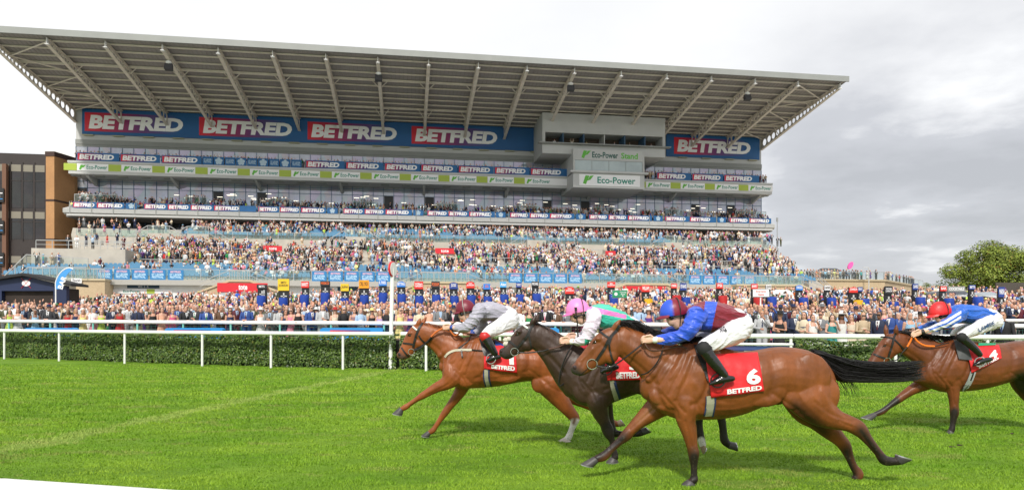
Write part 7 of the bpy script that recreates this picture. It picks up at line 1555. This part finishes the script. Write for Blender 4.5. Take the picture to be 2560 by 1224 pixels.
# ---------------------------------------------------------------- leading chestnut
chc = (.25, .068, .016)
Ch = dict(Y=9.65, root=1230, label='leading chestnut racehorse with one white hind sock and orange rein grips', col=chc, hair=hair_chest,
    torso=[(1110, 898, 930, 16), (1126, 874, 952, 30), (1150, 850, 970, 40), (1180, 838, 970, 46), (1212, 840, 968, 51), (1250, 850, 964, 53), (1290, 858, 956, 53), (1325, 862, 952, 51), (1355, 866, 960, 49), (1385, 878, 970, 44), (1408, 898, 968, 30), (1418, 918, 955, 16)],
    neck=[(1056, 832, 27, 15), (1076, 838, 27, 16), (1100, 850, 32, 18), (1124, 868, 40, 23), (1146, 892, 48, 30), (1165, 908, 54, 35)],
    head=[(1000, 888, 10, 10), (1007, 885, 15, 12), (1018, 874, 18.5, 12), (1030, 857, 23.5, 13), (1041, 843, 26.5, 15), (1051, 834, 28, 15.5), (1059, 831, 26, 15)],
    legs=[dict(lat=-.12, rows=[(1150, 905, 44, 20), (1134, 936, 33, 22), (1116, 956, 18.5, 17), (1091, 968, 13, 13), (1067, 982, 10, 10), (1057, 988, 9.3, 9.3), (1041, 998, 6.6, 6.5), (1022, 1011, 6.3, 6), (1015, 1016, 7.6, 7), (1004, 1022, 6, 6)]),
          dict(lat=.12, rows=[(1165, 930, 32, 20), (1154, 970, 17.5, 17), (1141, 992, 13, 13), (1123, 1016, 10, 10), (1113, 1030, 9.6, 9.4), (1099, 1050, 6.8, 6.5), (1088, 1067, 6.5, 6), (1082, 1075, 7.6, 7), (1073, 1081, 6, 6)]),
          dict(lat=-.13, rows=[(1362, 915, 46, 22), (1374, 955, 38, 27), (1391, 985, 27, 22), (1411, 1012, 19, 16), (1429, 1034, 15, 12), (1437, 1046, 13, 11), (1433, 1062, 8.5, 8), (1427, 1078, 7.5, 7), (1422, 1091, 8.5, 8), (1415, 1098, 7, 7)]),
          dict(lat=.13, rows=[(1370, 920, 42, 24), (1398, 962, 32, 24), (1430, 988, 21, 17), (1462, 1006, 14, 12), (1482, 1016, 12.5, 11), (1503, 1032, 8.5, 8), (1524, 1048, 7.5, 7), (1533, 1056, 8.5, 8), (1546, 1060, 7, 7)])],
    ears=[((1044, 815), (1053, 793), -.055), ((1051, 813), (1066, 790), .06)],
    muscles=[(1150, 915, 30, 44, 25, .18), (1128, 935, 20, 26, -20, .15), (1165, 940, 24, 26, -40, .18), (1260, 915, 55, 38, 8, .235), (1370, 930, 32, 38, -20, .205), (1350, 955, 22, 24, 30, .195), (1048, 855, 15, 15, 0, .058), (1090, 846, 22, 9, -28, .07), (1115, 875, 26, 11, -42, .10)],
    lines=moved_lines(1218, 966, .714, .635, .71)+[([(1070, 852), (1095, 872), (1112, 892)], 5, -.010), ([(1085, 832), (1115, 848), (1145, 858)], 6, -.006), ([(1040, 845), (1052, 858), (1050, 870)], 4, -.006), ([(1120, 960), (1092, 975), (1066, 988)], 3, -.006), ([(1150, 985), (1132, 1012)], 3, -.005), ([(1048, 999), (1026, 1014)], 2, -.004)],
    brow=(1027, 832, .066), eye=(1024.5, 838), nostril=(999, 885), mouth=[(1006, 896), (1013, 891), (1022, 885)],
    points=[(1438, 1062, 1412, 1110, 20, wh, .25), (1000, 890, 1016, 898, 13, (.10, .055, .045), .8), (1437, 1046, 1434, 1056, 9, (.12, .035, .012), 1)],
    hooves=[((1003, 1022), (981, 1032), (1006, 1037), -.12, 6.3, 0), ((1073, 1080), (1053, 1088), (1073, 1091), .12, 6.3, 0), ((1415, 1096), (1394, 1102), (1428, 1102), -.13, 7, 2), ((1544, 1059), (1563, 1064), (1550, 1048), .13, 7, 1)],
    crest=[(1056, 806), (1082, 811), (1105, 816), (1130, 823), (1160, 831), (1185, 835)], mane_len=.045, mane_fly=.01, mane_n=200,
    bridle=[(5.5, [(1056, 806), (1049, 818), (1041, 836), (1036, 855), (1033, 868)]), (4, [(1047, 838), (1055, 850), (1066, 856), (1080, 846)]), (4, [(1008, 857), (1020, 858), (1034, 860)]), (4, [(1004, 868), (1012, 880), (1022, 891)]), (4.5, [(1036, 873), (1050, 866), (1066, 855), (1082, 841)])], brow_band=[(1033, 817), (1038, 821), (1043, 825)],
    bit=(1028, 878, 7.5), reins=[('reins', leather, .0095, [(1034, 876, -.08), (1054, 868, -.1), (1078, 842, -.13)]), ('rein_grip', rein_or, .0145, [(1078, 841, -.13), (1092, 828, -.14), (1112, 818, -.16)]), ('rein_loop', rein_or, .0115, [(1124, 822, -.16), (1131, 833, -.17), (1139, 838, -.17), (1150, 830, -.16)]), ('rein_loop', leather_br, .010, [(1128, 812, -.1), (1140, 803, 0), (1156, 805, .1)]), ('neck_strap', leather, .008, [(1176, 835, -.13), (1172, 850, -.15), (1157, 862, -.18), (1145, 870, -.19)])],
    cloth=[(1210, 868), (1288, 858), (1293, 932), (1210, 921)], wave=.018, patches=[('saddle_pad', [(1198, 845), (1240, 850), (1226, 890), (1210, 888)], leather, .03), ('weight_cloth', [(1236, 848), (1262, 862), (1262, 868), (1243, 880)], mat('blue_weight_cloth', (.015, .05, .22), .3), .024)],
    surface_straps=[('breast_girth', mat('cream_strap', (.62, .57, .46), .6), 5.5, [(1113, 892), (1120, 883), (1135, 876), (1160, 874), (1180, 874)]), ('breast_girth_end', leather, 3, [(1180, 874), (1205, 876), (1222, 875)]), ('girth', girth_m, 9, [(1216, 922), (1216, 945), (1221, 964)]), ('girth_edge', girth_edge, 3.5, [(1222, 924), (1223, 945), (1228, 965)]), ('girth_edge', girth_edge, 3.5, [(1210, 924), (1210, 945), (1215, 966)]), ('neck_strap_tail', leather, 3.5, [(1153, 868), (1155, 880), (1156, 893)])],
    print=[('number', '1', .78, .92, .44, .72, .045), ('lettering', 'BETFRED', .22, .94, .77, .93, .05, .08)])
# ---------------------------------------------------------------- bay at the right edge
Dh = dict(Y=10.3, root=2440, label='bay racehorse cut by the right edge with long hot orange reins and dark mane', col=(.16, .045, .012), hair=hair_black,
    torso=[(2292, 925, 955, 16), (2308, 898, 962, 30), (2332, 872, 972, 38), (2362, 852, 980, 44), (2392, 846, 978, 47), (2432, 852, 975, 50), (2470, 856, 968, 50), (2505, 857, 958, 48), (2540, 852, 948, 47), (2575, 852, 955, 47), (2610, 860, 960, 42), (2632, 880, 950, 28), (2642, 900, 940, 14)],
    neck=[(2240, 854, 24, 14), (2258, 858, 25, 15), (2282, 868, 30, 18), (2308, 880, 38, 23), (2334, 898, 47, 29), (2356, 910, 52, 34)],
    head=[(2172, 922, 10, 10), (2178, 915, 14, 11.5), (2190, 903, 18, 11.5), (2205, 886, 22, 13), (2219, 871, 25.5, 14.5), (2232, 860, 27, 15), (2244, 855, 24, 14)],
    legs=[dict(lat=-.12, rows=[(2385, 905, 40, 18), (2381, 940, 24, 20), (2382, 963, 17.5, 16), (2384, 989, 13, 12.5), (2385, 1012, 10.4, 10), (2386, 1030, 10.8, 10.4), (2384, 1044, 8, 8), (2382, 1058, 6.4, 6.2), (2380, 1071, 7.2, 7), (2376, 1079, 6.5, 6.5)]),
          dict(lat=.12, rows=[(2335, 940, 28, 18), (2311, 958, 18.5, 17), (2288, 969, 14, 14), (2264, 984, 11, 11), (2247, 997, 9.6, 9.4), (2225, 1013, 6.7, 6.4), (2205, 1028, 7.4, 7), (2187, 1035, 6, 6)]),
          dict(lat=-.13, rows=[(2585, 905, 44, 22), (2605, 945, 36, 26), (2634, 975, 24, 19), (2668, 1000, 14.5, 13), (2690, 1022, 9, 8.5), (2712, 1046, 8, 8), (2732, 1048, 7, 7)]),
          dict(lat=.13, rows=[(2560, 915, 42, 22), (2560, 950, 34, 24), (2580, 990, 22, 18), (2606, 1022, 13, 12), (2616, 1045, 8.5, 8), (2624, 1066, 8.5, 8), (2618, 1078, 7, 7)])],
    ears=[((2236, 834), (2236, 809), -.055), ((2220, 836), (2219, 809), .065)],
    muscles=[(2345, 915, 30, 42, 25, .18), (2320, 930, 20, 26, -20, .15), (2382, 935, 22, 26, -40, .18), (2455, 915, 50, 36, 8, .235), (2560, 905, 34, 38, -10, .215), (2233, 872, 14, 14, 0, .058), (2295, 870, 24, 9, -30, .072), (2325, 895, 26, 11, -42, .10)],
    lines=moved_lines(2420, 974, .72, .667, .72)+[([(2258, 872), (2285, 888), (2305, 906)], 5, -.010), ([(2270, 848), (2305, 866), (2340, 880)], 6, -.006), ([(2222, 866), (2236, 878), (2236, 888)], 4, -.006), ([(2300, 962), (2275, 980)], 3, -.006), ([(2382, 975), (2386, 1010)], 3, -.005)],
    brow=(2209, 858, .066), eye=(2212, 864), nostril=(2173, 915),
    points=[(2386, 1030, 2378, 1090, 17, bk, .6), (2240, 1002, 2160, 1045, 15, bk, .6), (2560, 955, 2720, 1080, 40, (.02, .012, .01), .5), (2170, 922, 2182, 928, 13, mz, .8), (2194, 850, 2190, 862, 5, wh, .6)],
    hooves=[((2377, 1077), (2366, 1084), (2386, 1085), -.12, 6.3, 0), ((2187, 1035), (2153, 1042), (2180, 1049), .12, 6.3, 0), ((2730, 1048), (2748, 1046), (2735, 1032), -.13, 7.5, 0), ((2618, 1078), (2606, 1086), (2628, 1086), .13, 7.5, 0)],
    crest=[(2240, 831), (2262, 833), (2285, 836), (2310, 840), (2345, 844), (2388, 845)], mane_len=.22, mane_fly=.09, mane_n=380, wisps=[(2262, 830, 22, .12)],
    bridle=[(5, [(2240, 832), (2234, 845), (2230, 862), (2224, 880), (2220, 893)]), (4, [(2205, 841), (2220, 843), (2236, 846)]), (4, [(2184, 884), (2198, 890), (2213, 895)]), (3.5, [(2234, 846), (2240, 852), (2250, 862), (2262, 876)])], bridle_m=leather,
    bit=(2217, 901, 8.5), reins=[('reins', leather, .0085, [(2224, 902, -.08), (2243, 898, -.1), (2256, 880, -.12), (2268, 866, -.13)]), ('rein_grip', rein_hot, .0135, [(2268, 866, -.13), (2276, 852, -.14), (2281, 839, -.15)]), ('rein_grip', rein_hot, .0135, [(2284, 839, -.15), (2294, 853, -.16), (2312, 863, -.17), (2336, 865, -.17)]), ('rein_loop', leather, .0085, [(2336, 865, -.17), (2356, 860, -.17), (2372, 856, -.17)])],
    cloth=[(2412, 862), (2496, 862), (2502, 894), (2426, 932)], wave=.018, patches=[('saddle_pad', [(2380, 846), (2412, 852), (2428, 900), (2394, 896)], mat('grey_saddle_pad', (.055, .06, .062), .6), .03), ('number_cloth_pad', [(2442, 856), (2484, 857), (2484, 861), (2440, 863)], mat('green_pad', (.02, .32, .16), .6), .045)],
    surface_straps=[('girth', girth_grey, 13, [(2432, 928), (2424, 950), (2410, 974)]), ('girth_stripe', leather, 4, [(2433, 928), (2425, 950), (2411, 973)])],
    print=[('number', '4', .62, .88, .30, .80, .045), ('lettering', 'BETFRED', .24, .90, .83, .95, .05, .1)])
RES = {}
for nm, sp in (('a', A), ('b', Bh), ('c', Ch), ('d', Dh)): RES[nm] = horse(sp)

mar = (.19, .007, .022); roy = (.022, .085, .60); sil = (.36, .35, .42); grn = (.04, .50, .36); pnk = (.78, .19, .50); blu = (.012, .11, .52); wht = (.72, .71, .74)
def sA(co):
    x, y = px_of(co)
    if x < 1712 or min(seg_d(x, y, 1739, 788, 1727, 814), seg_d(x, y, 1727, 814, 1706, 840)) < 23.5: return roy
    if 1757-(y-790)*.18 < x < 1786-(y-790)*.22: return roy
    return mar
def hA(co):
    x, y = px_of(co); return roy if x < 1685-(y-770)*-.35 and y > 748+(1685-x)*.0 and x < 1682 else mar
jockey(dict(Y=7.15, k=239, root=1780, px=0, label='jockey in maroon and royal blue silks with quartered helmet on the nearest bay', head=(1690, 789), chin=(1690, 819), nose=(1673, 805), ear=(1696, 786),
    torso=[(1722, 786, 20, 24), (1740, 790, 32, 44), (1762, 792, 38, 48), (1790, 793, 37, 44), (1818, 794, 30, 38), (1846, 800, 24, 36)],
    arms=[dict(rows=[(1744, 784, -.19, 25), (1730, 812, -.25, 22), (1712, 834, -.26, 19), (1678, 846, -.22, 14.5), (1638, 849, -.17, 8.5)], palm=(1600, 847), curl=.75, size=1.05),
          dict(rows=[(1744, 786, .18, 22), (1722, 806, .23, 19), (1700, 820, .22, 16), (1672, 828, .18, 12), (1650, 836, .14, 8)], palm=(1624, 840), curl=.8)],
    hip=[(1832, 790, 24, 34), (1850, 808, 28, 40), (1852, 828, 25, 42)],
    legs=[dict(rows=[(1846, 824, -.10, 31), (1815, 842, -.19, 27), (1782, 855, -.24, 22), (1758, 866, -.25, 17), (1775, 892, -.25, 15), (1795, 917, -.25, 13), (1812, 938, -.25, 10)], knee=3, foot=(0, (1772, 962), (1832, 950))),
          dict(rows=[(1838, 826, .10, 28), (1795, 842, .20, 25), (1752, 848, .26, 19), (1738, 858, .27, 15), (1755, 886, .26, 14), (1775, 910, .26, 12), (1792, 930, .26, 10)], knee=3, foot=(0, (1755, 955), (1812, 943)))],
    helmet=(1684, 775, 36, 31, -8), peak=mat('maroon_peak', mar, .45), helmet_col=hA, silk_col=sA, goggles=(1675, 793), strap_a=.3, cuff=white_paint, words=('XG', 1800, 833, 1816, 828, 11, black_m)))
def sC(co): return sil
def hC(co): return (.16, .008, .025)
jockey(dict(Y=9.65, k=177, root=1235, px=0, label='jockey in silver grey silks and plain maroon helmet on the leading chestnut', head=(1164, 780), chin=(1162, 804), nose=(1151, 793), ear=(1171, 778),
    torso=[(1188, 777, 14, 17), (1202, 776, 20, 32), (1220, 777, 23, 35), (1242, 779, 21, 31), (1262, 781, 17, 27), (1278, 786, 15, 25)],
    arms=[dict(rows=[(1200, 775, -.19, 17), (1186, 797, -.25, 15), (1167, 816, -.26, 13), (1150, 819, -.22, 10), (1130, 818, -.17, 6.5)], palm=(1110, 817), curl=.9),
          dict(rows=[(1205, 780, .18, 16), (1206, 800, .23, 14), (1203, 820, .22, 12), (1192, 829, .18, 9), (1180, 833, .14, 6)], palm=(1164, 832), curl=.9)],
    hip=[(1264, 778, 16, 24), (1277, 790, 20, 29), (1279, 806, 19, 30)],
    legs=[dict(rows=[(1274, 802, -.10, 24), (1250, 815, -.19, 20), (1226, 827, -.23, 16), (1211, 838, -.25, 12.5), (1221, 855, -.25, 11), (1231, 872, -.25, 9.5), (1238, 884, -.25, 8)], knee=3, band=mat('red_boot_top', (.5, .015, .015), .4), foot=(0, (1215, 905), (1249, 895)), steel=True),
          dict(rows=[(1270, 803, .10, 21), (1240, 817, .20, 18), (1212, 830, .26, 14), (1202, 840, .27, 11), (1214, 858, .26, 10), (1224, 874, .26, 9), (1232, 886, .26, 7)], knee=3, foot=(0, (1208, 902), (1246, 896)))],
    helmet=(1163, 769, 25.5, 22, -8), peak=mat('dark_red_peak', (.15, .008, .025), .45), helmet_col=hC, silk_col=sC, goggles=(1154, 785), strap=mat('grey_strap', (.3, .3, .28), .5), strap_a=-.15, cuff=mat('blue_cuff', (.02, .06, .3), .5), hair='dark'))
def sB(co):
    x, y = px_of(co)
    if seg_d(x, y, 1480, 790, 1474, 825) < 24 and co.y < 8.12 or x < 1462 and y > 815: return (.72, .64, .74)
    t = (x-1470)/80; mid = 770+t*18
    return pnk if 1466 < x < 1566 and abs(y-mid) < 7.5-t*2 else grn
jockey(dict(Y=8.2, k=208, root=1520, px=0, label='jockey in emerald and pink silks with white sleeves and a pink helmet', head=(1445, 783), chin=(1451, 808), nose=(1434, 799), ear=(1456, 781),
    torso=[(1472, 783, 17, 20), (1488, 786, 25, 38), (1508, 790, 29, 42), (1532, 796, 27, 38), (1556, 806, 24, 34), (1578, 814, 20, 31)],
    arms=[dict(rows=[(1486, 788, -.19, 20), (1478, 815, -.25, 18), (1466, 842, -.26, 15), (1450, 851, -.22, 12), (1430, 853, -.17, 7.5)], palm=(1408, 851), curl=.85, size=1.1),
          dict(rows=[(1486, 792, .18, 18), (1478, 815, .23, 16), (1468, 832, .22, 13), (1456, 840, .18, 10), (1444, 842, .14, 7)], palm=(1428, 840), curl=.9)],
    hip=[(1564, 806, 20, 29), (1582, 820, 24, 34), (1586, 838, 22, 36)],
    legs=[dict(rows=[(1578, 832, -.10, 27), (1550, 850, -.19, 23), (1524, 862, -.23, 18), (1508, 872, -.25, 14), (1516, 888, -.25, 12), (1524, 900, -.25, 11), (1530, 910, -.25, 9)], knee=3, foot=(0, (1500, 932), (1543, 921))),
          dict(rows=[(1572, 834, .10, 24), (1540, 850, .20, 21), (1510, 858, .26, 16), (1498, 868, .27, 13), (1508, 888, .26, 12), (1518, 902, .26, 10), (1524, 912, .26, 8)], knee=3, foot=(0, (1496, 930), (1538, 922)))],
    helmet=(1443, 770, 30, 26, -10), peak=mat('pink_peak', (.72, .15, .42), .45), helmet_col=lambda co: (.80, .24, .56), silk_col=sB, goggles=(1437, 791), strap_a=.45, hair='dark'))
def sD(co):
    x, y = px_of(co)
    for (ax, ay, bx, by) in ((2404, 785, 2366, 808), (2366, 808, 2306, 830)):
        dx, dy = bx-ax, by-ay; L = math.hypot(dx, dy); t = ((x-ax)*dx+(y-ay)*dy)/L/L; d = ((x-ax)*dy-(y-ay)*dx)/L
        if -.1 <= t <= 1.1 and abs(d) < 15 and x < 2403: return blu if (-2.2 < d < 2.4 or d > 8 or d < -8.5) else wht
    return blu
jockey(dict(Y=10.3, k=166, root=2440, px=0, label='jockey in blue silks with striped sleeves and a bright red helmet', head=(2356, 787), chin=(2354, 811), nose=(2342, 800), ear=(2366, 785),
    torso=[(2376, 783, 13, 16), (2390, 782, 19, 30), (2410, 783, 22.5, 33), (2434, 786, 22, 30), (2458, 789, 18, 26), (2480, 793, 15, 25)],
    arms=[dict(rows=[(2404, 783, -.19, 15.5), (2384, 797, -.25, 13.5), (2362, 809, -.26, 11.5), (2338, 819, -.22, 9), (2306, 829, -.17, 6)], palm=(2278, 836), curl=.15, size=1.15),
          dict(rows=[(2402, 786, .18, 14), (2376, 797, .23, 12), (2350, 806, .22, 10), (2318, 816, .18, 8), (2290, 823, .14, 5.5)], palm=(2270, 829), curl=.3)],
    hip=[(2466, 784, 15, 23), (2480, 795, 18, 27), (2482, 808, 17, 28)],
    legs=[dict(rows=[(2476, 804, -.10, 21), (2448, 818, -.19, 17), (2420, 830, -.23, 14), (2402, 840, -.25, 11), (2420, 856, -.25, 10), (2438, 872, -.25, 8.5), (2450, 886, -.25, 7)], knee=3, foot=(0, (2433, 914), (2478, 900)), steel=True),
          dict(rows=[(2470, 806, .10, 19), (2430, 820, .20, 16), (2398, 828, .26, 13), (2386, 838, .27, 10), (2400, 858, .26, 9), (2412, 874, .26, 8), (2420, 886, .26, 7)], knee=3, foot=(0, (2402, 904), (2440, 896)))],
    helmet=(2350, 776, 28, 24, -8), peak=mat('red_peak', (.66, .02, .02), .4), helmet_col=lambda co: (.68, .018, .02), silk_col=sD, goggles=(2346, 792), strap_a=.35, cuff=strap_m, words=('LAMBE', 2446, 829, 2486, 810, 9, mat('navy_letters', (.02, .06, .16), .5)), hair='dark'))
# whip in the middle jockey's raised hand
b = MB(); o0 = W(1443, 846, 8.2)+Vector((0, -.12, 0)); b.tube([Vector((0, 0, 0)), W(1440, 800, 8.2)+Vector((0, -.13, 0))-o0, W(1436, 772, 8.2)+Vector((0, -.14, 0))-o0], [.010, .008, .006], 7)
b.add([tuple(W(x, y, 8.2)+Vector((0, l, 0))-o0) for x, y, l in ((1433, 768, -.145), (1440, 768, -.145), (1440, 776, -.145), (1434, 776, -.145), (1433, 768, -.135), (1440, 768, -.135), (1440, 776, -.135), (1434, 776, -.135))], [(0, 1, 2, 3), (7, 6, 5, 4), (0, 4, 5, 1), (1, 5, 6, 2), (2, 6, 7, 3), (3, 7, 4, 0)])
o = b.build('whip', leather, loc=o0, smooth=False); tag(o, 'thin black riding whip held upright by the jockey in the pink helmet', 'whip')
